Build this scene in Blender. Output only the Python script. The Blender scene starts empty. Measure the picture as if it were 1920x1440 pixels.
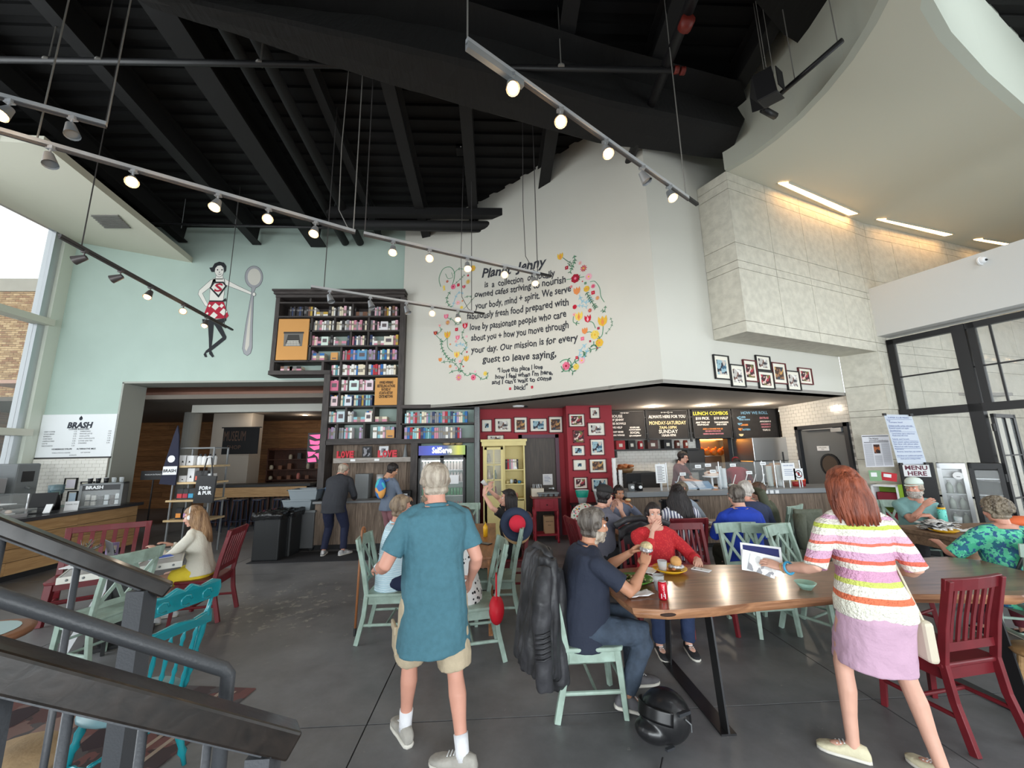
import bpy, bmesh, math, random
import numpy as np
from mathutils import Vector, Matrix, Euler, noise
from math import sin,cos
MR=Matrix.Rotation; RU=random.uniform; RR=random.random; rad=math.radians
random.seed(7)
PI=math.pi
sc=bpy.context.scene
COL=sc.collection
def V(*a): return Vector(a)
def area(name,loc,target,sx,sy,power,col):
 l=bpy.data.lights.new(name,"AREA"); l.shape="RECTANGLE"; l.size=sx; l.size_y=sy; l.energy=power; l.color=col
 o=bpy.data.objects.new(name,l); COL.objects.link(o); o.location=loc
 o.rotation_euler=(Vector(target)-Vector(loc)).to_track_quat("-Z","Z").to_euler()
 return o
DAY=(.90,.965,1)
# settings of light first: exposure, sky, window light
EXPO=0.0; WORLD=1.7
def LIGHTS():
 area('daylight_rear_windows',(0,-6.5,1.7),(0,5,1.8),13,3.2,1230,DAY)
 area('daylight_left_windows',(-9.9,3.0,3.2),(0,4.5,2.0),7,5,450,DAY)
 area('daylight_right_windows',(9.6,1.6,2.2),(2,5,1.5),5,3.6,260,DAY)
 area('daylight_roof_light',(6.9,1.2,8.7),(7.2,4.5,7.6),3,2,260,DAY)
# ------------------------------------------------------------------ camera
FPX=721.0; CAMZ=1.8
_up=Vector((-76.0,4031.0,-FPX)).normalized()
_fw=(Vector((0,0,-1))-_up*Vector((0,0,-1)).dot(_up)).normalized()
_rt=_fw.cross(_up); _yw=rad(2.7)
_X=_rt*cos(_yw)+_fw*sin(_yw); _Y=_fw*cos(_yw)-_rt*sin(_yw)
CR=Matrix((_X,_Y,_up))
cam_data=bpy.data.cameras.new('camera'); cam=bpy.data.objects.new('camera',cam_data); COL.objects.link(cam)
cam_data.sensor_width=36; cam_data.lens=36*FPX/1920; cam_data.clip_start=.05; cam_data.clip_end=200
cam.matrix_world=Matrix.Translation((0,0,CAMZ))@CR.to_4x4(); sc.camera=cam
# turning measured image points of the photograph into points on known planes of the room
def ray(x,y): return CR@Vector((x-960,-(y-720),-FPX))
def atz(x,y,z): d=ray(x,y); return Vector((0,0,CAMZ))+d*((z-CAMZ)/d.z)
def aty(x,y,Y): d=ray(x,y); return Vector((0,0,CAMZ))+d*(Y/d.y)
def atx(x,y,X): d=ray(x,y); return Vector((0,0,CAMZ))+d*(X/d.x)
def atpl(x,y,a,b):
 n=Vector((-(b[1]-a[1]),b[0]-a[0])); d=ray(x,y); t=n.dot(Vector(a[:2]))/n.dot(d.xy); return Vector((0,0,CAMZ))+d*t
# ------------------------------------------------------------------ world, daylight, exposure
sc.view_settings.view_transform='Standard'; sc.view_settings.look='None'; sc.view_settings.gamma=1
sc.view_settings.use_curve_mapping=False; sc.view_settings.exposure=EXPO
w=bpy.data.worlds.new('overcast_sky'); sc.world=w; w.use_nodes=True
nt=w.node_tree; bg=nt.nodes['Background']; bg.inputs[0].default_value=(.92,.97,1,1); bg.inputs[1].default_value=WORLD
sc.cycles.max_bounces=7; sc.cycles.diffuse_bounces=4; sc.cycles.glossy_bounces=3; sc.cycles.transparent_max_bounces=12
sc.cycles.use_denoising=True; sc.cycles.caustics_reflective=False; sc.cycles.caustics_refractive=False; sc.cycles.sample_clamp_indirect=6
LIGHTS()
# ------------------------------------------------------------------ materials
MATS={}
def mat(name,col=(.5,.5,.5),rough=.6,metal=0,bump=0,bscale=60,var=0,vscale=4,vcol=None,emit=0,trans=0,ior=1.45,alpha=1,spec=.5,stretch=None,coat=0,detail=3,sheen=0):
 if name in MATS: return MATS[name]
 m=bpy.data.materials.new(name); MATS[name]=m; m.use_nodes=True; t=m.node_tree; b=t.nodes['Principled BSDF']
 c=tuple(col)+(1,)
 b.inputs['Base Color'].default_value=c; b.inputs['Roughness'].default_value=rough; b.inputs['Metallic'].default_value=metal
 b.inputs['Specular IOR Level'].default_value=spec; b.inputs['IOR'].default_value=ior
 if coat: b.inputs['Coat Weight'].default_value=coat; b.inputs['Coat Roughness'].default_value=.15
 if sheen: b.inputs['Sheen Weight'].default_value=sheen
 if emit: b.inputs['Emission Color'].default_value=c; b.inputs['Emission Strength'].default_value=emit
 if trans: b.inputs['Transmission Weight'].default_value=trans
 if alpha<1: b.inputs['Alpha'].default_value=alpha
 if bump or var:
  tc=t.nodes.new('ShaderNodeTexCoord'); src=tc.outputs['Object']
  if stretch:
   mp=t.nodes.new('ShaderNodeMapping'); mp.inputs['Scale'].default_value=stretch; t.links.new(src,mp.inputs[0]); src=mp.outputs[0]
 if var:
  n=t.nodes.new('ShaderNodeTexNoise'); n.inputs['Scale'].default_value=vscale; n.inputs['Detail'].default_value=detail; t.links.new(src,n.inputs['Vector'])
  r=t.nodes.new('ShaderNodeValToRGB'); v=vcol if vcol else tuple(max(0,x*(1-var)) for x in col)
  r.color_ramp.elements[0].position=.35; r.color_ramp.elements[1].position=.65
  r.color_ramp.elements[0].color=tuple(v)+(1,); r.color_ramp.elements[1].color=c
  t.links.new(n.outputs['Fac'],r.inputs[0]); t.links.new(r.outputs[0],b.inputs['Base Color'])
 if bump:
  n=t.nodes.new('ShaderNodeTexNoise'); n.inputs['Scale'].default_value=bscale; n.inputs['Detail'].default_value=4; t.links.new(src,n.inputs['Vector'])
  bp=t.nodes.new('ShaderNodeBump'); bp.inputs['Strength'].default_value=bump; bp.inputs['Distance'].default_value=.02
  t.links.new(n.outputs['Fac'],bp.inputs['Height']); t.links.new(bp.outputs[0],b.inputs['Normal'])
 return m
def wood(name,c1,c2,scale=(1,12,12),rough=.45,bump=.15,wscale=3,coat=0):
 """grain runs along the axis with the small scale"""
 if name in MATS: return MATS[name]
 m=mat(name,c1,rough,coat=coat); t=m.node_tree; b=t.nodes['Principled BSDF']
 tc=t.nodes.new('ShaderNodeTexCoord'); mp=t.nodes.new('ShaderNodeMapping'); mp.inputs['Scale'].default_value=scale
 oi=t.nodes.new('ShaderNodeObjectInfo'); 
 n=t.nodes.new('ShaderNodeTexNoise'); n.noise_dimensions='4D'; n.inputs['Scale'].default_value=wscale; n.inputs['Detail'].default_value=6; n.inputs['Distortion'].default_value=.6
 ml=t.nodes.new('ShaderNodeMath'); ml.operation='MULTIPLY'; ml.inputs[1].default_value=20; t.links.new(oi.outputs['Random'],ml.inputs[0]); t.links.new(ml.outputs[0],n.inputs['W'])
 r=t.nodes.new('ShaderNodeValToRGB'); r.color_ramp.elements[0].position=.3; r.color_ramp.elements[1].position=.7
 r.color_ramp.elements[0].color=tuple(c2)+(1,); r.color_ramp.elements[1].color=tuple(c1)+(1,)
 hv=t.nodes.new('ShaderNodeHueSaturation'); mr=t.nodes.new('ShaderNodeMapRange'); mr.inputs[3].default_value=.8; mr.inputs[4].default_value=1.15
 t.links.new(oi.outputs['Random'],mr.inputs[0]); t.links.new(mr.outputs[0],hv.inputs['Value'])
 t.links.new(tc.outputs['Object'],mp.inputs[0]); t.links.new(mp.outputs[0],n.inputs['Vector']); t.links.new(n.outputs['Fac'],r.inputs[0])
 t.links.new(r.outputs[0],hv.inputs['Color']); t.links.new(hv.outputs[0],b.inputs['Base Color'])
 bp=t.nodes.new('ShaderNodeBump'); bp.inputs['Strength'].default_value=bump; bp.inputs['Distance'].default_value=.01
 t.links.new(n.outputs['Fac'],bp.inputs['Height']); t.links.new(bp.outputs[0],b.inputs['Normal'])
 return m
def bands(name,stops,rough=.8,axis=2,scale=1,off=0,wob=0,bump=.3,wave=0):
 """cloth with flat bands of colour; stops = [(pos 0..1, colour)] along object axis*scale+off ; repeats"""
 if name in MATS: return MATS[name]
 m=mat(name,(1,1,1),rough); t=m.node_tree; b=t.nodes['Principled BSDF']
 tc=t.nodes.new('ShaderNodeTexCoord'); sp=t.nodes.new('ShaderNodeSeparateXYZ'); t.links.new(tc.outputs['Object'],sp.inputs[0])
 s=sp.outputs[axis]
 if wob:
  n=t.nodes.new('ShaderNodeTexNoise'); n.inputs['Scale'].default_value=9; t.links.new(tc.outputs['Object'],n.inputs['Vector'])
  a=t.nodes.new('ShaderNodeMath'); a.operation='MULTIPLY_ADD'; a.inputs[1].default_value=wob; t.links.new(n.outputs['Fac'],a.inputs[0]); t.links.new(s,a.inputs[2]); s=a.outputs[0]
 a=t.nodes.new('ShaderNodeMath'); a.operation='MULTIPLY_ADD'; a.inputs[1].default_value=scale; a.inputs[2].default_value=off; t.links.new(s,a.inputs[0])
 f=t.nodes.new('ShaderNodeMath'); f.operation='FRACT'; t.links.new(a.outputs[0],f.inputs[0])
 r=t.nodes.new('ShaderNodeValToRGB'); r.color_ramp.interpolation='CONSTANT'; e=r.color_ramp.elements
 while len(e)>1: e.remove(e[-1])
 e[0].position=stops[0][0]; e[0].color=tuple(stops[0][1])+(1,)
 for p,c in stops[1:]: q=e.new(p); q.color=tuple(c)+(1,)
 t.links.new(f.outputs[0],r.inputs[0]); t.links.new(r.outputs[0],b.inputs['Base Color'])
 if bump:
  n=t.nodes.new('ShaderNodeTexNoise'); n.inputs['Scale'].default_value=70; t.links.new(tc.outputs['Object'],n.inputs['Vector'])
  bp=t.nodes.new('ShaderNodeBump'); bp.inputs['Strength'].default_value=bump; bp.inputs['Distance'].default_value=.02
  t.links.new(n.outputs['Fac'],bp.inputs['Height']); t.links.new(bp.outputs[0],b.inputs['Normal'])
 return m
def cells(name,cols,scale=12,rough=.7,stretch=(1,1,1),base=None,thr=.5,dist=0):
 """print of coloured cells (flowers, blotches) on cloth"""
 if name in MATS: return MATS[name]
 m=mat(name,cols[0],rough); t=m.node_tree; b=t.nodes['Principled BSDF']
 tc=t.nodes.new('ShaderNodeTexCoord'); src=tc.outputs['Object']
 if dist:
  nn=t.nodes.new('ShaderNodeTexNoise'); nn.inputs['Scale'].default_value=scale; t.links.new(src,nn.inputs['Vector'])
  mx=t.nodes.new('ShaderNodeVectorMath'); mx.operation='MULTIPLY_ADD'; mx.inputs[1].default_value=(dist,)*3; t.links.new(nn.outputs['Color'],mx.inputs[0]); t.links.new(src,mx.inputs[2]); src=mx.outputs[0]
 v=t.nodes.new('ShaderNodeTexVoronoi'); v.inputs['Scale'].default_value=scale; t.links.new(src,v.inputs['Vector'])
 sp=t.nodes.new('ShaderNodeSeparateColor'); t.links.new(v.outputs['Color'],sp.inputs[0])
 r=t.nodes.new('ShaderNodeValToRGB'); r.color_ramp.interpolation='CONSTANT'; e=r.color_ramp.elements
 while len(e)>1: e.remove(e[-1])
 e[0].position=0; e[0].color=tuple(cols[0])+(1,)
 for i,c in enumerate(cols[1:],1): q=e.new(i/len(cols)); q.color=tuple(c)+(1,)
 t.links.new(sp.outputs[0],r.inputs[0]); out=r.outputs[0]
 if base is not None:
  g=t.nodes.new('ShaderNodeMath'); g.operation='LESS_THAN'; g.inputs[1].default_value=thr; t.links.new(v.outputs['Distance'],g.inputs[0])
  mx=t.nodes.new('ShaderNodeMix'); mx.data_type='RGBA'; t.links.new(g.outputs[0],mx.inputs[0]); mx.inputs[6].default_value=tuple(base)+(1,); t.links.new(out,mx.inputs[7]); out=mx.outputs[2]
 t.links.new(out,b.inputs['Base Color']); return m
# ------------------------------------------------------------------ mesh builder
class MB:
 def __init__(s): s.v=[]; s.f=[]; s.m=[]; s.k=0
 def add(s,vs,fs,mi=None):
  o=len(s.v); s.v+= [tuple(v) for v in vs]; s.f+=[tuple(i+o for i in f) for f in fs]; s.m+=[s.k if mi is None else mi]*len(fs); return s
 def box(s,c,d,rz=0,M=None,mi=None):
  x,y,z=d[0]/2,d[1]/2,d[2]/2
  vs=[Vector(q) for q in ((-x,-y,-z),(x,-y,-z),(x,y,-z),(-x,y,-z),(-x,-y,z),(x,-y,z),(x,y,z),(-x,y,z))]
  if M is not None: vs=[M@q for q in vs]
  if rz: R=MR(rz,3,'Z'); vs=[R@q for q in vs]
  c=Vector(c); return s.add([q+c for q in vs],[(0,3,2,1),(4,5,6,7),(0,1,5,4),(1,2,6,5),(2,3,7,6),(3,0,4,7)],mi)
 def bb(s,a,b,mi=None):
  a=Vector(a);b=Vector(b); return s.box((a+b)/2,[abs(q) for q in (b-a)],mi=mi)
 def beam(s,a,b,w,h,upv=(0,0,1),mi=None,w2=None,h2=None):
  a=Vector(a);b=Vector(b);d=(b-a); u=d.normalized(); r=u.cross(Vector(upv))
  if r.length<1e-4: r=u.cross(Vector((0,1,0)))
  r.normalize(); t=r.cross(u); w2=w if w2 is None else w2; h2=h if h2 is None else h2
  vs=[a-r*w/2-t*h/2,a+r*w/2-t*h/2,a+r*w/2+t*h/2,a-r*w/2+t*h/2,b-r*w2/2-t*h2/2,b+r*w2/2-t*h2/2,b+r*w2/2+t*h2/2,b-r*w2/2+t*h2/2]
  return s.add(vs,[(0,3,2,1),(4,5,6,7),(0,1,5,4),(1,2,6,5),(2,3,7,6),(3,0,4,7)],mi)
 def cyl(s,a,b,r,r2=None,n=10,mi=None,cap=True):
  a=Vector(a);b=Vector(b); r2=r if r2 is None else r2; u=(b-a).normalized(); p=u.orthogonal().normalized(); q=u.cross(p)
  vs=[];
  for c,rr in ((a,r),(b,r2)):
   for i in range(n): t=2*PI*i/n; vs.append(c+(p*cos(t)+q*sin(t))*rr)
  fs=[(i,(i+1)%n,n+(i+1)%n,n+i) for i in range(n)]
  if cap: fs+=[tuple(range(n))[::-1],tuple(range(n,2*n))]
  return s.add(vs,fs,mi)
 def tube(s,pts,r,n=8,mi=None,rr=None,flat=1.0):
  pts=[Vector(p) for p in pts]; N=len(pts); vs=[]; 
  t0=(pts[1]-pts[0]).normalized(); p=t0.orthogonal().normalized()
  for i,c in enumerate(pts):
   t=((pts[min(i+1,N-1)]-pts[max(i-1,0)])).normalized(); p=(p-t*p.dot(t)).normalized(); q=t.cross(p); R=r if rr is None else rr[i]
   for k in range(n): a=2*PI*k/n; vs.append(c+(p*cos(a)*flat+q*sin(a))*R)
  fs=[(i*n+k,i*n+(k+1)%n,(i+1)*n+(k+1)%n,(i+1)*n+k) for i in range(N-1) for k in range(n)]
  fs+=[tuple(range(n))[::-1],tuple(range((N-1)*n,N*n))]
  return s.add(vs,fs,mi)
 def lathe(s,prof,c=(0,0,0),n=16,mi=None,cap=True,M=None):
  c=Vector(c); vs=[]
  for r,z in prof:
   for k in range(n):
    a=2*PI*k/n; q=Vector((r*cos(a),r*sin(a),z)); q=M@q if M is not None else q; vs.append(q+c)
  N=len(prof); fs=[(i*n+k,i*n+(k+1)%n,(i+1)*n+(k+1)%n,(i+1)*n+k) for i in range(N-1) for k in range(n)]
  if cap: fs+=[tuple(range(n))[::-1],tuple(range((N-1)*n,N*n))]
  return s.add(vs,fs,mi)
 def prism(s,pts,d,mi=None):
  """closed outline of 3-D points, extruded by vector d"""
  pts=[Vector(p) for p in pts]; d=Vector(d); n=len(pts)
  return s.add(pts+[p+d for p in pts],[tuple(range(n))[::-1],tuple(range(n,2*n))]+[(i,(i+1)%n,n+(i+1)%n,n+i) for i in range(n)],mi)
 def ell(s,c,r,n=12,m=8,M=None,mi=None):
  c=Vector(c); vs=[]; 
  for i in range(m+1):
   th=PI*i/m
   for k in range(n):
    a=2*PI*k/n; q=Vector((r[0]*sin(th)*cos(a),r[1]*sin(th)*sin(a),r[2]*cos(th))); q=M@q if M is not None else q; vs.append(q+c)
  return s.add(vs,[(i*n+k,(i+1)*n+k,(i+1)*n+(k+1)%n,i*n+(k+1)%n) for i in range(m) for k in range(n)],mi)
 def quad(s,a,b,c,d,mi=None): return s.add([a,b,c,d],[(0,1,2,3)],mi)
 def grid(s,fn,nu,nv,mi=None,close=False):
  vs=[fn(i/nu,j/nv) for j in range(nv+1) for i in range(nu+1)]; w=nu+1
  return s.add(vs,[(j*w+i,j*w+i+1,(j+1)*w+i+1,(j+1)*w+i) for j in range(nv) for i in range(nu)],mi)
 def mesh(s,name,mats,smooth=False):
  me=bpy.data.meshes.new(name); me.from_pydata(s.v,[],s.f)
  for q in (mats if isinstance(mats,(list,tuple)) else [mats]): me.materials.append(q)
  if any(s.m): me.polygons.foreach_set('material_index',s.m)
  me.validate(); 
  if smooth: me.polygons.foreach_set('use_smooth',[True]*len(me.polygons))
  return me
def ob(name,me,parent=None,bev=0,solid=0,sub=0):
 o=bpy.data.objects.new(name,me); COL.objects.link(o)
 if parent: o.parent=parent
 if solid: q=o.modifiers.new('s','SOLIDIFY'); q.thickness=solid; q.offset=0
 if sub: q=o.modifiers.new('u','SUBSURF'); q.levels=sub; q.render_levels=sub
 if bev: q=o.modifiers.new('b','BEVEL'); q.width=bev; q.segments=2; q.limit_method='ANGLE'; q.angle_limit=.6
 return o
def part(name,mb,mats,parent,smooth=False,bev=0,label=None,**k):
 o=ob(name,mb.mesh(name,mats,smooth) if isinstance(mb,MB) else mb,parent,bev,**k)
 if label: o['label']=label
 return o
def T(name,label,cat,loc=(0,0,0),rz=0,group=None):
 o=bpy.data.objects.new(name,None); COL.objects.link(o); o.location=loc; o.rotation_euler=(0,0,rz); o.empty_display_size=.1
 o['label']=label; o['category']=cat
 if group: o['group']=group
 return o
def solo(name,label,cat,mb,mats,group=None,smooth=False,bev=0,loc=(0,0,0),rz=0,kind=None,**k):
 o=ob(name,mb.mesh(name,mats,smooth) if isinstance(mb,MB) else mb,None,bev,**k); o.location=loc; o.rotation_euler=(0,0,rz); o['label']=label; o['category']=cat
 if group: o['group']=group
 if kind: o['kind']=kind
 return o
def S(name,mb,mats,smooth=False,bev=0,parent=None,label=None,**k):
 o=ob(name,mb.mesh(name,mats,smooth),parent,bev,**k)
 if not parent: o['kind']='structure'
 if label: o['label']=label
 return o
def dup(o,loc=None,rz=None,label=None,group=None,parent=None):
 c=o.copy(); COL.objects.link(c); c.parent=parent
 for ch in list(o.children): dup(ch,parent=c)
 if loc is not None: c.location=loc
 if rz is not None: c.rotation_euler=(0,0,rz)
 if label: c['label']=label
 if group: c['group']=group
 return c
def kids(k): 
 return k
# text as flat mesh, mapped point by point on to a surface
def txt(mb,s,size,fn,shear=0,align='CENTER',bold=0,mi=None,space=1,fit=None,rot=0):
 """letters cut as flat mesh; fn maps (u,v) to a point; fit = width the line must have"""
 global TXT_SC
 cu=bpy.data.curves.new('t','FONT'); cu.body=s; cu.size=size; cu.shear=shear; cu.align_x=align; cu.offset=bold; cu.space_character=space; cu.resolution_u=2
 o=bpy.data.objects.new('t',cu); TXT_SC.collection.objects.link(o); vl=TXT_SC.view_layers[0]; vl.update()
 dg=vl.depsgraph; me=bpy.data.meshes.new_from_object(o.evaluated_get(dg))
 vs=[(q.co.x,q.co.y) for q in me.vertices]; fs=[tuple(p.vertices) for p in me.polygons]
 if vs:
  k=1
  if fit:
   xs=[a for a,b in vs]; k=fit/max(1e-6,max(xs)-min(xs))
  cr,sr=cos(rot),sin(rot)
  mb.add([fn(a*k*cr-b*sr,a*k*sr+b*cr) for a,b in vs],fs,mi)
 bpy.data.objects.remove(o); bpy.data.curves.remove(cu); bpy.data.meshes.remove(me)
TXT_SC=bpy.data.scenes.new('tmp_letters')
def plane_fn(o,ux,uy): 
 o=Vector(o);ux=Vector(ux);uy=Vector(uy); return lambda a,b:o+ux*a+uy*b
# ------------------------------------------------------------------ palette
def rgb(r,g,b): return tuple(((c/255)/12.92 if c/255<=.04045 else ((c/255+.055)/1.055)**2.4) for c in (r,g,b))
m_teal=mat('sage_plaster',rgb(178,197,188),.85,var=.05,vscale=1.2,bump=.04,bscale=40)
m_white=mat('warm_white_plaster',rgb(207,206,197),.85,var=.03,vscale=.8,bump=.03,bscale=40)
m_ceilw=mat('white_ceiling_plaster',rgb(206,204,188),.9)
m_black=mat('black_metal',rgb(28,28,30),.45)
m_blackm=mat('black_roof_steel',rgb(19,19,20),.7)
m_deckm=mat('black_roof_deck',rgb(9,9,10),.8)
m_fabric=mat('black_duct_wrap',rgb(27,27,27),.95,bump=.5,bscale=7,stretch=(3,.6,1))
m_alu=mat('brushed_aluminium',rgb(190,195,198),.35,metal=.7)
m_grey=mat('grey_painted_metal',rgb(120,124,126),.5)
m_lime=mat('limestone',rgb(208,204,190),.8,var=.16,vscale=9,bump=.35,bscale=35,detail=8)
m_limed=mat('limestone_backing',rgb(120,112,98),.9)
m_red=mat('oxblood_paint',rgb(150,42,52),.7,bump=.03)
m_darkwood=wood('dark_stained_wood',rgb(74,68,66),rgb(44,40,39),(8,8,1.2),.6)
m_darkwoodh=wood('dark_stained_wood_h',rgb(74,68,66),rgb(44,40,39),(1.2,8,8),.6)
m_barn=wood('weathered_barn_board',rgb(150,132,116),rgb(98,84,74),(14,14,1.2),.75,.4)
m_oak=wood('honey_oak_board',rgb(196,158,110),rgb(160,122,80),(1.2,14,14),.5)
m_oaky=wood('honey_oak_board_y',rgb(196,158,110),rgb(160,122,80),(14,1.2,14),.5)
m_tile=mat('white_glazed_tile',rgb(226,224,216),.18); m_grout=mat('tile_grout',rgb(176,172,164),.9)
m_glass=mat('window_glass',(.95,1,1),.02,alpha=.10,spec=.6)
m_paper=mat('white_paper',rgb(236,238,240),.8)
m_ink=mat('black_ink',rgb(30,30,34),.8)
# concrete floor: slabs with sawn joints
def floor_mat():
 m=mat('polished_dark_concrete',rgb(90,90,90),.38); t=m.node_tree; b=t.nodes['Principled BSDF']
 g=t.nodes.new('ShaderNodeNewGeometry'); n=t.nodes.new('ShaderNodeTexNoise'); n.inputs['Scale'].default_value=.9; n.inputs['Detail'].default_value=9; n.inputs['Roughness'].default_value=.68
 t.links.new(g.outputs['Position'],n.inputs['Vector'])
 r=t.nodes.new('ShaderNodeValToRGB'); e=r.color_ramp.elements; e[0].position=.3; e[0].color=rgb(88,88,90)+(1,); e[1].position=.7; e[1].color=rgb(134,134,136)+(1,)
 t.links.new(n.outputs['Fac'],r.inputs[0])
 n2=t.nodes.new('ShaderNodeTexNoise'); n2.inputs['Scale'].default_value=7; n2.inputs['Detail'].default_value=8; n2.inputs['Roughness'].default_value=.7
 t.links.new(g.outputs['Position'],n2.inputs['Vector'])
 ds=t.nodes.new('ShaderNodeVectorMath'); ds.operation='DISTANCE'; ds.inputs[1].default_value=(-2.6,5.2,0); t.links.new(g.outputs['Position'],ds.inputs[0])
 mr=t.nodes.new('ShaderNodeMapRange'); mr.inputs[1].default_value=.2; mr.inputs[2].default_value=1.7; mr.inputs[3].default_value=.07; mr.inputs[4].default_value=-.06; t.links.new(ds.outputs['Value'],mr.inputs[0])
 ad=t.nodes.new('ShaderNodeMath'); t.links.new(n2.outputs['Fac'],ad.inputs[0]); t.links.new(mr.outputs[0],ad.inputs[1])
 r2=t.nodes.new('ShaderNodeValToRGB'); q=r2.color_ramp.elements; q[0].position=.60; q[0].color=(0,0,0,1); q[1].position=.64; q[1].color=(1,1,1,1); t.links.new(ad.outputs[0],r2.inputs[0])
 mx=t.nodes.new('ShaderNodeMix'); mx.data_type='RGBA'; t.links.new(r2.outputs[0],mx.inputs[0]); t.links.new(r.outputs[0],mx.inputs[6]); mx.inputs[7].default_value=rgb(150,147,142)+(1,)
 t.links.new(mx.outputs[2],b.inputs['Base Color'])
 mr2=t.nodes.new('ShaderNodeMapRange'); mr2.inputs[3].default_value=.28; mr2.inputs[4].default_value=.55; t.links.new(n.outputs['Fac'],mr2.inputs[0]); t.links.new(mr2.outputs[0],b.inputs['Roughness'])
 return m
m_floor=floor_mat()
fl=S('floor',MB().bb((-24,-9,-.3),(17,20,-.02)),mat('joint_dark',rgb(30,30,30),.9))
xs=[-20.0,-15.29,-11.69,-8.09,-4.49,-.89,2.71,6.31,9.91,13.5]; ys=[-8,-4.2,-.6,3.02,6.62,10.2,14,18]
for i in range(len(xs)-1):
 for j in range(len(ys)-1):
  part('concrete_slab',MB().bb((xs[i]+.005,ys[j]+.005,-.03),(xs[i+1]-.005,ys[j+1]-.005,0)),m_floor,fl)
# ------------------------------------------------------------------ roof: sloping black deck, joists, ducts, pipes
def deckz(y): return 8.53-.14*y
mb=MB(); n=150; 
for i in range(n):
 y0=-9+i*.125; z=deckz(y0); h=.05 if i%2 else 0; mb.add([(-10.0,y0,z+h),(9,y0,z+h),(9,y0+.125,z-.0175+h),(-10.0,y0+.125,z-.0175+h)],[(3,2,1,0)])
 mb.add([(-10.0,y0,z),(9,y0,z),(9,y0,z+.05),(-10.0,y0,z+.05)],[(0,1,2,3)])
mb.add([(-10.0,-9,deckz(-9)+.3),(9,-9,deckz(-9)+.3),(9,9.75,deckz(9.75)+.3),(-10.0,9.75,deckz(9.75)+.3)],[(0,1,2,3)])
ceil=S('ceiling',mb,m_deckm)
for x,wd,dp in ((-9.0,.2,.4),(-7.36,.2,.4),(-5.65,.2,.45),(-4.2,.36,.5),(-2.75,.14,.25),(-1.57,.2,.45),(-.42,.2,.42),(1.05,.22,.45),(2.45,.2,.42),(3.9,.2,.42)):
 m=MB(); ya,yb=-8.5,8.75
 for o_,ww in ((-.0,wd),(-dp,wd)): m.beam((x,ya,deckz(ya)+o_-.02),(x,yb,deckz(yb)+o_-.02),ww,.03)
 m.beam((x,ya,deckz(ya)-dp/2-.02),(x,yb,deckz(yb)-dp/2-.02),.03,dp)
 part('roof_joist',m,m_blackm,ceil)
for x in (-3.55,-3.2):
 solo('roof_pipe','black roof pipe on the %s side of the pipe pair above the bookcase'%('outer' if x<-3.4 else 'inner'),'pipe',MB().cyl((x,-8,deckz(-8)-.45),(x,8.7,deckz(8.7)-.45),.09,n=12),m_blackm,smooth=True)
# fabric-wrapped duct
lo=[(120,-60),(280,15),(690,150),(905,213),(1120,272),(1362,303)]; up=[(330,-60),(420,0),(700,30),(880,62),(1150,140),(1405,207)]
Z=6.75
A=[atz(*p,Z) for p in lo]; B=[atz(*p,Z) for p in up]; mb=MB(); N=len(A)
def lerp(a,b,t): return a+(b-a)*t
rings=[]
for i in range(N-1):
 for k in range(6):
  t=k/6; a=A[i].lerp(A[i+1],t); b=B[i].lerp(B[i+1],t); rings.append((a,b))
rings.append((A[-1],B[-1])); vs=[]
for i,(a,b) in enumerate(rings):
 tp=V(0,0,CAMZ)+(b-V(0,0,CAMZ))*((Z+.6-CAMZ)/(Z-CAMZ)); wv=.012*sin(i*1.7)
 for p in (a+V(0,0,.04),a.lerp(b,.04)+V(0,0,wv),a.lerp(b,.3)+V(0,0,-.02-wv),a.lerp(b,.6)+V(0,0,wv),a.lerp(b,.66)+V(0,0,.04),tp+V(0,0,wv),a.lerp(b,.9)+V(0,0,.62),a+V(0,0,.62)): vs.append(p)
fs=[(i*8+k,i*8+(k+1)%8,(i+1)*8+(k+1)%8,(i+1)*8+k) for i in range(len(rings)-1) for k in range(8)]+[tuple(range(8))[::-1],tuple(range(len(rings)*8-8,len(rings)*8))]
mb.add(vs,fs); solo('air_duct','wide black fabric-wrapped air duct crossing below the black roof deck','duct',mb,m_fabric)
e=atz(1421,205,Z); f_=atz(1375,303,Z)
solo('air_duct','angular black duct end box hanging in the corner by the pale curved fascia','duct',MB().prism([atz(1380,-40,7.4),atz(1570,-40,7.4),atz(1590,45,7.4),atz(1535,105,7.4),atz(1470,65,7.4)],(0,0,.5)),m_fabric)
# long frontal ducts by the mural wall
Yd=7.55
a=aty(612,392,Yd); b=aty(1036,393,Yd)
mb=MB(); pts=[V(a.x,Yd,a.z+.07),V(b.x-.05,Yd,a.z+.07),V(b.x,Yd,a.z+.03),V(b.x,Yd,a.z-.05),V(b.x-.6,Yd,a.z-.1),V(a.x,Yd,a.z-.1)]
solo('roof_beam','long black steel beam with cut end in front of the mural wall','beam',mb.prism(pts,(0,.16,0)),m_blackm)
a=aty(600,413,7.7); b=aty(992,408,7.7); solo('air_duct','round-ended black pipe duct under the long beam at the mural wall','duct',MB().tube([(a.x,7.85,a.z),(b.x-.3,7.85,a.z),(b.x-.1,7.85,a.z+.03),(b.x,7.85,a.z+.06)],.09,12,rr=[.1,.1,.09,.05]),m_blackm,smooth=True)
a=aty(205,427,8.3); b=aty(1012,428,7.6)
sp=T('sprinkler_pipe','thin black sprinkler pipe running flat across the sage wall below the roof','pipe',(0,0,0))
part('pipe',MB().cyl((a.x,7.9,a.z-.12),(b.x,7.9,b.z+.08),.028,n=8),m_black,sp,True)
m_redj=mat('red_pipe_coupling',rgb(110,34,26),.5)
for px in (785,822): q=aty(px,428,7.9); part('coupling',MB().cyl((q.x-.03,7.9,q.z),(q.x+.03,7.9,q.z),.036,n=10),m_redj,sp,True)
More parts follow.
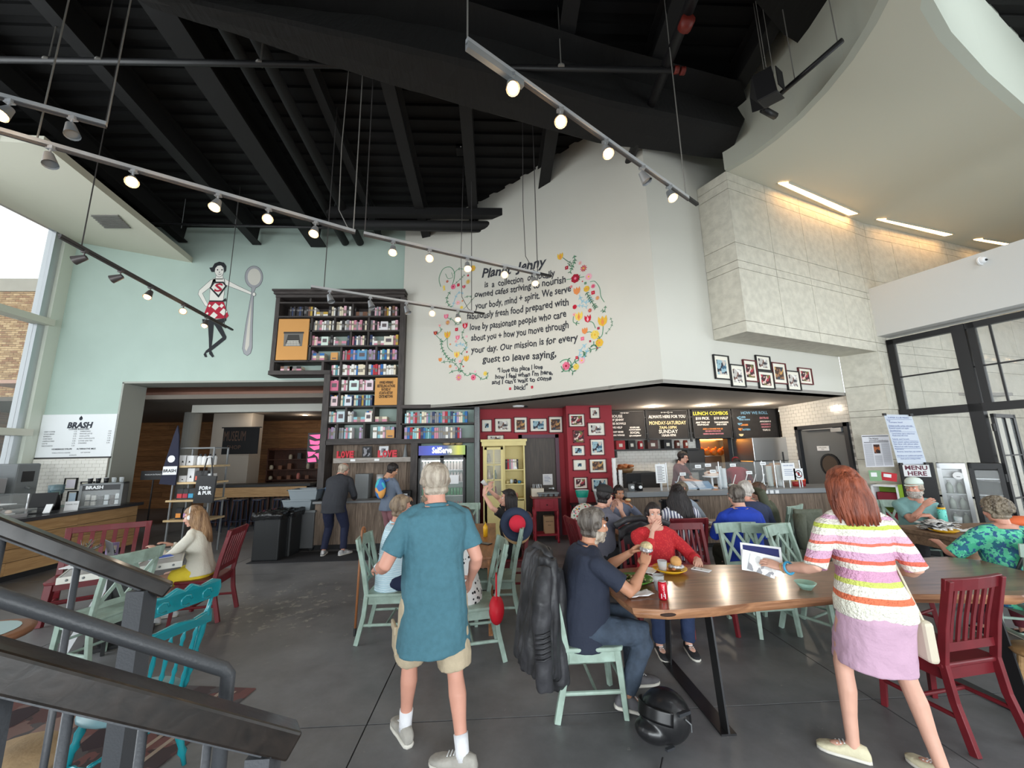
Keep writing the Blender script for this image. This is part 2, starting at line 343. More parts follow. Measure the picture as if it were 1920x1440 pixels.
for px in (340,440,625,690,890,1005): q=aty(px,428,7.9); part('hanger_rod',MB().cyl((q.x,7.9,q.z),(q.x,7.9,deckz(7.9)),.006,n=5),m_grey,sp)
a=atz(0,112,6.9); b=atz(1272,132,6.9)
sp=T('sprinkler_pipe','long black sprinkler pipe crossing the whole roof above the lamp tracks','pipe',(0,0,0))
part('pipe',MB().cyl(a+(a-b)*.3,b,.04,n=8),m_black,sp,True)
for px,py in ((665,123),(686,124),(697,126),(1268,131),(1280,133)): q=atz(px,py,6.9); part('coupling',MB().cyl(q-V(.03,0,0),q+V(.03,0,0),.05,n=8),m_redj,sp,True)
m_galv=mat('galvanised_rod',rgb(140,138,134),.5,metal=.4)
for px,py in ((90,113),(188,114),(488,119),(1052,126)): q=atz(px,py,6.9); part('pipe_hanger',MB().cyl(q,V(q.x,q.y,deckz(q.y)),.008,n=5).lathe([(.05,-.015),(.055,0),(.05,.015)],q,8),m_galv,sp)
q=atz(1283,88,6.7); x0=q.x
sp=T('sprinkler_main','thick black sprinkler main sloping away to the stone corner','pipe',(0,0,0))
part('pipe',MB().cyl((x0,-4,deckz(-4)-1.1),(x0,5.9,deckz(5.9)-.95),.07,n=12),m_black,sp,True)
for yy in (3.25,3.75): part('coupling',MB().cyl((x0,yy-.06,deckz(yy)-1.08+.0),(x0,yy+.06,deckz(yy)-1.08),.085,n=10),m_redj,sp,True)
for yy in (2.9,3.6,5.2): part('hanger_rod',MB().cyl((x0,yy,deckz(yy)-1.0),(x0,yy,deckz(yy)),.01,n=5),m_galv,sp)
# smoke-detector boxes on the joists
for i,(px,py) in enumerate(((343,284),(865,280),(205,372))):
 q=aty(px,py,6.6 if i<2 else 7.9)
 t=T('roof_sensor',['small black box fixed to the joist above the painted spoon','small black box fixed to the joist above the mural','round pale vent under the roof behind the left soffit'][i],'sensor',q)
 if i<2: part('housing',MB().box((0,0,0),(.2,.2,.14)),m_blackm,t,bev=.01); part('lens',MB().ell((0,-.1,-.03),(.012,.01,.012)),m_paper,t); part('bracket',MB().box((0,0,.15),(.05,.05,.18)),m_blackm,t)
 else: part('housing',MB().lathe([(.0,0),(.2,0),(.22,.03),(.2,.06)],n=20),mat('dim_vent',rgb(70,68,66),.8),t); part('collar',MB().cyl((0,0,.05),(0,0,.5),.12),m_blackm,t)
# ------------------------------------------------------------------ sage wall with the wide opening
YW=8.8
mb=MB(); mb.bb((-9.8,YW,0),(-8.25,YW+.55,3.5)); mb.bb((-9.8,YW,3.5),(-2.0,YW+.55,7.6)); mb.bb((-3.55,YW,0),(-.38,YW+.55,3.5))
S('wall_back',mb,m_teal)
S('wall_reveal',MB().bb((-10.05,8.56,0),(-9.8,YW+.55,7.6)),mat('pale_plaster',rgb(208,214,202),.85))
S('trim_1',MB().bb((-8.262,8.79,0),(-8.225,YW+.56,3.5)).bb((-8.262,8.79,3.48),(-3.6,YW+.56,3.52)),mat('grey_reveal',rgb(165,168,160),.8))
# left glazing
zt1=atx(60,598,-9.9).z; zt2=atx(40,811,-9.9).z
wl=S('window_1',MB().bb((-10.06,8.42,0),(-9.88,8.56,7.4)),m_alu)
part('window_frame',MB().bb((-10.0,-7,-.0),(-9.9,8.42,.12)).bb((-10.0,-7,6.95),(-9.9,8.42,7.1)),m_alu,wl)
for yy in (4.3,.3,-3.7): part('mullion',MB().bb((-10.0,yy,0),(-9.9,yy+.09,7.0)),m_alu,wl)
for zz in (zt1,zt2): part('transom',MB().bb((-10.02,-7,zz-.07),(-9.72,8.6,zz+.07)),mat('cream_metal',rgb(205,204,190),.5),wl)
for i,(ya,yb) in enumerate(((4.4,8.42),(.4,4.3),(-3.7,.3))):
 for za,zb in ((.12,zt2-.07),(zt2+.07,zt1-.07),(zt1+.07,6.95)): part('window_pane',MB().bb((-9.96,ya,za),(-9.95,yb,zb)),m_glass,wl)
# left sloping soffit
sa,sn=V(-7.13,8.8,6.38),V(.19,0,1)
def sof(px,py): d=ray(px,py); o=V(0,0,CAMZ); return o+d*(sn.dot(sa-o)/sn.dot(d))
P=[sof(0,265)+V(-2.2,-.6,.4),sof(0,265),sof(80,270),V(-7.13,8.8,6.38),V(-9.8,8.8,6.89),V(-9.8,4,6.89),V(-9.8,3.5,6.89)]
sfm=MB().prism(P,(0,0,.13)); S('ceiling_soffit',sfm,m_ceilw)
mb=MB(); g=[sof(170,402),sof(221,402),sof(246,427),sof(198,427)]; g=[p-V(0,0,.012) for p in g]
vt=T('ceiling_vent','slatted rectangular air grille in the sloping white soffit','vent',(0,0,0)); part('frame',MB().prism(g,(0,0,.03)),mat('vent_grey',rgb(150,148,140),.7),vt)
for k in range(7):
 u=(k+.5)/7; part('slat',MB().beam(g[0].lerp(g[3],u)-V(0,0,.01),g[1].lerp(g[2],u)-V(0,0,.01),.03,.01),mat('vent_slat',rgb(110,108,104),.7),vt)
# outside: brick building, paving, hedge
YB=13.0; q0=aty(0,547,YB); q1=aty(96,545,YB)
mbrick=mat('brick_mortar',rgb(206,190,162),.9)
bw=S('building_brick',MB().bb((-26,YB,-.05),(q1.x,YB+.3,q0.z)),mbrick); bw['kind']='thing'; bw['label']='tan brick building outside the left window with concrete coping'; bw['category']='building'
part('coping',MB().bb((-26,YB-.06,q0.z),(q1.x+.05,YB+.35,q0.z+.45)),mat('concrete_coping',rgb(190,184,170),.9,var=.1),bw)
bms=[wood('brick_%s'%n_,rgb(*c),rgb(*d),(3,3,3),.9,.2) for n_,c,d in (('tan',(214,176,128),(180,140,96)),('brown',(176,132,92),(150,108,76)),('buff',(226,194,148),(204,168,120)))]
bme=[MB().box((0,0,0),(.2,.03,.062)).mesh('brick',q) for q in bms]
rest=[MB() for _ in range(3)]; cnt=0
rows=int(q0.z/.074); xr=q1.x
for r in range(rows):
 z=q0.z-.04-r*.074
 for c in range(26):
  x=xr-.1-.211*c-(.105 if r%2 else 0); k=random.choice((0,0,0,1,2,2)); yy=YB-.012-RR()*.006
  if x<q0.x-.4: continue
  if cnt<300 and x>q0.x and z<3.9 and z>1.6: o=ob('brick',bme[k],bw); o.location=(x,yy,z); cnt+=1
  else: rest[k].box((x,yy,z),(.2,.03,.062))
for k in range(3):
 o=part('brick',rest[k],bms[k],bw); o['kind']='stuff'
S('ground_outside',MB().bb((-40,-20,-.4),(-10.05,30,-.05)).bb((17,-20,-.4),(40,30,-.05)),mat('outside_paving',rgb(200,196,188),.9))
# ------------------------------------------------------------------ curved mural wall, right white wall, low ceiling
CP=[(-2.1,8.6),(-.3,7.9),(1.58,6.44),(2.56,5.63)]
def crv(t):
 i=min(2,int(t)); u=t-i; p=[Vector(CP[max(0,min(3,k))]) for k in (i-1,i,i+1,i+2)]
 if i==0: p[0]=Vector((-4.0,9.0))
 if i==2: p[3]=Vector((3.5,4.75))
 return .5*((2*p[1])+(-p[0]+p[2])*u+(2*p[0]-5*p[1]+4*p[2]-p[3])*u*u+(-p[0]+3*p[1]-3*p[2]+p[3])*u**3)
CV=[crv(3*i/48) for i in range(49)]
SL=2.8
def wallstrip(pts,z0,z1,th):
 mb=MB(); n=len(pts); nr=[]
 for i in range(n):
  d=(pts[min(n-1,i+1)]-pts[max(0,i-1)]).normalized(); nr.append(V(-d.y,d.x)*th)
 vs=[]
 for i,p in enumerate(pts):
  q=p+nr[i]; za=z0(p) if callable(z0) else z0; zb=z1(p) if callable(z1) else z1
  vs+=[(p.x,p.y,za),(p.x,p.y,zb),(q.x,q.y,zb),(q.x,q.y,za)]
 fs=[(i*4+k,i*4+(k+1)%4,(i+1)*4+(k+1)%4,(i+1)*4+k) for i in range(n-1) for k in range(4)]+[(0,1,2,3),(n*4-4,n*4-1,n*4-2,n*4-3)]
 return mb.add(vs,fs)
WR=[V(2.56,5.63),V(7.0,7.3)]
S('wall_mural',wallstrip(CV,SL,lambda p:deckz(p.y)+.1,.25),m_white,smooth=False)
S('wall_right_upper',wallstrip([WR[0]+V(.002,.001),WR[1]],SL,lambda p:6.9 if p.x>5 else deckz(p.y)+.1,.25),m_white)
low=[(p.x,p.y,SL) for p in CV]+[(7.0,7.3,SL),(7.1,7.3,SL),(11,7.6,SL),(11,13,SL),(-2.1,13,SL)]
S('ceiling_kitchen',MB().prism([(x,y,SL) for x,y,_ in low],(0,0,.06)),mat('low_ceiling_plaster',rgb(150,146,140),.9))
# ------------------------------------------------------------------ limestone
def panels(name,a,b,zs,xs,label=None,depth=.6,nrm=1,top=None,lastback=True):
 """stone-clad wall from a to b (plan), courses zs, joints at distances xs"""
 a=V(*a);b=V(*b); L=(b-a).length; d=(b-a)/L; nn=V(d.y,-d.x)*nrm
 mb=MB(); q=[a-nn*.02,b-nn*.02,b-nn*depth,a-nn*depth]
 w_=S(name,MB().prism([(p.x,p.y,zs[0]+.001) for p in q],(0,0,zs[-1]-zs[0]-.002)),m_limed)
 for i in range(len(zs)-1):
  for j in range(len(xs)-1):
   p=a+d*(xs[j]+.004); r=a+d*(xs[j+1]-.004); jt=RR()*.002
   part('stone_panel',MB().prism([(p.x+nn.x*jt,p.y+nn.y*jt,zs[i]+.004),(r.x+nn.x*jt,r.y+nn.y*jt,zs[i]+.004),(r.x-nn.x*.03,r.y-nn.y*.03,zs[i]+.004),(p.x-nn.x*.03,p.y-nn.y*.03,zs[i]+.004)],(0,0,zs[i+1]-zs[i]-.008)),m_lime,w_)
 return w_
C0=(3.93,5.57); C1=(7.38,6.86); Cb=(3.68,6.05)
zs=[atpl(x,y,C0,C1).z for x,y in ((1400,620),(1400,601),(1386,502),(1383,487),(1377,453),(1363,352),(1361,336))]+[6.4]
zs[0]=3.6; zs=sorted(zs)
Lb=(V(*C1)-V(*C0)).length
panels('wall_limestone',C0,C1,zs,[0,.95,1.9,2.82,Lb],depth=.4)
panels('wall_limestone_end',Cb,C0,zs,[0,(V(*C0)-V(*Cb)).length],depth=.3)
S('wall_limestone_underside',MB().prism([(*C0,3.59),(*C1,3.59),(7.0,7.28,3.59),(*Cb,3.59)],(0,0,.03)),m_lime)
C2=(7.75,7.0); C3=(15.2,8.95)
lowz=[0,1.15,1.27,2.55,2.65,3.02]+[3.6]
panels('wall_limestone_pier_side',(7.0,7.29),C1,[0,.95,1.55,2.35,2.47,2.95,3.6],[0,(V(*C1)-V(7.0,7.29)).length],depth=.25)
panels('wall_limestone_pier',C1,C2,[0,.95,1.55,2.35,2.47,2.95,3.6],[0,.2,(V(*C2)-V(*C1)).length],depth=.4)
Lc=(V(*C3)-V(*C2)).length
panels('wall_limestone_outer',C2,C3,[0,.95,2.35,2.85,3.35,3.6]+zs[1:],[0,.8,1.75,2.7,3.65,4.6,5.55,6.5,Lc],depth=.4)
panels('wall_limestone_top',C1,C2,zs,[0,(V(*C2)-V(*C1)).length],depth=.4)
# ------------------------------------------------------------------ pale upper ceiling at the right with curved fascia and roof-light well
F=[(3.98,5.6),(4.2,5.25),(4.33,4.9),(4.41,4.5),(4.42,4.1),(4.38,3.7),(4.27,3.3),(4.1,2.9),(3.85,2.4),(3.5,1.9),(3.0,1.3)]
Hh=[(14,6.6),(11.5,5.85),(9.5,5.15),(7.7,4.47),(6.22,3.9),(5.17,3.45),(4.6,3.15),(4.36,2.9),(4.1,2.4),(3.8,1.9),(3.3,1.25)]
pts=[(x,y,6.4) for x,y in F]+[(x,y,6.4) for x,y in Hh[::-1]]+[(14,9,6.4),(7.4,6.95,6.4),(4.0,5.66,6.4)]
S('ceiling_upper',MB().prism(pts,(0,0,.15)),m_ceilw)
S('wall_fascia',wallstrip([V(*p) for p in F],6.401,lambda p:deckz(p.y)+.1,-.1),mat('fascia_grey',rgb(178,180,168),.9),smooth=False)
S('wall_skylight_well',wallstrip([V(*p) for p in Hh],6.401,9.4,.1),mat('pale_green_white',rgb(206,212,200),.9))
S('wall_skylight_well_side',MB().bb((13.8,-4,6.4),(14,6.6,9.4)),MATS['pale_green_white'])
S('slab_light_block',MB().bb((-10,-7.2,3.4),(9.5,-1.0,3.7)),m_white)  # added unseen slab behind the camera, shading the upper walls from the rear light
S('wall_rear_light_block',MB().bb((-10.1,-7.4,4.6),(14,-7.2,10)).bb((-10.1,-7.4,0),(-9.6,-7.2,4.6)),m_white)  # unseen wall added to stop sky light coming in high behind the camera
S('wall_side_light_block',MB().bb((14,-9,3.9),(14.2,9,9.5)),m_white)  # unseen wall added to close off sky light above the right beam
# slot lights
m_slot=mat('warm_slot_lamp',(1,.56,.22),.5,emit=24)
for i,pp in enumerate((((1457,343),(1478,341),(1611,399),(1590,403)),((1641,411),(1661,410),(1789,438),(1770,442)),((1823,449),(1842,447),(1960,466),(1945,470)))):
 q=[atz(x,y,6.4) for x,y in pp]
 t=T('slot_light','%s warm slot light in the pale ceiling above the limestone'%['largest','middle','farthest'][i],'ceiling light',(0,0,0),group='slot lights over the limestone')
 part('diffuser',MB().prism([p-V(0,0,.012) for p in q],(0,0,.01)),m_slot,t); c=sum(q,V(0,0,0))/4
 part('frame',MB().beam(q[0]-V(0,0,.01),q[3]-V(0,0,.01),.02,.02).beam(q[1]-V(0,0,.01),q[2]-V(0,0,.01),.02,.02),m_ceilw,t)
d=V(.34,-.94).normalized(); nrm=V(-.94,-.34).normalized()   # into the room
P0=V(7.75,6.98)
def wp(t,z,o=0): p=P0+d*t+nrm*o; return (p.x,p.y,z)
def wt(px,py): q=atpl(px,py,P0,P0+d); return (V(q.x,q.y)-P0).dot(d),q.z
S('beam_right',MB().prism([wp(-.35,3.9,.30),wp(9,3.9,.30),wp(9,3.9,-.15),wp(-.35,3.9,-.15)],(0,0,.98)),mat('beam_white',rgb(205,206,204),.85))
cm=T('security_camera','small white dome security camera on the top edge of the white beam','camera',atpl(1838,490,P0+nrm*.3,P0+nrm*.3+d)); 
part('base',MB().lathe([(.0,0),(.07,0),(.07,.02),(.0,.02)],n=16,M=MR(PI/2,3,'X')),m_paper,cm); part('dome',MB().ell((0,-.03,0),(.055,.05,.055)),m_paper,cm,True); part('lens',MB().ell((0,-.075,-.01),(.02,.015,.02)),m_black,cm,True)
zh=3.84; zt=wt(1722,766)[1]
wr=S('window_2',MB().prism([wp(0,0,.05),wp(.1,0,.05),wp(.1,0,-.05),wp(0,0,-.05)],(0,0,zh)),m_black)
t1=wt(1803,640)[0]; t2=wt(1857,615)[0]; td=wt(1840,860)[0]; zm=wt(1713,704)[1]
def wbar(n_,ta,tb,za,zb,o=.05): part(n_,MB().prism([wp(ta,za,o),wp(tb,za,o),wp(tb,za,-o),wp(ta,za,-o)],(0,0,zb-za)),m_black,wr)
wbar('window_head',0,8,zh-.1,zh); wbar('transom',0,8,zt-.13,zt,.07); wbar('mullion',t1-.08,t1+.08,0,zh,.07); wbar('mullion',t1+.1,t1+.19,zt,zh,.05)
for tt in (t2,t1+1.9,t1+2.9,t1+3.9): wbar('glazing_bar',tt-.012,tt+.012,zt,zh,.02)
wbar('glazing_bar',.1,8,zm-.012,zm+.012,.02); wbar('glazing_bar',.1,t1,.9,.93,.02); wbar('mullion',t1+1.15,t1+1.3,0,zt,.07); wbar('mullion',t1+3.2,t1+3.4,0,zh,.07)
def wpane(ta,tb,za,zb): part('window_pane',MB().prism([wp(ta,za,.005),wp(tb,za,.005),wp(tb,za,-.005),wp(ta,za,-.005)],(0,0,zb-za)),m_glass,wr)
for ta,tb in ((.1,t1-.08),(t1+.19,t2),(t2+.012,t1+1.9),(t1+1.9,t1+3.2)): wpane(ta,tb,zt,zm-.012); wpane(ta,tb,zm+.012,zh-.1)
wpane(.1,t1-.08,.05,zt-.13); wpane(t1+1.3,t1+3.2,.05,zt-.13)
# open glazed door leaf
h0=V(*wp(t1+.14,0)[:2]); dd=V(.93,.36).normalized(); 
def dp(t,z,o=0): p=h0+dd*t+V(-dd.y,dd.x)*o; return (p.x,p.y,z)
dr=S('door_1',MB().prism([dp(0,.02,.02),dp(.09,.02,.02),dp(.09,.02,-.02),dp(0,.02,-.02)],(0,0,zt-.2)),m_black)
for n_,ta,tb,za,zb in (('door_frame',.8,.9,.02,zt-.18),('door_frame',0,.9,zt-.24,zt-.18),('door_frame',0,.9,.02,.3),('glazing_bar',.44,.46,.3,zt-.2),('glazing_bar',.05,.85,.93,.95),('glazing_bar',.05,.85,1.6,1.62)):
 part(n_,MB().prism([dp(ta,za,.02),dp(tb,za,.02),dp(tb,za,-.02),dp(ta,za,-.02)],(0,0,zb-za)),m_black,dr)
part('window_pane',MB().prism([dp(.09,.3,.004),dp(.8,.3,.004),dp(.8,.3,-.004),dp(.09,.3,-.004)],(0,0,zt-.55)),m_glass,dr)
for zz in (.4,1.2,2.0): part('hinge',MB().cyl(dp(-.03,zz,0),dp(-.03,zz+.12,0),.02),m_black,dr)
part('door_handle',MB().tube([dp(.84,.95,-.03),dp(.84,.95,-.08),dp(.84,1.25,-.08),dp(.84,1.25,-.03)],.012),m_alu,dr)
# outside beyond the right glazing: umbrella, table and rail of the terrace, street wall
ou=T('patio_umbrella','folded dark patio umbrella on the terrace beyond the steel windows','umbrella',(11.6,6.3,0)); part('pole',MB().cyl((0,0,0),(0,0,2.2),.025),m_grey,ou); part('canopy',MB().lathe([(.03,1.0),(.09,1.1),(.12,1.4),(.05,2.1),(.0,2.15)],n=9),mat('umbrella_cloth',rgb(60,60,62),.8),ou); part('base',MB().lathe([(.25,0),(.25,.05),(.04,.08)],n=16),m_grey,ou)
t=T('patio_table','round metal patio table with a curved arch back beyond the steel windows','table',(10.2,5.9,0)); part('tabletop',MB().lathe([(0,.72),(.4,.72),(.4,.75),(0,.75)],n=24),m_alu,t); part('leg',MB().cyl((0,0,0),(0,0,.72),.03),m_grey,t); part('base',MB().lathe([(.28,0),(.28,.02),(0,.03)],n=16),m_grey,t)
# ------------------------------------------------------------------ kitchen shell
def tiles(w_,a,b,z0,z1,holes=(),tw=.152,th=.076):
 a=V(*a);b=V(*b);L=(b-a).length;dd=(b-a)/L;nn=V(dd.y,-dd.x); mb=MB(); r=0; z=z0
 while z<z1-.01:
  x=-(tw/2 if r%2 else 0); zz=min(z1,z+th)
  while x<L:
   xa=max(0,x)+.0025; xb=min(L,x+tw)-.0025; x+=tw
   if xb-xa<.01: continue
   if any(xb>h[0] and xa<h[1] and zz>h[2] and z<h[3] for h in holes): continue
   p=a+dd*xa;q=a+dd*xb; p1=p+nn*.008;q1=q+nn*.008; z_=z+.0025; y_=zz-.0025
   mb.add([(p1.x,p1.y,z_),(q1.x,q1.y,z_),(q1.x,q1.y,y_),(p1.x,p1.y,y_),(p.x,p.y,z_),(q.x,q.y,z_),(q.x,q.y,y_),(p.x,p.y,y_)],[(0,1,2,3),(3,2,6,7),(0,3,7,4),(1,5,6,2)])
  z+=th; r+=1
 o=part('tile',mb,m_tile,w_); o['kind']='stuff'; return o
YK=9.95
kb=S('wall_kitchen_back',MB().bb((2.4,YK,0),(5.32,YK+.15,SL)).bb((6.12,YK,0),(7.0,YK+.15,SL)).bb((5.3,YK,2.1),(6.14,YK+.15,SL)),m_grout)
tiles(kb,(2.4,YK),(5.32,YK),.9,SL); tiles(kb,(6.12,YK),(7.0,YK),.9,SL)
kr=S('wall_kitchen_right',MB().bb((7.05,7.3,0),(7.3,7.42,SL)).bb((7.05,8.72,0),(7.3,9.2,SL)).bb((7.05,7.3,2.3),(7.3,9.2,SL)),m_grout)
tiles(kr,(7.05,9.2),(7.05,7.3),0,SL,holes=((.47,1.8,0,2.28),))
S('wall_kitchen_far',MB().bb((2,12.6,0),(11,12.8,SL)).bb((10.8,9,0),(11,12.8,SL)).bb((7.3,9.1,0),(11,9.2,SL)),mat('cream_wall',rgb(228,214,184),.8))
# kitchen door
kd=S('door_2',MB().bb((7.08,7.47,.0),(7.13,8.65,2.2)),mat('grey_steel_door',rgb(112,115,116),.45,metal=.2))
m_dfr=mat('dark_grey_frame',rgb(48,50,54),.5)
part('door_frame',MB().bb((7.0,8.65,0),(7.12,8.74,2.28)).bb((7.0,7.38,0),(7.12,7.47,2.28)).bb((7.0,7.38,2.2),(7.12,8.74,2.28)),m_dfr,kd)
part('porthole_rim',MB().lathe([(.2,-.02),(.24,-.02),(.24,.02),(.2,.02),(.2,-.02)],(7.07,7.98,1.42),24,cap=False,M=MR(PI/2,3,'Y')),m_black,kd)
part('window_pane',MB().lathe([(0,-.01),(.2,-.01),(.2,.01),(0,.01)],(7.07,7.98,1.42),24,M=MR(PI/2,3,'Y')),mat('porthole_glass',rgb(90,80,72),.1),kd)
part('door_closer',MB().bb((6.98,7.5,2.1),(7.07,7.75,2.18)).bb((6.99,7.7,2.17),(7.03,8.5,2.19)),m_alu,kd)
part('door_sign',MB().bb((7.06,7.95,1.72),(7.075,8.25,1.82)),m_paper,kd)
mb=MB(); txt(mb,'EMPLOYEES',.03,plane_fn((7.055,8.1,1.775),(0,-1,0),(0,0,1)),fit=.2); txt(mb,'ONLY',.03,plane_fn((7.055,8.1,1.74),(0,-1,0),(0,0,1))); part('lettering',mb,m_ink,kd)
# red wall with dark door and pier
rd=S('wall_red',MB().bb((-.38,8.85,0),(.56,9.1,SL)).bb((1.44,8.85,0),(1.7,9.1,SL)).bb((.56,8.85,2.17),(1.44,9.1,SL)),m_red)
S('wall_red_pier',MB().bb((1.58,8.4,0),(2.6,9.95,SL)),m_red)
S('wall_behind_bookcase',MB().bb((-3.6,9.35,0),(-.38,9.45,SL)),m_white)
dk=S('door_3',MB().bb((.62,8.9,0),(1.38,8.95,2.12)),wood('dark_oak_door',rgb(92,80,70),rgb(58,50,44),(16,16,1),.5))
part('door_frame',MB().bb((.54,8.82,0),(.62,8.97,2.2)).bb((1.38,8.82,0),(1.46,8.97,2.2)).bb((.54,8.82,2.12),(1.46,8.97,2.2)),mat('plum_frame',rgb(92,68,80),.6),dk)
part('door_handle',MB().cyl((1.3,8.9,1.0),(1.3,8.84,1.0),.02).cyl((1.3,8.85,1.0),(1.2,8.85,1.0),.01),m_alu,dk)
S('column_grey',MB().bb((-.43,8.38,0),(-.33,8.9,SL)),m_grey)
# ------------------------------------------------------------------ museum shop beyond the opening
m_slat=wood('warm_wall_plank',rgb(168,120,74),rgb(120,80,48),(1,14,14),.6); m_sh=mat('shop_ceiling',rgb(120,112,104),.9)
S('ceiling_shop',MB().bb((-17,9.36,3.2),(2,17,3.3)),m_sh)
S('trim_bulkhead',MB().bb((-8.0,10.5,3.0),(-3.5,10.7,3.24)),m_white)
S('wall_shop_cove',MB().bb((-9.9,10.9,3.3),(-3,11,4.6)),mat('pink_lit_plaster',rgb(224,180,160),.9))  # pink glow of the cove is put into this plaster's colour, ceiling included
S('ceiling_shop_cove',MB().bb((-12,9.36,3.62),(-2,10.9,3.7)),mat('pink_lit_plaster',rgb(224,180,160),.9))
wb=S('wall_shop_back',MB().bb((-17,15.5,0),(-3.3,15.7,3.3)),mat('plank_gap',rgb(50,34,22),.9))
pl=[MB().box((0,0,0),(w_,.03,.186)).mesh('wall_plank',m_slat) for w_ in (2.4,1.6,3.0)]
for r in range(17):
 x=-16.6-RR()
 while x<-3.4:
  k=random.randrange(3); w_=(2.4,1.6,3.0)[k]; o=ob('wall_plank',pl[k],wb); o.location=(x+w_/2,15.48-RR()*.006,.1+r*.193); x+=w_+.004
wl2=S('wall_shop_left',MB().bb((-14.3,9.4,0),(-14.0,15.5,3.3)),mat('plank_gap',rgb(50,34,22),.9))
for r in range(17): part('wall_plank',MB().bb((-14.0,9.4,.01+r*.193),(-13.97,15.5,.196+r*.193)),wood('warm_wall_plank_y',rgb(168,120,74),rgb(120,80,48),(14,1,14),.6),wl2)
S('column_shop',MB().cyl((-9.3,12.3,0),(-9.3,12.3,3.2),.22,n=20),mat('grey_column',rgb(150,150,145),.8),smooth=False)
S('column_shop_square',MB().bb((-8.9,12.6,0),(-7.7,13.2,3.2)),mat('greige_column',rgb(172,164,154),.8))
S('column_shop_right',MB().bb((-4.9,11.2,0),(-3.9,11.8,3.2)),MATS['greige_column'])
m_dl=mat('downlight_glow',(1,.86,.66),.5,emit=14)
def downlight(p,label,r=.075,group=None,m=None):
 t=T('downlight',label,'ceiling light',p,group=group); part('ring',MB().lathe([(r,-.012),(r+.03,-.012),(r+.03,0),(r,0),(r,-.012)],n=20,cap=False),m_ceilw,t); part('lamp',MB().lathe([(0,-.006),(r,-.006)],n=20,cap=False),m or m_dl,t); l_=bpy.data.lights.new('downlight','POINT'); l_.energy=26 if m else 12; l_.color=(1,.84,.66); l_.shadow_soft_size=.06; o_=bpy.data.objects.new('downlight_lamp',l_); COL.objects.link(o_); o_.parent=t; o_.location=(0,0,-.12)
for i,(px,py) in enumerate(((495,792),(544,800),(575,791),(478,772),(572,778))):
 p=atz(px,py,3.2); downlight(p,'%s small round downlight in the museum shop ceiling beyond the opening'%['first','second','third','faint fourth','faint fifth'][i],group='downlights in the shop ceiling')
mw=mat('downlight_white',(1,.9,.75),.5,emit=16)
for i,(px,py) in enumerate(((1225,762),(1322,760),(1422,758))):
 p=atz(px,py,SL); p.z=SL; downlight(p,'round downlight in the low kitchen ceiling above the %s chalkboard'%['second','yellow-lettered third','fourth'][i],.09,'downlights above the menu boards',mw)
p=atz(1467,781,SL); p=V(7.9,10.2,SL); downlight(p,'round downlight at the back of the kitchen beside the tiled corner',.09,None,mw)
p=atz(972,761,SL); t=T('smoke_alarm','round white smoke alarm under the low ceiling above the red wall','smoke alarm',p); part('base',MB().lathe([(.0,-.03),(.11,-.03),(.13,0)],n=20),m_paper,t); part('sensor',MB().ell((.17,.02,-.02),(.04,.03,.02)),m_black,t)
# ------------------------------------------------------------------ tall black bookcase
YS=8.4
def sx(px,py=680): return aty(px,py,YS).x
def sz(py,px=680): return aty(px,py,YS).z
bc=T('bookcase','tall black-stained stepped bookcase wall unit hung with crown on the sage wall','bookcase',(0,0,0))
D0,D1=8.4,8.78
def bpart(n,xa,xb,za,zb,ya=D0,yb=D1,m=None): return part(n,MB().bb((xa,ya,za),(xb,yb,zb)),m or m_darkwoodh,bc)
XL,XM,XR,XE=sx(519,545),sx(607,760),sx(752,760),sx(889,790)
zt_=sz(545); zb0=sz(700)
# crown
part('crown',MB().bb((XL-.05,D0-.1,zt_-.04),(XR+.03,D1,zt_)).bb((XL-.03,D0-.06,zt_-.1),(XR+.02,D1,zt_-.04)).bb((XL,D0-.02,zt_-.17),(XR,D1,zt_-.1)),m_darkwoodh,bc)
bpart('side_panel',XL,XL+.09,zb0,zt_-.15,m=m_darkwood); bpart('side_panel',XR-.09,XR+.03,sz(826),zt_-.15,m=m_darkwood)
bpart('bottom_beam',XL,XM+.1,zb0-.02,zb0+.07,D0-.04); bpart('side_panel',XM-.02,XM+.11,0,zb0,D0-.03,m=m_darkwood)
rows=[(566,581,(581,644),529,749,0),(592,529,(660,),529,749,1),(618.7,577,(626,690),577,749,1),(647,577,(656,689),577,748,1),(674.5,576,(638,704),576,747,1),(703,617,(637,686),617,745,1),(732,616,(635,652),616,699,1),(760.5,614,(634,),614,699,1),(791,610,(647,699),610,742,1),(822,608,(630,681),608,741,1)]
for i,(y,_,divs,xa,xb,bk) in enumerate(rows):
 z=sz(y); za=sx(xa)-.02 if i not in(6,7) else XM+.1
 bpart('shelf_board',XL+.09 if i in(0,1) else (sx(575) if i<5 else XM+.1),XR-.09,z-.035,z)
 zn=sz(rows[i-1][0])-.035 if i else zt_-.15
 for dx in divs: bpart('divider',sx(dx,y)-.02,sx(dx,y)+.02,z,zn,D0+.02,m=m_darkwood)
bpart('shelf_board',XL+.09,sx(576),sz(676)-.02,sz(676)+.01); bpart('divider',sx(577),sx(577)+.04,sz(676),sz(596),m=m_darkwood)
bpart('divider',sx(603),sx(603)+.05,zb0+.07,sz(676)-.02,m=m_darkwood)
bpart('back_panel',XL+.1,XR-.1,sz(592),zt_-.15,D1-.03,D1-.01)
# right extension, header over niche and fridge, posts
zx=sz(762); zh_=sz(826)
bpart('top_beam',XR,XE+.1,zx-.06,zx+.02,D0-.02); bpart('side_panel',XE,XE+.1,0,zx,D0-.02,m=m_darkwood)
bpart('shelf_board',XR,XE,sz(795)-.03,sz(795)); bpart('header_beam',XM+.1,XE,zh_-.08,sz(822)-.03,D0-.03)
bpart('post',sx(769,900)+.0,sx(782,900),0,zh_-.08,D0-.02,m=m_darkwood)
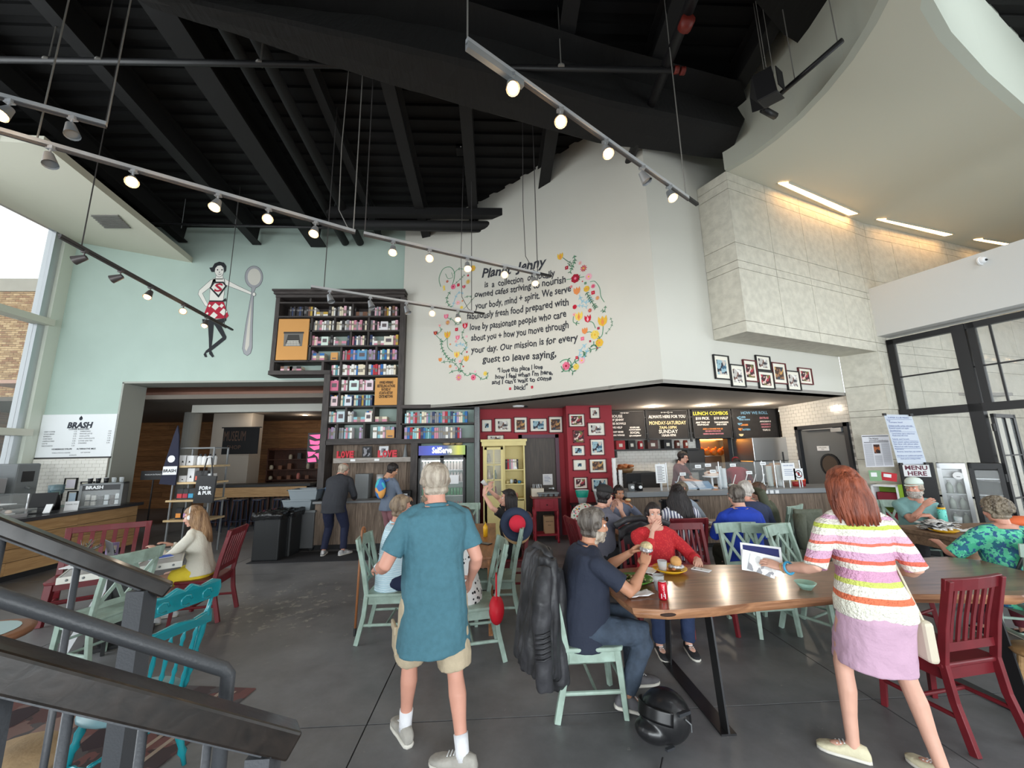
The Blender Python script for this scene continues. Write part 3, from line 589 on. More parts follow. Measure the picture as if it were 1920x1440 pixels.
# tan display panels
m_tan=mat('tan_card',rgb(206,152,88),.8)
def pan(x0,x1,y0,y1,name,label):
 a=V(sx(x0,y1),D0-.01,sz(y1)); b=V(sx(x1,y1),D0+.02,sz(y0)); t=T(name,label,'sign',a); part('board',MB().bb((0,0,0),b-a),m_tan,t); return t,(b-a)
t,s_=pan(517,575,598,674,'poster_board','tan display panel with a picture of an old typewriter in the bookcase')
mg=mat('typewriter_grey',rgb(112,110,106),.7); mk=mat('typewriter_dark',rgb(60,58,56),.7); ml=mat('typewriter_pale',rgb(196,194,186),.7)
cx,cz=s_.x*.52,s_.z*.5; mb=MB(); W_=s_.x*.3
mb.prism([(cx-W_,-.003,cz-.16),(cx+W_,-.003,cz-.16),(cx+W_*1.05,-.003,cz+.16),(cx-W_*1.05,-.003,cz+.16)],(0,.003,0),0)
mb.prism([(cx-W_*.8,-.005,cz-.1),(cx+W_*.8,-.005,cz-.1),(cx+W_*.6,-.005,cz+.1),(cx-W_*.6,-.005,cz+.1)],(0,.003,0),1)
mb.prism([(cx-W_*.75,-.007,cz-.15),(cx+W_*.75,-.007,cz-.15),(cx+W_*.6,-.007,cz-.03),(cx-W_*.6,-.007,cz-.03)],(0,.003,0),2)
mb.prism([(cx-W_*1.1,-.005,cz+.13),(cx+W_*1.1,-.005,cz+.13),(cx+W_*1.1,-.005,cz+.17),(cx-W_*1.1,-.005,cz+.17)],(0,.003,0),1)
for r in range(3):
 for c in range(8): mb.ell((cx-W_*.6+c*W_*.17,-.008,cz-.13+r*.035),(.012,.003,.01),6,4,mi=1)
part('typewriter_picture',mb,[mg,mk,ml],t)
t,s_=pan(702,744,709,760,'poster_board','tan lettered panel with a crown of small pins low in the bookcase')
mb=MB()
for i,l in enumerate(('AWARD-WINNING','BESTSELLING AUTHORS','FEATURED AT','ATLANTA HISTORY','CENTER MIDTOWN')): txt(mb,l,.07,plane_fn((s_.x/2,-.003,s_.z*(.78-.13*i)),(1,0,0),(0,0,1.25)),fit=s_.x*(.62,.8,.42,.62,.62)[i],bold=.002)
part('lettering',mb,m_ink,t)
# ------------------------------------------------------------------ books
BC=dict(cream=(226,216,192),white=(232,232,228),black=(40,38,40),brown=(112,78,60),pink=(204,136,156),red=(178,44,56),blue=(44,108,176),navy=(44,58,96),teal=(86,150,160),grey=(140,142,148),mustard=(196,164,72),lilac=(176,150,186),aqua=(142,196,206),rose=(222,176,190))
m_pages=mat('book_pages',rgb(224,214,190),.9); BM={}
for n_,c in BC.items():
 mm=mat('book_cover_'+n_,rgb(*c),.6)
 band=mat('book_band_%s'%('dark' if sum(c)>400 else 'light'),rgb(*([int(q*.62) for q in c] if sum(c)>400 else [min(255,int(q*.5+90)) for q in c])),.6)
 for s_,(tk,hh) in enumerate(((.042,.235),(.055,.25),(.034,.21))):
  b=MB(); b.bb((-tk/2,0,0),(tk/2,.17,hh),0); b.bb((-tk/2+.004,.004,hh),(tk/2-.004,.168,hh+.001),1); b.bb((-tk/2+.002,-.0015,hh*(.55,.3,.7)[s_]),(tk/2-.002,0,hh*(.72,.6,.8)[s_]),2)
  BM[n_,s_]=(b.mesh('book',[mm,m_pages,band]),tk,hh)
ORD=['top empty','first','second','third','fourth','fifth','sixth','seventh','eighth','ninth']
PAL={0:['black','cream','brown','black','grey'],1:['black','cream','white','rose','mustard','navy','black','brown','black','grey'],2:['white','cream','pink','black','grey','rose','white','cream'],3:['white','pink','grey','rose','mustard','navy','black','cream'],4:['white','pink','blue','cream','lilac','grey','navy','teal','red'],5:['white','cream','blue','white','teal','pink','grey','white','red'],6:['pink','white','rose','cream','lilac','white'],7:['white','aqua','blue','navy','teal','cream','mustard','blue'],8:['white','white','pink','aqua','blue','grey','cream'],9:['white','white','grey','pink','aqua','rose','lilac']}
GAP={(4,0):(600,640),(8,2):(722,760),(9,1):(655,668),(9,2):(0,693)}
nb=0; used_l={}
def book(x,y,z,col,size,label,group,tilt=0,flat=False):
 global nb
 me,tk,hh=BM[col,size]; o=bpy.data.objects.new('book',me); COL.objects.link(o); o.location=(x,y,z); o['label']=label; o['category']='book'; o['group']=group
 if flat: o.rotation_euler=(0,PI/2,0); o.location=(x-hh/2,y,z+tk/2)
 elif tilt: o.rotation_euler=(0,tilt,0)
 nb+=1; return tk,hh
for i,(y,_,divs,xa,xb,bk) in enumerate(rows):
 if not bk: continue
 z=sz(y)+.001; xs_=[sx(xa)+.01]+[sx(d_,y) for d_ in divs]+[sx(xb,y)-.02]
 for c in range(len(xs_)-1):
  x=xs_[c]+.03; end=xs_[c+1]-.045; pl_=['left','middle','right'][c] if len(xs_)==4 else ['left','right'][c] if len(xs_)==3 else 'wide'
  pal=PAL[i]; nflat=0
  while x<end:
   g=GAP.get((i,c))
   px=sx(0,0)
   if g and sx(g[0] or xa,y)<x<sx(g[1],y): x+=.05; continue
   if RR()<.07 and x+.26<end and i not in (5,):
    zz=z; cc=random.choice(pal)
    for q in range(random.choice((2,3))):
     tk,hh=book(x+.125,D0+.05,zz,cc,1,'%s book lying in the flat pile in the %s compartment of the %s shelf'%(cc,pl_,ORD[i]),'books in the tall bookcase',flat=True); zz+=tk+.001; cc=random.choice(pal)
    x+=.27; continue
   cc=random.choice(pal); s_=random.choice((0,0,1,2)); tk=BM[cc,s_][1]
   book(x+tk/2,D0+.04+RR()*.03,z,cc,s_,'%s %s book standing in the %s compartment of the %s bookcase shelf'%(cc,('mid-size','thick','short')[s_],pl_,ORD[i]),'books in the tall bookcase'); x+=tk+.003+(.01 if RR()<.2 else 0)
z=zb0+.072
for k,(x,cc) in enumerate(((sx(524),'rose'),(sx(524),'brown'),(sx(541),'pink'),(sx(541),'black'))): book(x+.13,D0+.05,z+(.056 if k%2 else 0),cc,1,'%s book lying flat in the bottom left tray of the bookcase'%cc,'books in the tall bookcase',flat=True)
for r,(y,xe) in enumerate(((793.5,872),(821.5,862))):
 z=(sz(795) if r==0 else sz(822)-.03)+.001; x=XR+.08; pal=['white','cream','aqua','navy','pink','blue','grey','lilac','teal','red'] 
 while x<sx(xe,y) and nb<300:
  cc=random.choice(pal); s_=random.choice((0,1,2)); tk=BM[cc,s_][1]; tilt=0
  book(x+tk/2,D0+.04,z,cc,s_,'%s %s book on the %s shelf above the drinks fridge'%(cc,('mid-size','thick','short')[s_],('upper','lower')[r]),'books over the fridge'); x+=tk+.004
print('books',nb)
# face-out picture books and objects on shelves
for (px,y,w_,h_,c,l) in ((720,618.7,.16,.2,(226,226,230),'white face-out book with a dark photo on the second shelf'),(608,647,.15,.2,(206,224,214),'pale green face-out book on the third shelf'),(728,647,.2,.2,(226,222,206),'cream face-out book at the right of the third shelf'),(678,674.5,.2,.21,(96,150,190),'blue face-out book on the fourth shelf'),(663,732,.2,.22,(206,232,228),'mint face-out book on the sixth shelf'),(692,732,.16,.22,(226,206,216),'pale pink face-out book on the sixth shelf'),(626,732,.17,.22,(206,110,140),'pink striped face-out book on the sixth shelf'),(652,760.5,.14,.2,(216,222,232),'pale grey face-out book on the seventh shelf'),(626,760.5,.13,.21,(222,196,202),'rose face-out book on the seventh shelf'),(638,791,.16,.23,(190,208,214),'pale blue face-out book on the eighth shelf'),(690,791,.14,.2,(232,226,222),'white and red face-out book on the eighth shelf'),(626,674.5,.15,.17,(206,152,88),'small tan card box on the fourth shelf'),(731,822,.17,.17,(206,152,88),'small tan card box on the ninth shelf')):
 p=V(sx(px,y),D0+.005,sz(y)+.001); box='box' in l
 t=T('card_box' if box else 'display_book',l,'box' if box else 'book',p); part('body' if box else 'cover',MB().bb((-w_/2,0,0),(w_/2,.03,h_)),mat('cov_%d'%nb+l[:14],rgb(*c),.6),t); nb+=1
 part('print',MB().bb((-w_*.3,-.002,h_*(.15 if box else .35)),(w_*.3,0,h_*(.3 if box else .75))),mat('dull_print',rgb(100,92,96),.7),t)
# ------------------------------------------------------------------ niche with LOVE letters
nw=T('niche_counter','serving counter of weathered barn boards in the bookcase niche','counter',(0,0,0))
XA,XB=XM+.12,sx(768,900)-.01; YN=8.05
zc=.92
part('worktop',MB().bb((XM+.06,YN,zc-.045),(XB+.0,8.74,zc)),mat('grey_worktop',rgb(128,130,132),.4),nw,bev=.005)
x=XM+.1; k=0
while x<XB-.03:
 w_=min((.27,.2,.33,.25)[k%4],XB-x); part('front_board',MB().bb((x+.002,YN+.04,.1),(x+w_-.002,YN+.065,zc-.05)),m_barn,nw); x+=w_; k+=1
part('kick_board',MB().bb((XM+.1,YN+.1,0),(XB,YN+.12,.1)),m_black,nw); part('carcass',MB().bb((XM+.11,YN+.07,.1),(XB-.01,8.7,zc-.05)),m_black,nw)
bb_=T('board_backing','tall weathered barn-board lining behind the niche counter','panelling',(0,0,0)); x=XM+.12; k=0
while x<XB-.02:
 w_=min((.17,.21,.15,.19)[k%4],XB-x); part('board',MB().bb((x+.002,8.74-(k%3)*.004,zc),(x+w_-.002,8.77,zh_-.08)),m_barn,bb_); x+=w_; k+=1
zs_=sz(862)
t=T('floating_shelf','pale weathered shelf board carrying two red LOVE words and framed pictures','shelf',(0,0,0)); xs0,xs1=aty(624,865,8.4).x,aty(770,862,8.4).x
part('board',MB().bb((xs0,8.42,zs_-.06),(xs1,8.735,zs_+.04)),wood('pale_board',rgb(176,170,164),rgb(140,132,124),(1.5,10,14),.7),t)
for px in (661,706): q=aty(px,863,8.4).x; part('price_card',MB().bb((q-.05,8.415,zs_-.03),(q+.05,8.42,zs_+.015)),m_paper,t)
m_lv=mat('love_red',rgb(196,34,52),.45); m_lvd=mat('love_dark_outline',rgb(110,20,30),.5)
for i,(px0,px1) in enumerate(((631,663),(708,744))):
 a=aty(px0,853,8.45).x;b=aty(px1,853,8.45).x
 t=T('love_letters','red cut-out LOVE word standing on the pale shelf %s'%('beside the dark picture frame' if i==0 else 'in front of the leaning white picture'),'sign',((a+b)/2,8.47,zs_+.041))
 w4=(b-a)/4
 for k,ch in enumerate('LOVE'):
  mb=MB(); txt(mb,ch,.2,plane_fn((0,0,0),(1,0,0),(0,0,1)),bold=.012)
  if not mb.v: continue
  xs2=[v[0] for v in mb.v]; zs2=[v[2] for v in mb.v]; fx=w4*.98/(max(xs2)-min(xs2)); fz=.15/(max(zs2)-min(zs2)); cx=(max(xs2)+min(xs2))/2; mz=min(zs2)
  mb.v=[((v[0]-cx)*fx+(k-1.5)*w4,0,(v[2]-mz)*fz) for v in mb.v]
  o=part('letter',mb,m_lv,t,solid=.04); o['label']='red letter '+ch
for i,(px,lean,l) in enumerate(((685,0,'black frame with a dark portrait on the pale shelf between the red words'),(716,.12,'white leaning picture with a small dark print behind the second red word'))):
 q=aty(px,853,8.5); t=T('picture_frame',l,'picture',(q.x,8.6,zs_+.042)); t.rotation_euler=(-lean,0,0)
 part('frame',MB().bb((-.1,0,0),(.1,.02,.24)),m_black if i==0 else m_paper,t); part('photo',MB().bb((-.075,-.004,.03),(.075,0,.21)) if i==0 else MB().bb((-.05,-.004,.1),(.04,0,.19)),cells('dim_photo%d'%i,[(.02,.02,.025),(.3,.3,.33),(.05,.05,.06)],18),t)
q=aty(759,850,8.5); t=T('metal_cone','tall dull metal cone at the right end of the pale shelf','ornament',(q.x,8.55,zs_+.042)); part('cone',MB().lathe([(.05,0),(.012,.26),(0,.26)],n=14),m_grey,t); part('base',MB().lathe([(.06,0),(.06,.01),(0,.01)],n=14),m_grey,t)
# things on the niche counter
def boxy(name,label,cat,px,py,Y,z,w_,d_,h_,m,group=None,bev=.006):
 q=aty(px,py,Y); return solo(name,label,cat,MB().bb((-w_/2,-d_/2,0),(w_/2,d_/2,h_)),m,group,bev=bev,loc=(q.x,Y,z))
m_bluec=mat('blue_plastic',rgb(60,130,190),.3,alpha=.8); m_clear=mat('clear_plastic',rgb(225,232,235),.1,alpha=.35); m_steel=mat('stainless',rgb(178,180,182),.28,metal=.9)
def jug(name,label,px,Y,z,h_,r,m,cat='pitcher'):
 q=aty(px,920,Y); t=T(name,label,cat,(q.x,Y,z)); part('body',MB().lathe([(0,0),(r*.8,0),(r,h_*.95),(r*1.03,h_),(r*.96,h_),(r*.75,.01),(0,.01)],n=14),m,t,True); part('handle',MB().tube([(r*.9,0,h_*.85),(r*1.6,0,h_*.7),(r*1.5,0,h_*.35),(r*.85,0,h_*.2)],.008,6),m,t,True); part('lid',MB().lathe([(0,h_),(r*1.05,h_),(r*.9,h_+.02),(0,h_+.025)],n=14),m,t); return t
jug('pitcher','blue plastic water pitcher at the left end of the niche counter',617,8.3,zc,.24,.08,m_bluec)
boxy('napkin_bin','black square bin at the left end of the niche counter','bin',607,920,8.45,zc,.16,.2,.2,m_black)
boxy('steel_panel_box','grey steel drinks cooler behind the bending man','cooler',682,915,8.55,zc,.28,.3,.5,m_grey)
t=T('cup_tower','tall clear cup dispenser filled with wrapped cups on the niche counter','dispenser',(aty(712,910,8.5).x,8.5,zc)); part('tube',MB().cyl((0,0,0),(0,0,.48),.075,n=14),m_clear,t,True); part('cups',MB().lathe([(.0,.02),(.055,.02),(.065,.44),(0,.44)],n=14),cells('cup_wrap',[rgb(150,190,220),rgb(230,230,235),rgb(210,90,70)],14),t,True); part('base',MB().lathe([(.1,0),(.1,.03),(.07,.04)],n=14),m_black,t)
t=T('napkin_dispenser','black napkin dispenser at the right end of the niche counter','dispenser',(aty(762,932,8.3).x,8.3,zc)); part('body',MB().bb((-.1,-.09,0),(.1,.09,.16)),m_black,t,bev=.02); part('napkin',MB().bb((-.04,-.1,.06),(.04,-.09,.1)),m_paper,t)
# ------------------------------------------------------------------ drinks fridge
fx0,fx1=sx(784,900),sx(874,900)-.02
fr=T('drinks_fridge','tall black glass-door drinks fridge under a blue and yellow SelfServe header','fridge',((fx0+fx1)/2,8.4,0)); W_=(fx1-fx0)/2; HF=1.98
part('body',MB().bb((-W_,.02,0),(W_,.06,.14)).bb((-W_,.02,.1),(-W_+.05,.6,HF)).bb((W_-.05,.02,.1),(W_,.6,HF)).bb((-W_,.02,HF-.3),(W_,.6,HF)).bb((-W_,.55,.1),(W_,.6,HF)).bb((-W_,.02,.1),(W_,.6,.16)),m_black,fr)
m_hd=mat('header_gradient',(0,0,1),.3); tt=m_hd.node_tree; b_=tt.nodes['Principled BSDF']; tc=tt.nodes.new('ShaderNodeTexCoord'); sp=tt.nodes.new('ShaderNodeSeparateXYZ'); r_=tt.nodes.new('ShaderNodeValToRGB'); tt.links.new(tc.outputs['Generated'],sp.inputs[0]); tt.links.new(sp.outputs[0],r_.inputs[0]); tt.links.new(r_.outputs[0],b_.inputs['Base Color']); tt.links.new(r_.outputs[0],b_.inputs['Emission Color']); b_.inputs['Emission Strength'].default_value=.35
e=r_.color_ramp.elements; e[0].position=0; e[0].color=rgb(30,30,140)+(1,); e[1].position=1; e[1].color=rgb(120,150,60)+(1,)
for p_,c_ in ((.35,(36,70,190)),(.6,(50,70,120)),(.85,(190,190,50))): q=e.new(p_); q.color=rgb(*c_)+(1,)
part('header_sign',MB().bb((-W_,-.02,HF-.2),(W_,.02,HF)),m_hd,fr,label='blue to yellow header reading SelfServe')
mb=MB(); txt(mb,'SelfServe',.17,plane_fn((0,-.024,HF-.155),(1,0,0),(0,0,1)),bold=.006,fit=W_*.85); part('lettering',mb,mat('lit_white',(1,1,1),.5,emit=.6),fr)
for s_ in (-1,1):
 dr_=part('door',MB().bb((s_*W_*.5-W_*.5,-.01,.14),(s_*W_*.5-W_*.5+.04,.02,HF-.22)).bb((s_*W_*.5+W_*.5-.04,-.01,.14),(s_*W_*.5+W_*.5,.02,HF-.22)).bb((s_*W_*.5-W_*.5,-.01,.14),(s_*W_*.5+W_*.5,.02,.19)).bb((s_*W_*.5-W_*.5,-.01,HF-.26),(s_*W_*.5+W_*.5,.02,HF-.22)),m_black,fr)
 part('pane',MB().bb((s_*W_*.5-W_*.5+.04,.0,.19),(s_*W_*.5+W_*.5-.04,.005,HF-.26)),m_glass,dr_); part('handle',MB().bb((s_*.05-.012,-.05,.8),(s_*.05+.012,-.03,1.2)),m_grey,dr_)
part('notice',MB().bb((W_*.28,-.014,1.18),(W_*.72,-.01,1.36)),m_paper,fr)
part('inner_lamp',MB().bb((-W_+.06,.08,HF-.33),(W_-.06,.1,HF-.31)),mat('cool_tube',(.9,1,1),.5,emit=5),fr)
shz=[.3,.62,.94,1.22,1.47]
for z_ in shz: part('shelf',MB().bb((-W_+.05,.06,z_-.015),(W_-.05,.5,z_)),m_paper,fr)
bcol=[('pink-labelled',(200,120,140)),('pink-labelled',(206,150,160)),('green',(40,140,84)),('white-labelled',(220,210,205)),('white-labelled',(226,214,206))]
fq=fr.location
for r in range(5):
 nm,c=bcol[r]; me=MB().lathe([(0,0),(.028,0),(.03,.01),(.03,.13),(.012,.17),(.012,.19),(0,.19)],n=10).mesh('bottle',mat('drink_'+nm+str(r),rgb(*c),.25),True)
 if r==2: me=MB().lathe([(0,0),(.03,0),(.033,.01),(.033,.14),(.028,.155),(0,.155)],n=10).mesh('can',MATS['drink_green2'],True)
 for k in range(13):
  o=bpy.data.objects.new('drink_can' if r==2 else 'drink_bottle',me); COL.objects.link(o); o.location=(fq.x-W_+.09+k*(2*W_-.18)/12,fq.y+.11,shz[r]+.001); o['category']='can' if r==2 else 'bottle'
  o['label']='%s %s in the row on the %s fridge shelf'%(nm,'can' if r==2 else 'bottle',('bottom','second lowest','middle','second highest','top')[r]); o['group']='drinks on the %s fridge shelf'%('bottom','second lowest','middle','second highest','top')[r]
t=T('bread_heap','heap of wrapped rolls on top of the drinks fridge','bread',(fq.x+.2,8.55,HF+.001)); 
for k in range(6): part('roll',MB().ell((RU(-.2,.2),RU(-.08,.08),.045+.04*(k%2)),(.09,.05,.045),8,6),mat('bread_crust',rgb(206,178,130),.7,var=.2),t,True)
# ------------------------------------------------------------------ framed pictures
m_cream=mat('cream_mount',rgb(232,228,214),.8); m_wine=mat('wine_frame',rgb(96,28,34),.5)
PH=[cells('photo_a',[rgb(60,60,66),rgb(190,186,180),rgb(120,90,80),rgb(230,226,220)],22,dist=.05),cells('photo_b',[rgb(196,150,90),rgb(80,60,50),rgb(150,110,80),rgb(60,70,80)],18,dist=.04),cells('photo_c',[rgb(60,96,120),rgb(150,180,190),rgb(50,50,60),rgb(200,190,180)],18,dist=.05),cells('photo_d',[rgb(170,60,70),rgb(70,40,44),rgb(220,190,180),rgb(110,110,60)],20,dist=.04)]
def picture(label,c,w_,h_,ux,nn,fm,ph,frac=.52,group=None):
 """centre c, unit vector ux along the wall, nn out of the wall"""
 ux=V(*ux).normalized(); nn=V(*nn).normalized(); t=T('picture_frame',label,'picture',c); M3=Matrix((ux,-nn,V(0,0,1))).transposed(); t.rotation_euler=M3.to_euler()
 b=.018; m=MB(); m.bb((-w_/2,-.03,-h_/2),(-w_/2+b,0,h_/2)).bb((w_/2-b,-.03,-h_/2),(w_/2,0,h_/2)).bb((-w_/2,-.03,-h_/2),(w_/2,0,-h_/2+b)).bb((-w_/2,-.03,h_/2-b),(w_/2,0,h_/2))
 part('frame',m,fm,t); part('mount',MB().bb((-w_/2+b,-.012,-h_/2+b),(w_/2-b,-.004,h_/2-b)),m_cream,t); part('photo',MB().bb((-w_/2*frac,-.015,-h_/2*frac),(w_/2*frac,-.012,h_/2*frac)),ph,t); return t
R6=lambda x,y:(880+x/4.8,740+y/4.8)
fr1=[(110,222,205,338,'small upright','first from the left in the top row',2,.35),(228,212,378,340,'wide','second in the top row',0,.6),(402,200,520,345,'upright warm-toned','third in the top row, over the dark door',1,.62),(545,212,697,335,'wide blue-grey','fourth in the top row, over the dark door',2,.62),(715,195,835,345,'upright orange and brown','last in the top row',1,.65),(160,362,312,440,'low wide','half hidden behind the yellow cabinet top',0,.6)]
for x0,y0,x1,y1,k,w2,p,f_ in fr1:
 a=aty(*R6(x0,y1),8.85);b=aty(*R6(x1,y0),8.85); picture('%s photo on the red wall, %s'%(k,w2),((a.x+b.x)/2,8.849,(a.z+b.z)/2),b.x-a.x,b.z-a.z,(1,0,0),(0,-1,0),m_wine,PH[p],f_,'photos on the red wall')
fr2=[(895,172,1035,292,'wide crowd','top left',3,.68),(1085,112,1170,218,'small upright','topmost right',0,.45),(1065,250,1215,372,'wide street','second down on the right',0,.6),(935,320,1028,435,'unmounted busy','second down on the left',3,.9),(1090,398,1210,548,'tall black and white','third down on the right',2,.68),(922,455,1037,552,'small blue-green','third down on the left',2,.5),(932,580,1050,685,'white-mounted tiny','fourth down on the left',2,.28),(1080,575,1230,705,'wide sepia','fourth down on the right',1,.62),(940,740,1060,850,'bottom left reddish','lowest on the left',3,.65),(1098,748,1245,870,'bottom right blue and pink','lowest on the right',2,.7)]
for x0,y0,x1,y1,k,w2,p,f_ in fr2:
 a=aty(*R6(x0,y1),8.4);b=aty(*R6(x1,y0),8.4); picture('%s photo on the red pier, %s'%(k,w2),((a.x+b.x)/2,8.399,(a.z+b.z)/2),b.x-a.x,b.z-a.z,(1,0,0),(0,-1,0),m_wine if 'blue and pink' not in k else m_wine,PH[p],f_,'photos on the red pier')
dW=(WR[1]-WR[0]).normalized(); R7=lambda x,y:(1280+x/3,440+y/3)
fr3=[(172,680,258,815,'tall black-framed blue','first from the stone end',2),(265,733,345,857,'black-framed pale figure','second, hung low',0),(338,707,412,828,'red-framed green','third',3),(407,683,488,765,'small wide grey','highest of the cluster',0),(420,770,508,868,'black-framed wide pink','below the highest one',3),(500,723,578,840,'red-framed orange','fifth',1),(580,768,655,877,'narrow black-framed','lowest of the cluster',0),(648,752,722,843,'small square red-framed dark','last on the right',3)]
for x0,y0,x1,y1,k,w2,p in fr3:
 a=atpl(*R7(x0,(y0+y1)/2),WR[0],WR[1]);b=atpl(*R7(x1,(y0+y1)/2),WR[0],WR[1]); z0=atpl(*R7((x0+x1)/2,y1),WR[0],WR[1]).z; z1=atpl(*R7((x0+x1)/2,y0),WR[0],WR[1]).z; c=(a+b)/2; nn=V(dW.y,-dW.x); sk=1
 picture('%s photo on the white wall under the stone, %s'%(k,w2),(c.x+nn.x*.002,c.y+nn.y*.002,(z0+z1)/2),(b-a).xy.length,z1-z0,(dW.x,dW.y,0),(nn.x,nn.y,0),m_wine if 'red' in k else m_black,PH[p],.6,'photo cluster under the limestone')
# ------------------------------------------------------------------ yellow cabinet
m_yel=mat('butter_paint',rgb(220,205,142),.55,var=.06,vscale=5)
ya,yb=aty(906,900,8.42).x,aty(985,900,8.42).x; W_=yb-ya; yc=T('yellow_cabinet','tall butter-yellow cabinet with a glazed door and open shelves by the red wall','cabinet',(ya,8.42,0)); HY=aty(945,828,8.42).z; mid=W_*.5
part('body',MB().bb((0,0,.06),(.03,.36,HY)).bb((W_-.03,0,.06),(W_,.36,HY)).bb((0,.33,.06),(W_,.36,HY)).bb((0,0,.06),(W_,.36,.1)).bb((mid-.02,0,.06),(mid+.02,.33,HY)).bb((0,0,HY-.04),(W_,.36,HY)),m_yel,yc)
part('cornice',MB().bb((-.05,-.05,HY),(W_+.05,.37,HY+.05)).bb((-.03,-.03,HY-.09),(W_+.03,.37,HY)),m_yel,yc)
for x_ in (0,W_-.05): part('foot',MB().bb((x_,0,0),(x_+.05,.05,.06)),m_yel,yc); part('foot',MB().bb((x_,.3,0),(x_+.05,.35,.06)),m_yel,yc)
z0,z1=.92,HY-.12; dr_=MB().bb((.03,-.02,.1),(.08,.0,z1)).bb((mid-.07,-.02,.1),(mid-.02,0,z1)).bb((.03,-.02,z1-.05),(mid-.02,0,z1)).bb((.03,-.02,.1),(mid-.02,0,z0))
for k in range(1,3): zz=z0+(z1-z0-.05)*k/3; dr_.bb((.08,-.018,zz-.012),(mid-.07,-.002,zz+.012))
dr_.bb(((mid+.01)/2-.01,-.018,z0),((mid+.01)/2+.01,-.002,z1)); dq=part('door',dr_,m_yel,yc)
part('pane',MB().bb((.08,-.01,z0),(mid-.07,-.007,z1-.05)),m_glass,dq); part('knob',MB().ell((mid-.05,-.035,1.0),(.014,.014,.014)),m_black,dq,True)
for z_ in (1.15,1.45,.85): part('shelf',MB().bb((mid+.02,.01,z_-.02),(W_-.03,.33,z_)),m_yel,yc)
for z_ in (1.25,1.6,.9): part('shelf',MB().bb((.03,.03,z_-.015),(mid-.02,.33,z_)),m_yel,yc)
dq=part('drawer',MB().bb((mid+.03,-.015,.62),(W_-.035,0,.8)),m_yel,yc,bev=.004); part('knob',MB().ell(((mid+W_)/2,-.03,.71),(.015,.015,.015)),m_black,dq,True); part('drawer',MB().bb((mid+.03,-.015,.15),(W_-.035,0,.59)),m_yel,yc,bev=.004)
for k in range(7):
 cc=['black','red','grey','rose','white','cream','black'][k]; tk=.034; x_=ya+mid+.05+k*.04
 if x_<yb-.08: book(x_,8.45,1.451,cc,2,'%s slim book on the top shelf of the yellow cabinet'%cc,'books in the yellow cabinet')
t=T('white_figurine','white carved figurine in front of the books in the yellow cabinet','figurine',(ya+W_*.78,8.5,1.451)); part('body',MB().lathe([(0,0),(.06,0),(.055,.05),(.03,.09),(.02,.12),(0,.13)],n=12),m_paper,t,True); part('head',MB().ell((0,0,.145),(.025,.025,.03)),m_paper,t,True)
for k,(c,l,h_) in enumerate((((206,190,140),'beige cup',.06),((205,215,214),'pale blue jar',.09),((30,30,36),'black rounded teapot',.09),((50,120,160),'blue mug',.06))):
 t=T('jar',l+' on the middle shelf of the yellow cabinet','ornament',(ya+mid+.07+k*.085,8.52,1.151)); part('body',MB().lathe([(0,0),(.028,0),(.036,h_*.4),(.03,h_*.9),(.02,h_),(0,h_)],n=12),mat(l,rgb(*c),.35),t,True); part('handle',MB().tube([(.03,0,h_*.3),(.048,0,h_*.5),(.03,0,h_*.8)],.005,5),MATS[l],t,True)
for k,(c,l) in enumerate((((220,226,232),'white ribbed jar'),((150,190,110),'green trinket'),((206,140,120),'coral trinket'))):
 t=T('jar',l+' on the lower open shelf of the yellow cabinet','ornament',(ya+mid+.08+k*.09,8.52,.851)); part('body',MB().lathe([(0,0),(.03,0),(.034,.05),(.02,.09),(0,.09)],n=12),mat(l,rgb(*c),.35),t,True); part('lid',MB().ell((0,0,.09),(.022,.022,.015)),MATS[l],t,True)
for k,(z_,c) in enumerate(((1.251,(206,190,170)),(1.251,(90,120,90)),(1.601,(150,140,120)),(.901,(150,80,60)),(.901,(90,130,100)))):
 t=T('jar','glass-door trinket %s in the yellow cabinet'%['behind the middle pane, pale','behind the middle pane, green','behind the top pane, grey','behind the bottom pane, brown','behind the bottom pane, sage'][k],'ornament',(ya+.12+.13*(k%2),8.6,z_)); part('body',MB().lathe([(0,0),(.04,0),(.05,.06),(.03,.12),(.03,.16),(0,.16)],n=12),mat('tr%d'%k,rgb(*c),.4),t,True); part('neck',MB().cyl((0,0,.16),(0,0,.19),.02),MATS['tr%d'%k],t)
# small red side cabinet
m_redc=mat('red_painted_wood',rgb(150,34,50),.5,var=.12,vscale=6)
ra,rb_=aty(1001,960,8.1).x,aty(1049,960,8.1).x; W_=rb_-ra; rc=T('red_side_table','small red painted side table with a drawer and turned legs','side table',(ra,8.1,0)); HR=.9
part('tabletop',MB().bb((-.04,-.03,HR-.03),(W_+.04,.4,HR)),wood('red_brown_top',rgb(132,70,56),rgb(96,50,40),(1.5,9,9)),rc,bev=.004); part('apron',MB().bb((.02,.0,.62),(W_-.02,.38,HR-.03)),m_redc,rc)
dq=part('drawer',MB().bb((W_*.25,-.015,.66),(W_*.78,0,.83)),m_redc,rc,bev=.004); part('knob',MB().ell((W_*.52,-.025,.745),(.013,.013,.013)),m_black,dq,True)
for x_ in (.03,W_-.03):
 for y_ in (.03,.35): part('leg',MB().lathe([(.022,0),(.026,.05),(.018,.1),(.03,.14),(.022,.2),(.028,.4),(.018,.5),(.03,.55),(.026,.66)],(x_,y_,0),10),m_redc,rc,True)
part('lower_shelf',MB().bb((.02,.02,.14),(W_-.02,.36,.17)),m_redc,rc)
t=T('card_box','brown cardboard box with small print under the red side table','box',(ra+W_*.62,8.3,.171)); part('carton',MB().bb((-.1,-.1,0),(.1,.1,.33)),mat('brown_card',rgb(180,146,112),.85),t)
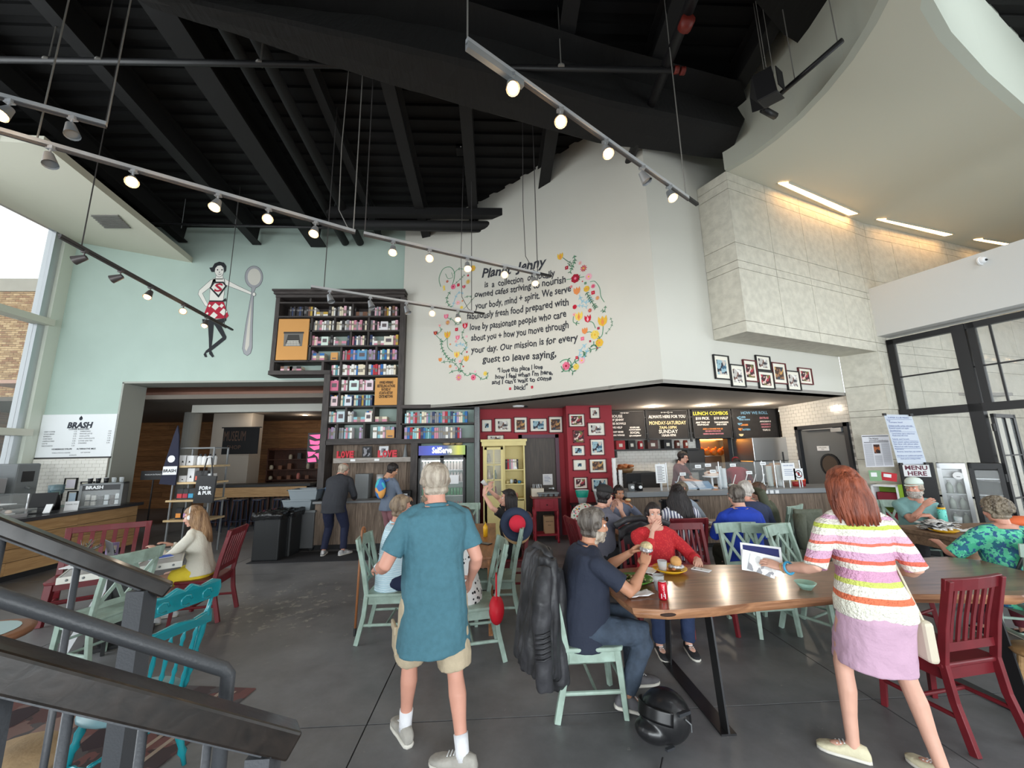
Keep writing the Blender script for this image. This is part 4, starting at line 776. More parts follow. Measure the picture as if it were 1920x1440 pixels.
mb=MB(); txt(mb,'WHITE WINE',.03,plane_fn((0,-.102,.22),(1,0,0),(0,0,1)),fit=.15); txt(mb,'BOX',.03,plane_fn((0,-.102,.15),(1,0,0),(0,0,1))); part('lettering',mb,m_ink,t)
t=T('cutlery_caddy','pale box of upright cutlery on the red side table','caddy',(ra+.1,8.3,HR+.001)); part('box',MB().bb((-.12,-.1,0),(.13,.1,.16)),mat('pale_caddy',rgb(205,196,180),.7),t)
mb=MB()
for k in range(16): x_=RU(-.1,.1); y_=RU(-.07,.07); mb.cyl((x_,y_,.14),(x_+RU(-.02,.02),y_,.24),.006,n=5)
part('cutlery',mb,m_steel,t)['kind']='stuff'
t=T('muffin_tray','grey cup-holder tray on the red side table','tray',(ra+W_*.55,8.2,HR+.001)); part('tray',MB().bb((-.2,-.12,.055),(.24,.12,.085)),m_grey,t,bev=.006)
for k in range(4): part('cup_well',MB().lathe([(0,0),(.035,0),(.045,.055)],(-.14+k*.11,-.05,0),12),m_grey,t,True)
t=T('notice_sheet','white printed notice taped to the dark door by the yellow cabinet','sign',aty(1027,899,8.88)); part('sheet',MB().bb((-.11,0,-.12),(.11,.004,.12)),m_paper,t)
mb=MB()
for k in range(5): mb.bb((-.08,-.002,.07-k*.03),(.05+.03*((k*7)%3-1),-.001,.078-k*.03))
part('print',mb,mat('blue_print',rgb(90,110,160),.8),t)
# ------------------------------------------------------------------ painted lettering and flowers on the curved wall
CVa=[V(p.x,p.y) for p in CV]; SLn=[0]
for i in range(1,len(CVa)): SLn.append(SLn[-1]+(CVa[i]-CVa[i-1]).length)
def on_curve(s,z,off=.004):
 s=max(0,min(SLn[-1]-1e-4,s)); i=max(k for k in range(len(SLn)-1) if SLn[k]<=s); u=(s-SLn[i])/(SLn[i+1]-SLn[i]); p=CVa[i].lerp(CVa[i+1],u); d_=(CVa[i+1]-CVa[i]).normalized()
 return V(p.x+d_.y*off,p.y-d_.x*off,z)
def hit(px,py):
 d_=ray(px,py); 
 for i in range(len(CVa)-1):
  a,b=CVa[i],CVa[i+1]; e_=b-a; n_=V(-e_.y,e_.x); t_=n_.dot(a)/n_.dot(d_.xy); q=d_*t_; u=(q.xy-a).dot(e_)/e_.dot(e_)
  if -.001<=u<=1.001: return SLn[i]+u*(SLn[i+1]-SLn[i]),CAMZ+q.z
 return SLn[-1],CAMZ
R4=lambda x,y:(780+x/4.5,440+y/4.5)
mural=T('wall_lettering','large hand-painted cafe mission text framed by painted flowers on the curved wall','mural',(0,0,0))
m_pink=mat('mural_ink',rgb(52,54,62),.8)
lines=[('Planet  Jenny',555,365,1105,262,62,1),('is  a  collection  of  locally',580,448,1175,352,48,0),('owned cafes striving to nourish',495,530,1265,402,48,0),('your body, mind + spirit. We serve',500,628,1310,482,50,0),('fabulously fresh food prepared with',430,715,1290,592,50,0),('love by passionate people who care',455,808,1270,695,50,0),('about you + how you move through',465,898,1290,790,50,0),('your day. Our mission is for every',465,998,1370,892,50,0),('guest to leave saying,',560,1080,1185,1032,52,0),('"I love this place I love',690,1167,1070,1130,36,0),("how I feel when I'm here,",668,1220,1155,1176,36,0),("and I can't wait to come",640,1265,1145,1226,36,0),('back!"',828,1312,945,1302,38,0)]
for s_,x0,y0,x1,y1,h_,b in lines:
 sa_,za=hit(*R4(x0,y0)); sb_,zb=hit(*R4(x1,y1)); z=(za+zb)/2; hz=abs(hit(*R4((x0+x1)/2,(y0+y1)/2-h_))[1]-hit(*R4((x0+x1)/2,(y0+y1)/2))[1])
 mb=MB(); txt(mb,s_,hz*1.35,lambda a,c:V(a,0,c),fit=sb_-sa_,align='LEFT',bold=.005*hz/.14 if b else .0035,shear=.25 if b else .06)
 mb2=MB(); x0_=min(v[0] for v in mb.v); kz=1
 hh=max(v[2] for v in mb.v)-0; kz=hz*(1.3 if b else 1.15)/hh
 mb2.v=[tuple(on_curve(sa_+v[0]-x0_,za+(zb-za)*(v[0]-x0_)/(sb_-sa_)+v[2]*kz+(.012*sin(v[0]*23)))) for v in mb.v]; mb2.f=mb.f; mb2.m=mb.m
 o=part('lettering',mb2,m_pink,mural); o['label']='painted line reading '+s_.strip().replace('"','')[:60]
fc=dict(y=(222,178,60),yp=(232,204,96),o=(222,140,80),r=(196,30,56),dr=(160,24,50),p=(226,110,140),lp=(236,176,190),b=(140,190,210),g=(72,140,104),dg=(64,110,84))
fm=[mat('paint_'+k,rgb(*c),.85) for k,c in fc.items()]; FI={k:i for i,k in enumerate(fc)}
def fan(mb,c,pts,mi,off=.006):
 n=len(pts); mb.add([on_curve(c[0]+p[0],c[1]+p[1],off) for p in pts],[tuple(range(n))],mi)
def flower(x,y,r,k,kind):
 s0,z0=hit(*R4(x,y)); R_=r/4.5*.0108; mb=MB()
 c=(s0,z0)
 if kind=='daisy':
  for i in range(10):
   a=2*PI*i/10; fan(mb,c,[(0,0),(R_*cos(a-.2)*.7,R_*sin(a-.2)*.7),(R_*cos(a),R_*sin(a)),(R_*cos(a+.2)*.7,R_*sin(a+.2)*.7)],FI[k])
  fan(mb,c,[(R_*.25*cos(a*PI/4),R_*.25*sin(a*PI/4)) for a in range(8)],FI['y'],.008)
 elif kind=='tulip':
  fan(mb,c,[(0,-R_),(R_*.7,-R_*.5),(R_*.9,R_*.2),(R_*.75,R_),(R_*.35,R_*.45),(0,R_),(-R_*.35,R_*.45),(-R_*.75,R_),(-R_*.9,R_*.2),(-R_*.7,-R_*.5)],FI[k])
  fan(mb,c,[(0,-R_*.8),(R_*.3,-R_*.2),(0,R_*.7),(-R_*.3,-R_*.2)],FI['lp' if k in('p','r') else 'o'],.008)
 elif kind=='clover':
  for i in range(4): a=PI/4+i*PI/2; fan(mb,(c[0]+R_*.5*cos(a),c[1]+R_*.5*sin(a)),[(R_*.5*cos(q*PI/3),R_*.5*sin(q*PI/3)) for q in range(6)],FI[k])
  fan(mb,c,[(R_*.2*cos(q*PI/3),R_*.2*sin(q*PI/3)) for q in range(6)],FI['lp'],.008)
 elif kind=='rose':
  for i in range(7): a=i*2*PI/7; fan(mb,(c[0]+R_*.55*cos(a),c[1]+R_*.55*sin(a)),[(R_*.48*cos(q*PI/4),R_*.48*sin(q*PI/4)) for q in range(8)],FI[k])
  fan(mb,c,[(R_*.6*cos(q*PI/4),R_*.6*sin(q*PI/4)) for q in range(8)],FI[k],.0065)
  fan(mb,c,[(R_*.3*cos(q*PI/4),R_*.3*sin(q*PI/4)) for q in range(8)],FI[{'r':'dr','p':'dr','y':'o','yp':'y','dr':'p'}.get(k,'y')],.008)
 part('painted_flower',mb,fm,mural)
def stem(pts,k='g',w=.012,leaves=0,lf=.05):
 P_=[hit(*R4(*p)) for p in pts]; Q=[]
 for i in range(len(P_)-1):
  for t_ in range(5):
   u=t_/5; p0=P_[max(0,i-1)];p1=P_[i];p2=P_[i+1];p3=P_[min(len(P_)-1,i+2)]
   Q.append(tuple(.5*((2*p1[j])+(-p0[j]+p2[j])*u+(2*p0[j]-5*p1[j]+4*p2[j]-p3[j])*u*u+(-p0[j]+3*p1[j]-3*p2[j]+p3[j])*u**3) for j in (0,1)))
 Q.append(P_[-1]); mb=MB()
 for i in range(len(Q)-1):
  a,b=Q[i],Q[i+1]; dx,dz=b[0]-a[0],b[1]-a[1]; l=math.hypot(dx,dz) or 1; n_=(-dz/l*w/2,dx/l*w/2)
  mb.add([on_curve(a[0]+n_[0],a[1]+n_[1],.005),on_curve(a[0]-n_[0],a[1]-n_[1],.005),on_curve(b[0]-n_[0],b[1]-n_[1],.005),on_curve(b[0]+n_[0],b[1]+n_[1],.005)],[(0,1,2,3)],FI[k])
 for j in range(leaves):
  i=int((j+.7)/leaves*(len(Q)-1)); a=Q[i]; b=Q[min(i+1,len(Q)-1)] if i<len(Q)-1 else Q[i]; an=math.atan2(b[1]-a[1],b[0]-a[0]) 
  for sd in (-1,1):
   t_=an+sd*.9; fan(mb,a,[(0,0),(lf*.5*cos(t_-.35),lf*.5*sin(t_-.35)),(lf*cos(t_),lf*sin(t_)),(lf*.5*cos(t_+.35),lf*.5*sin(t_+.35))],FI['dg' if k=='g' else k])
 part('painted_stem',mb,fm,mural)
for a in [([(210,440),(195,370),(230,290),(290,275),(325,320),(318,390),(300,440)],'g',.014),([(318,330),(360,290),(420,295),(455,310)],'g',.012,2),([(250,330),(270,370),(310,360),(300,320)],'g',.01),([(235,430),(240,470)],'yp',.04,2,.05),([(300,440),(370,380),(410,340)],'g',.01,5,.035),([(290,480),(260,540),(275,590),(310,620),(370,660)],'g',.014,7,.06),([(310,610),(330,540),(360,490),(400,500)],'b',.014,4,.05),([(410,530),(460,520),(470,550)],'g',.01,3,.04),([(390,640),(440,590),(500,520)],'dg',.01),([(260,700),(310,720),(350,760),(380,730),(360,680)],'g',.012,4,.05),([(200,780),(215,810),(170,840)],'g',.012,2,.05),([(170,850),(230,900),(270,860)],'g',.012,2,.05),([(265,880),(270,950),(310,990)],'g',.012),([(220,890),(215,940),(240,1000),(280,1050),(330,1060)],'g',.016,9,.06),([(410,790),(390,840),(400,880),(430,930),(400,980),(380,1010)],'g',.012,5,.05),([(330,940),(380,920),(430,960)],'b',.014,4,.06),([(215,1080),(270,1070),(330,1090),(375,1150)],'g',.012,4,.05),([(280,1170),(320,1150),(380,1150),(430,1190),(470,1170),(520,1190),(560,1220),(605,1200),(600,1165)],'g',.014,8,.05),([(400,1050),(375,1110),(385,1160)],'g',.012,2,.07),
 ([(1240,195),(1280,225),(1310,240),(1310,270),(1280,240)],'dg',.012,2,.04),([(1335,175),(1340,220),(1320,270),(1300,320)],'g',.014,6,.06),([(1270,380),(1330,370),(1420,355)],'g',.012,1,.07),([(1470,400),(1510,395),(1550,450),(1560,520),(1590,570)],'g',.01),([(1380,510),(1400,560),(1450,570),(1480,540)],'b',.014,5,.06),([(1440,490),(1480,560),(1520,620)],'dg',.014,8,.06),([(1360,600),(1400,600),(1440,610)],'b',.012,3,.05),([(1330,690),(1330,740),(1380,750)],'g',.012,1,.06),([(1430,730),(1490,740),(1515,790)],'g',.012),([(1580,770),(1570,850),(1530,880)],'g',.012,1,.05),([(1600,600),(1590,650),(1570,640)],'g',.01,4,.04),([(1640,700),(1655,760),(1600,840)],'g',.006,5,.03),([(1430,830),(1470,820),(1520,850)],'g',.012,1,.06),([(1500,900),(1500,940)],'g',.014,1,.09),([(1440,920),(1400,960),(1380,1010),(1420,1040),(1450,960)],'b',.014,5,.06),([(1560,950),(1480,970),(1420,1000)],'g',.012,3,.07),([(1215,1080),(1240,1060),(1280,1055),(1310,1085),(1300,1140),(1250,1150),(1225,1110)],'g',.016,2,.07),([(1300,1140),(1330,1080),(1370,1060),(1440,1000)],'g',.014,4,.07),([(1290,1120),(1330,1160)],'g',.014,2,.08)]: stem(*a)
for a in [(480,285,30,'y','rose'),(440,345,12,'r','clover'),(440,398,26,'y','daisy'),(265,395,16,'r','daisy'),(315,440,26,'p','rose'),(358,425,18,'r','clover'),(405,440,18,'r','tulip'),(355,575,22,'lp','rose'),(392,560,10,'o','clover'),(385,615,16,'yp','rose'),(255,690,26,'p','tulip'),(268,742,26,'o','daisy'),(415,768,30,'r','tulip'),(343,800,20,'r','clover'),(165,830,22,'dr','tulip'),(200,768,14,'lp','tulip'),(265,845,36,'y','tulip'),(352,868,24,'p','tulip'),(427,860,12,'lp','clover'),(345,1012,32,'yp','tulip'),(425,1045,30,'y','tulip'),(205,1055,20,'o','tulip'),(372,1068,16,'lp','rose'),(290,1110,18,'o','daisy'),(400,1112,9,'r','clover'),(362,1205,34,'p','daisy'),(485,1205,26,'p','rose'),(585,1172,20,'yp','rose'),(340,1125,14,'lp','daisy'),(338,900,14,'lp','rose'),(290,925,9,'o','clover'),(430,990,10,'r','clover'),(500,1155,12,'lp','clover'),
 (1218,185,30,'y','tulip'),(1272,280,18,'dr','clover'),(1385,240,18,'lp','daisy'),(1415,285,30,'r','daisy'),(1345,370,36,'dr','rose'),(1458,355,26,'lp','rose'),(1310,440,14,'p','daisy'),(1358,475,32,'o','tulip'),(1440,458,24,'y','rose'),(1495,435,16,'p','rose'),(1495,490,18,'r','clover'),(1532,535,18,'o','daisy'),(1340,610,18,'r','rose'),(1468,640,18,'r','daisy'),(1375,690,36,'yp','tulip'),(1335,675,14,'lp','tulip'),(1450,710,30,'r','tulip'),(1575,730,40,'y','tulip'),(1540,790,12,'dr','clover'),(1425,812,26,'o','tulip'),(1510,845,34,'yp','rose'),(1405,878,18,'p','clover'),(1470,900,10,'dr','clover'),(1548,912,30,'y','rose'),(1530,957,9,'dr','clover'),(1358,1038,14,'r','clover'),(1400,1062,24,'lp','rose'),(1268,1108,32,'p','rose'),(1352,1115,24,'yp','rose'),(1430,410,12,'g','clover'),(1405,395,6,'r','clover'),(795,1300,14,'r','clover'),(980,1287,14,'r','clover')]: flower(*a)
# ------------------------------------------------------------------ painted lady with spoon on the sage wall
R2=lambda x,y:(360+x*.14583,480+y*.14583)
lady=T('wall_painting','painted lady in red checked skirt holding a giant spoon on the sage wall','mural',(0,0,0))
def wpnt(x,y,o=.003): q=aty(*R2(x,y),YW-o); return q
def poly(n_,pts,m,o=.003,label=None): part(n_,MB().prism([wpnt(*p,o) for p in pts],(0,.002,0)),m,lady,label=label)
def circ(cx,cy,rx,ry,n=20,a0=0,a1=2*PI): return [(cx+rx*cos(a0+(a1-a0)*i/n),cy+ry*sin(a0+(a1-a0)*i/n)) for i in range(n)]
k_=mat('painted_black',rgb(40,42,46),.85); kw=mat('painted_white',rgb(232,230,222),.85); kr_=mat('painted_red',rgb(178,36,60),.85); kg=mat('painted_silver',rgb(158,160,164),.8); kgl=mat('painted_pale_silver',rgb(204,202,192),.8); kgd=mat('painted_outline',rgb(84,86,94),.85)
def outline(n_,pts,m,w=5,o=.003):
 import mathutils
 cx=sum(p[0] for p in pts)/len(pts); cy=sum(p[1] for p in pts)/len(pts)
 n=len(pts); out=[]
 for i in range(n):
  a=V(*pts[i-1]);b=V(*pts[i]);c=V(*pts[(i+1)%n]); d1=(b-a).normalized();d2=(c-b).normalized(); nn=V(d1.y+d2.y,-(d1.x+d2.x)); 
  if nn.length<1e-5: nn=V(d1.y,-d1.x)
  nn.normalize(); out.append((b.x+nn.x*w,b.y+nn.y*w))
 ar=sum(pts[i-1][0]*pts[i][1]-pts[i][0]*pts[i-1][1] for i in range(n))
 if ar<0: out=[(2*p[0]-q[0],2*p[1]-q[1]) for p,q in zip(pts,out)]
 poly(n_,out,kgd,o-.001); poly(n_,pts,m,o)
outline('arm',[(240,310),(300,290),(310,340),(130,480),(215,650),(170,640),(80,490),(95,440)],kw)
outline('arm',[(420,295),(600,390),(770,470),(770,500),(590,430),(430,370)],kw)
outline('torso',[(275,290),(410,290),(420,400),(400,580),(225,580),(235,400)],kw)
outline('neck',[(315,240),(395,240),(400,300),(300,300)],kw)
outline('face',circ(350,190,56,76),kw,4,.006)
poly('hair',[(290,205),(250,205),(222,150),(262,145),(290,95),(350,72),(410,85),(440,130),(435,190),(415,215),(410,150),(370,120),(330,125),(300,155)],k_,.008)
for cx in (328,385): poly('eye',circ(cx,178,9,9,10),k_,.008)
poly('mouth',[(330,225),(345,240),(370,238),(382,222),(370,232),(348,234)],kgd,.008); poly('nose',[(350,195),(358,215),(345,218)],kgd,.008)
poly('shield',[(275,330),(405,330),(448,385),(340,535),(225,410)],k_,.008); poly('shield_inside',[(290,350),(395,350),(425,385),(340,500),(248,408)],kw,.01)
mb=MB(); txt(mb,'S',1,lambda a,b:V(a,0,b),bold=.03,shear=.1); xs2=[v[0] for v in mb.v]; zs2=[v[2] for v in mb.v]
mb.v=[tuple(wpnt(285+(v[0]-min(xs2))/(max(xs2)-min(xs2))*110,460-(v[2]-min(zs2))/(max(zs2)-min(zs2))*110,.013)) for v in mb.v]; part('letter',mb,kr_,lady,label='red letter S')
poly('skirt',[(222,575),(400,575),(470,770),(440,800),(180,810),(160,730)],kr_,.008)
for c in ((225,640,20),(300,650,50),(380,640,30),(280,765,50),(405,720,50),(195,740,20)): poly('skirt_check',[(c[0]-c[2],c[1]+5),(c[0],c[1]-c[2]*.95),(c[0]+c[2],c[1]-5),(c[0],c[1]+c[2]*.95)],kw,.01)
poly('sash',[(222,570),(390,572),(432,540),(438,582),(400,588),(222,588)],k_,.011)
poly('hip',[(130,810),(260,825),(440,795),(440,830),(370,880),(180,885),(135,850)],k_,.007)
poly('leg',[(205,880),(280,880),(265,1060),(245,1210),(285,1290),(260,1305),(220,1260),(215,1060)],k_,.006)
poly('leg',[(285,880),(365,870),(442,1040),(435,1070),(260,1210),(180,1250),(195,1300),(165,1300),(148,1265),(180,1215),(390,1045)],k_,.0065)
outline('spoon_bowl',circ(795,270,112,140,30),kg,5,.004); poly('spoon_bowl',circ(800,268,85,108,24),kgl,.007)
outline('spoon_handle',[(765,395),(825,395),(790,470),(775,900),(772,1180),(750,1250),(710,1280),(670,1255),(650,1190),(690,900),(770,460)],kg,5,.005); poly('spoon_handle',[(765,560),(735,1150),(700,1225),(680,1190),(710,920)],kgl,.007)
outline('hand',circ(797,492,19,22,14),kw,4,.01)
# ------------------------------------------------------------------ coffee bar at the left
m_mb=mat('menu_white',rgb(230,234,236),.5)
a=aty(80,858,YW-.02); b=aty(221,776,YW-.02); a=V(-9.79,YW-.03,a.z)
t=T('coffee_menu_board','wide white coffee menu board under the painted wall at the left','sign',a); W_=b.x-a.x; Hm=b.z-a.z
part('board',MB().bb((0,0,0),(W_,.03,Hm)),m_mb,t); part('lower_rail',MB().bb((0,-.01,-.03),(W_,.03,-.002)),m_black,t)
mb=MB(); fnb=lambda x,z:(lambda u,v:V(x+u,-.003,z+v))
txt(mb,'BRASH',.17,fnb(W_*.52,Hm*.68),bold=.008,shear=.15); txt(mb,'COFFEE ROASTERS',.05,fnb(W_*.52,Hm*.63),bold=.001); 
L1=['DRIP COFFEE','COLD BREW','ESPRESSO','CORTADO','CAPPUCCINO','LATTE','MACCHIATO']; L2=['AMERICANO','MOCHA LATTE','CHAI LATTE','HOT CHOCOLATE','LOOSE LEAF TEA','STEAMERS']
for i,s_ in enumerate(L1): txt(mb,s_,.038,fnb(.1,Hm*(.58-.055*i)),align='LEFT'); txt(mb,'%d.%s'%(3+i%3,('25','50','75')[i%3]),.038,fnb(W_*.5,Hm*(.58-.055*i)),align='RIGHT')
for i,s_ in enumerate(L2): txt(mb,s_,.038,fnb(W_*.54,Hm*(.58-.055*i)),align='LEFT'); txt(mb,'%d.%s'%(4+i%2,('50','00','75')[i%3]),.038,fnb(W_*.96,Hm*(.58-.055*i)),align='RIGHT')
txt(mb,'HOMEMADE SYRUPS',.045,fnb(W_*.34,Hm*.17),bold=.001); txt(mb,'ALTERNATIVE MILK',.045,fnb(W_*.66,Hm*.17),bold=.001); txt(mb,'VANILLA MOCHA CARAMEL',.03,fnb(W_*.34,Hm*.09)); txt(mb,'OAT ALMOND',.03,fnb(W_*.66,Hm*.09)); txt(mb,'DONUTS',.035,fnb(W_*.5,Hm*.03))
part('lettering',mb,mat('menu_ink',rgb(50,54,64),.8),t)
mb=MB(); mb.prism([(W_*.52+x,-.003,Hm*.9+z) for x,z in circ(0,0,.035,.04,16)],(0,.002,0)).prism([(W_*.52-.02,-.003,Hm*.92),(W_*.52+.02,-.003,Hm*.92),(W_*.52,-.003,Hm*.97)],(0,.002,0)); part('emblem',mb,MATS['menu_ink'],t)
tw_=S('wall_tile_panel',MB().bb((-9.79,8.76,.9),(-8.27,8.79,a.z-.03)),m_grout); tiles(tw_,(-9.79,8.76),(-8.27,8.76),.9,a.z-.04)
# counter
XC=-7.42; cb=T('coffee_counter','long coffee bar counter clad in honey oak planks with a black top','counter',(XC,0,0)); HC=.93
part('worktop',MB().bb((-.95,3.4,HC-.06),(.05,8.72,HC)),mat('black_stone_top',rgb(46,46,50),.25),cb,bev=.006)
part('carcass',MB().bb((-.8,3.5,.1),(-.03,8.66,HC-.065)),m_black,cb); part('kick_board',MB().bb((-.75,3.5,0),(-.1,8.6,.1)),m_black,cb)
r=0
while r<4:
 y=3.5; z0=.1+r*.192; j=0
 while y<8.66:
  l=(1.3,1.75,.95)[(r+j)%3]; y2=min(8.66,y+l); part('plank',MB().bb((-.03,y+.002,z0+.004),(-.008,y2-.002,z0+.188)),m_oaky,cb); y=y2; j+=1
 r+=1
# retail box of coffee gadgets on the counter end
def onbar(px,py,z=HC): return atz(px,py,z)
q=V(-7.62,8.1,HC)
t=T('display_case','grey-framed glass display case of coffee gear on the bar end','display case',q,rz=.5); part('frame',MB().bb((-.3,-.18,0),(-.26,.18,.44)).bb((.26,-.18,0),(.3,.18,.44)).bb((-.3,-.18,0),(.3,.18,.03)).bb((-.3,-.18,.41),(.3,.18,.44)).bb((-.3,.15,0),(.3,.18,.44)),m_grey,t)
part('header',MB().bb((-.26,-.17,.31),(.26,-.165,.41)),m_black,t); mb=MB(); txt(mb,'BRASH',.08,plane_fn((-.1,-.172,.34),(1,0,0),(0,0,1)),bold=.003); part('lettering',mb,m_paper,t); part('pane',MB().bb((-.26,-.175,.03),(.26,-.172,.31)),m_glass,t)
for k,(x,c,h_) in enumerate(((-.2,(214,214,208),.2),(-.12,(206,206,200),.18),(-.02,(50,46,44),.16),(.06,(196,204,208),.18),(.14,(60,44,40),.17),(.21,(214,220,222),.2))): 
 tt_=T('coffee_box','%s carton in the glass display case, %s from its left end'%(('white','cream','dark','pale blue','brown','pale grey')[k],('first','second','third','fourth','fifth','last')[k]),'box',q+MR(.5,3,'Z')@V(x,-.03,.031),rz=.5); part('carton',MB().bb((-.03,-.04,0),(.03,.04,h_)),mat('cb%d'%k,rgb(*c),.7),tt_); part('band',MB().bb((-.031,-.041,h_*.4),(.031,.041,h_*.5)),m_ink,tt_)
for k in range(5):
 p=q+MR(.5,3,'Z')@V(-.22+k*.11,0,.441); t=T('glass_tumbler' if k>2 else 'drip_cup','%s on top of the display case'%('dark round dripper, first','dark round dripper, second','dark low lid','clear tumbler, first','clear tumbler, second')[k] if k!=2 else 'dark low lid on top of the display case','cup',p); part('body',MB().lathe([(0,0),(.03,0),(.04,.09),(.036,.09),(.028,.006),(0,.006)],n=12),m_clear if k>2 else m_black,t,True); part('rim',MB().lathe([(.036,.088),(.042,.09),(.042,.096),(.036,.096),(.036,.088)],n=12,cap=False),m_steel,t)
# pos terminal, register, grinder, espresso machine, pastry cases, plants
t=T('till_terminal','black till screen with a white card reader on the bar','till',(-7.75,7.2,HC),rz=.5); part('screen',MB().box((0,0,.22),(.3,.03,.24),M=MR(-.35,3,'X')),m_black,t); part('stand',MB().bb((-.05,-.02,0),(.05,.1,.2)),m_black,t); part('card_reader',MB().box((.12,-.15,.08),(.08,.03,.16),M=MR(-.6,3,'X')),m_paper,t); part('base',MB().bb((-.12,-.08,0),(.12,.12,.02)),m_black,t)
t=T('tip_sign','small white notice card standing before the display case on the bar','sign',(-7.58,7.5,HC),rz=.6); part('card',MB().box((0,0,.08),(.17,.006,.16),M=MR(-.15,3,'X')),m_paper,t); mb=MB(); txt(mb,'THANK YOU',.025,plane_fn((0,-.012,.1),(1,0,0),(0,.15,1))); part('lettering',mb,m_ink,t)
t=T('coffee_grinder','black coffee grinder with a clear blue-grey hopper beside the till','grinder',(-8.1,7.7,HC)); part('body',MB().lathe([(0,0),(.09,0),(.08,.18),(.06,.26),(0,.26)],n=14),m_black,t,True); part('hopper',MB().lathe([(.05,.26),(.1,.3),(.11,.44),(0,.45)],n=14),mat('smoky_plastic',rgb(90,120,130),.15,alpha=.6),t,True); part('spout',MB().cyl((0,-.08,.14),(0,-.14,.1),.02),m_steel,t)
bt=T('back_counter','low white back counter under the tiled wall behind the coffee bar','counter',(-9.7,0,0)); part('worktop',MB().bb((0,5.0,.88),(.62,8.7,.92)),m_paper,bt); part('body',MB().bb((0,5.0,.08),(.58,8.7,.88)),m_paper,bt); part('kick_board',MB().bb((0,5.0,0),(.5,8.7,.08)),m_black,bt)
t=T('espresso_machine','large steel espresso machine with dark group heads by the left window','coffee machine',(-9.35,7.3,.92)); part('body',MB().bb((-.28,-.5,.3),(.25,.5,.6)).bb((-.28,-.5,.05),(-.05,.5,.35)).bb((-.28,-.5,0),(.28,.5,.06)),m_steel,t,bev=.02); part('drip_tray',MB().bb((-.04,-.45,.06),(.26,.45,.09)),m_black,t)
for y_ in (-.25,.2): part('group_head',MB().cyl((.14,y_,.32),(.14,y_,.2),.045,n=12).beam((.14,y_,.22),(.34,y_,.2),.03,.03),m_black,t)
for y_ in (-.35,-.1,.15,.35): part('cup_on_top',MB().lathe([(0,.6),(.03,.6),(.04,.68),(0,.68)],(.0,y_,0),10),m_paper,t)
t=T('tall_steel_urn','tall grey metal drinks tower beside the tiled wall','coffee machine',(-9.35,8.15,.92)); part('body',MB().bb((-.2,-.2,0),(.2,.2,.85)),m_grey,t,bev=.03); part('tap',MB().cyl((.2,0,.4),(.28,0,.36),.02),m_steel,t); part('screen',MB().bb((.2,-.1,.5),(.205,.1,.7)),m_black,t)
for k,(x,z,w_,h_,l,c) in enumerate(((-8.92,1.33,.25,.24,'black-framed certificate with red seal on the white tile wall',(210,205,215)),(-8.58,1.25,.27,.24,'black-framed yellowish certificate hung on the white tile wall',(226,224,190)),(-9.18,1.1,.25,.22,'black-framed green certificate low on the white tile wall',(206,222,180)),(-8.84,1.05,.2,.26,'black-framed blue certificate low on the white tile wall',(190,210,226)))): picture(l,(x,8.745,z),w_,h_,(1,0,0),(0,-1,0),m_black,mat('cert%d'%k,rgb(*c),.6),.7,'certificates behind the coffee bar')
m_leaf=mat('plant_leaf',rgb(120,146,90),.6,var=.3,vscale=8); m_bloom=mat('dried_bloom',rgb(150,110,80),.7,var=.3,vscale=10)
def pastry_case(y0,y1,label):
 t=T('pastry_case',label,'display case',(-7.95,(y0+y1)/2,HC)); L=(y1-y0)/2
 part('base',MB().bb((-.3,-L,0),(.42,L,.05)),m_steel,t)
 part('glass_front',MB().prism([(.42,-L,.05),(.4,-L,.36),(.395,-L,.36),(.415,-L,.05)],(0,2*L,0)),m_glass,t); part('glass_top',MB().bb((-.3,-L,.36),(.4,L,.366)),m_glass,t); part('glass_shelf',MB().bb((-.28,-L+.02,.2),(.36,L-.02,.206)),m_glass,t)
 for y_ in (-L,L-.015): part('post',MB().bb((.39,y_,.05),(.41,y_+.015,.36)),m_steel,t)
 part('tray',MB().bb((-.2,-L+.06,.055),(.3,L-.06,.07)).bb((-.2,-L+.06,.21),(.3,L-.06,.22)),m_paper,t)
pastry_case(4.6,5.7,'glass pastry case nearest the window end of the coffee bar'); pastry_case(5.8,6.8,'glass pastry case nearer the till on the coffee bar')
m_crs=mat('baked_crust',rgb(176,110,66),.6,var=.25,vscale=14); m_icing=mat('pale_icing',rgb(232,214,200),.6)
for k in range(26):
 y_=4.75+k*.077; lvl=.071 if k%2 else .221; s_=k%3
 if 5.62<y_<5.9: continue
 t=T('pastry','%s %s on the %s tray of the pastry case %s'%(('golden','pale iced','dark glazed')[s_],('croissant','bun','ring')[s_],('upper','lower')[k%2],'by the window end' if y_<5.7 else 'by the till'),'pastry',(-7.8+.12*(k%2),y_,HC+lvl+.001),group='pastries in the glass cases')
 part('crust',MB().ell((0,0,.025),(.05,.035,.026),8,5),m_crs if s_ !=1 else m_icing,t,True); part('topping',MB().ell((0,0,.045),(.03,.02,.01),7,4),m_icing if s_ else m_crs,t,True)
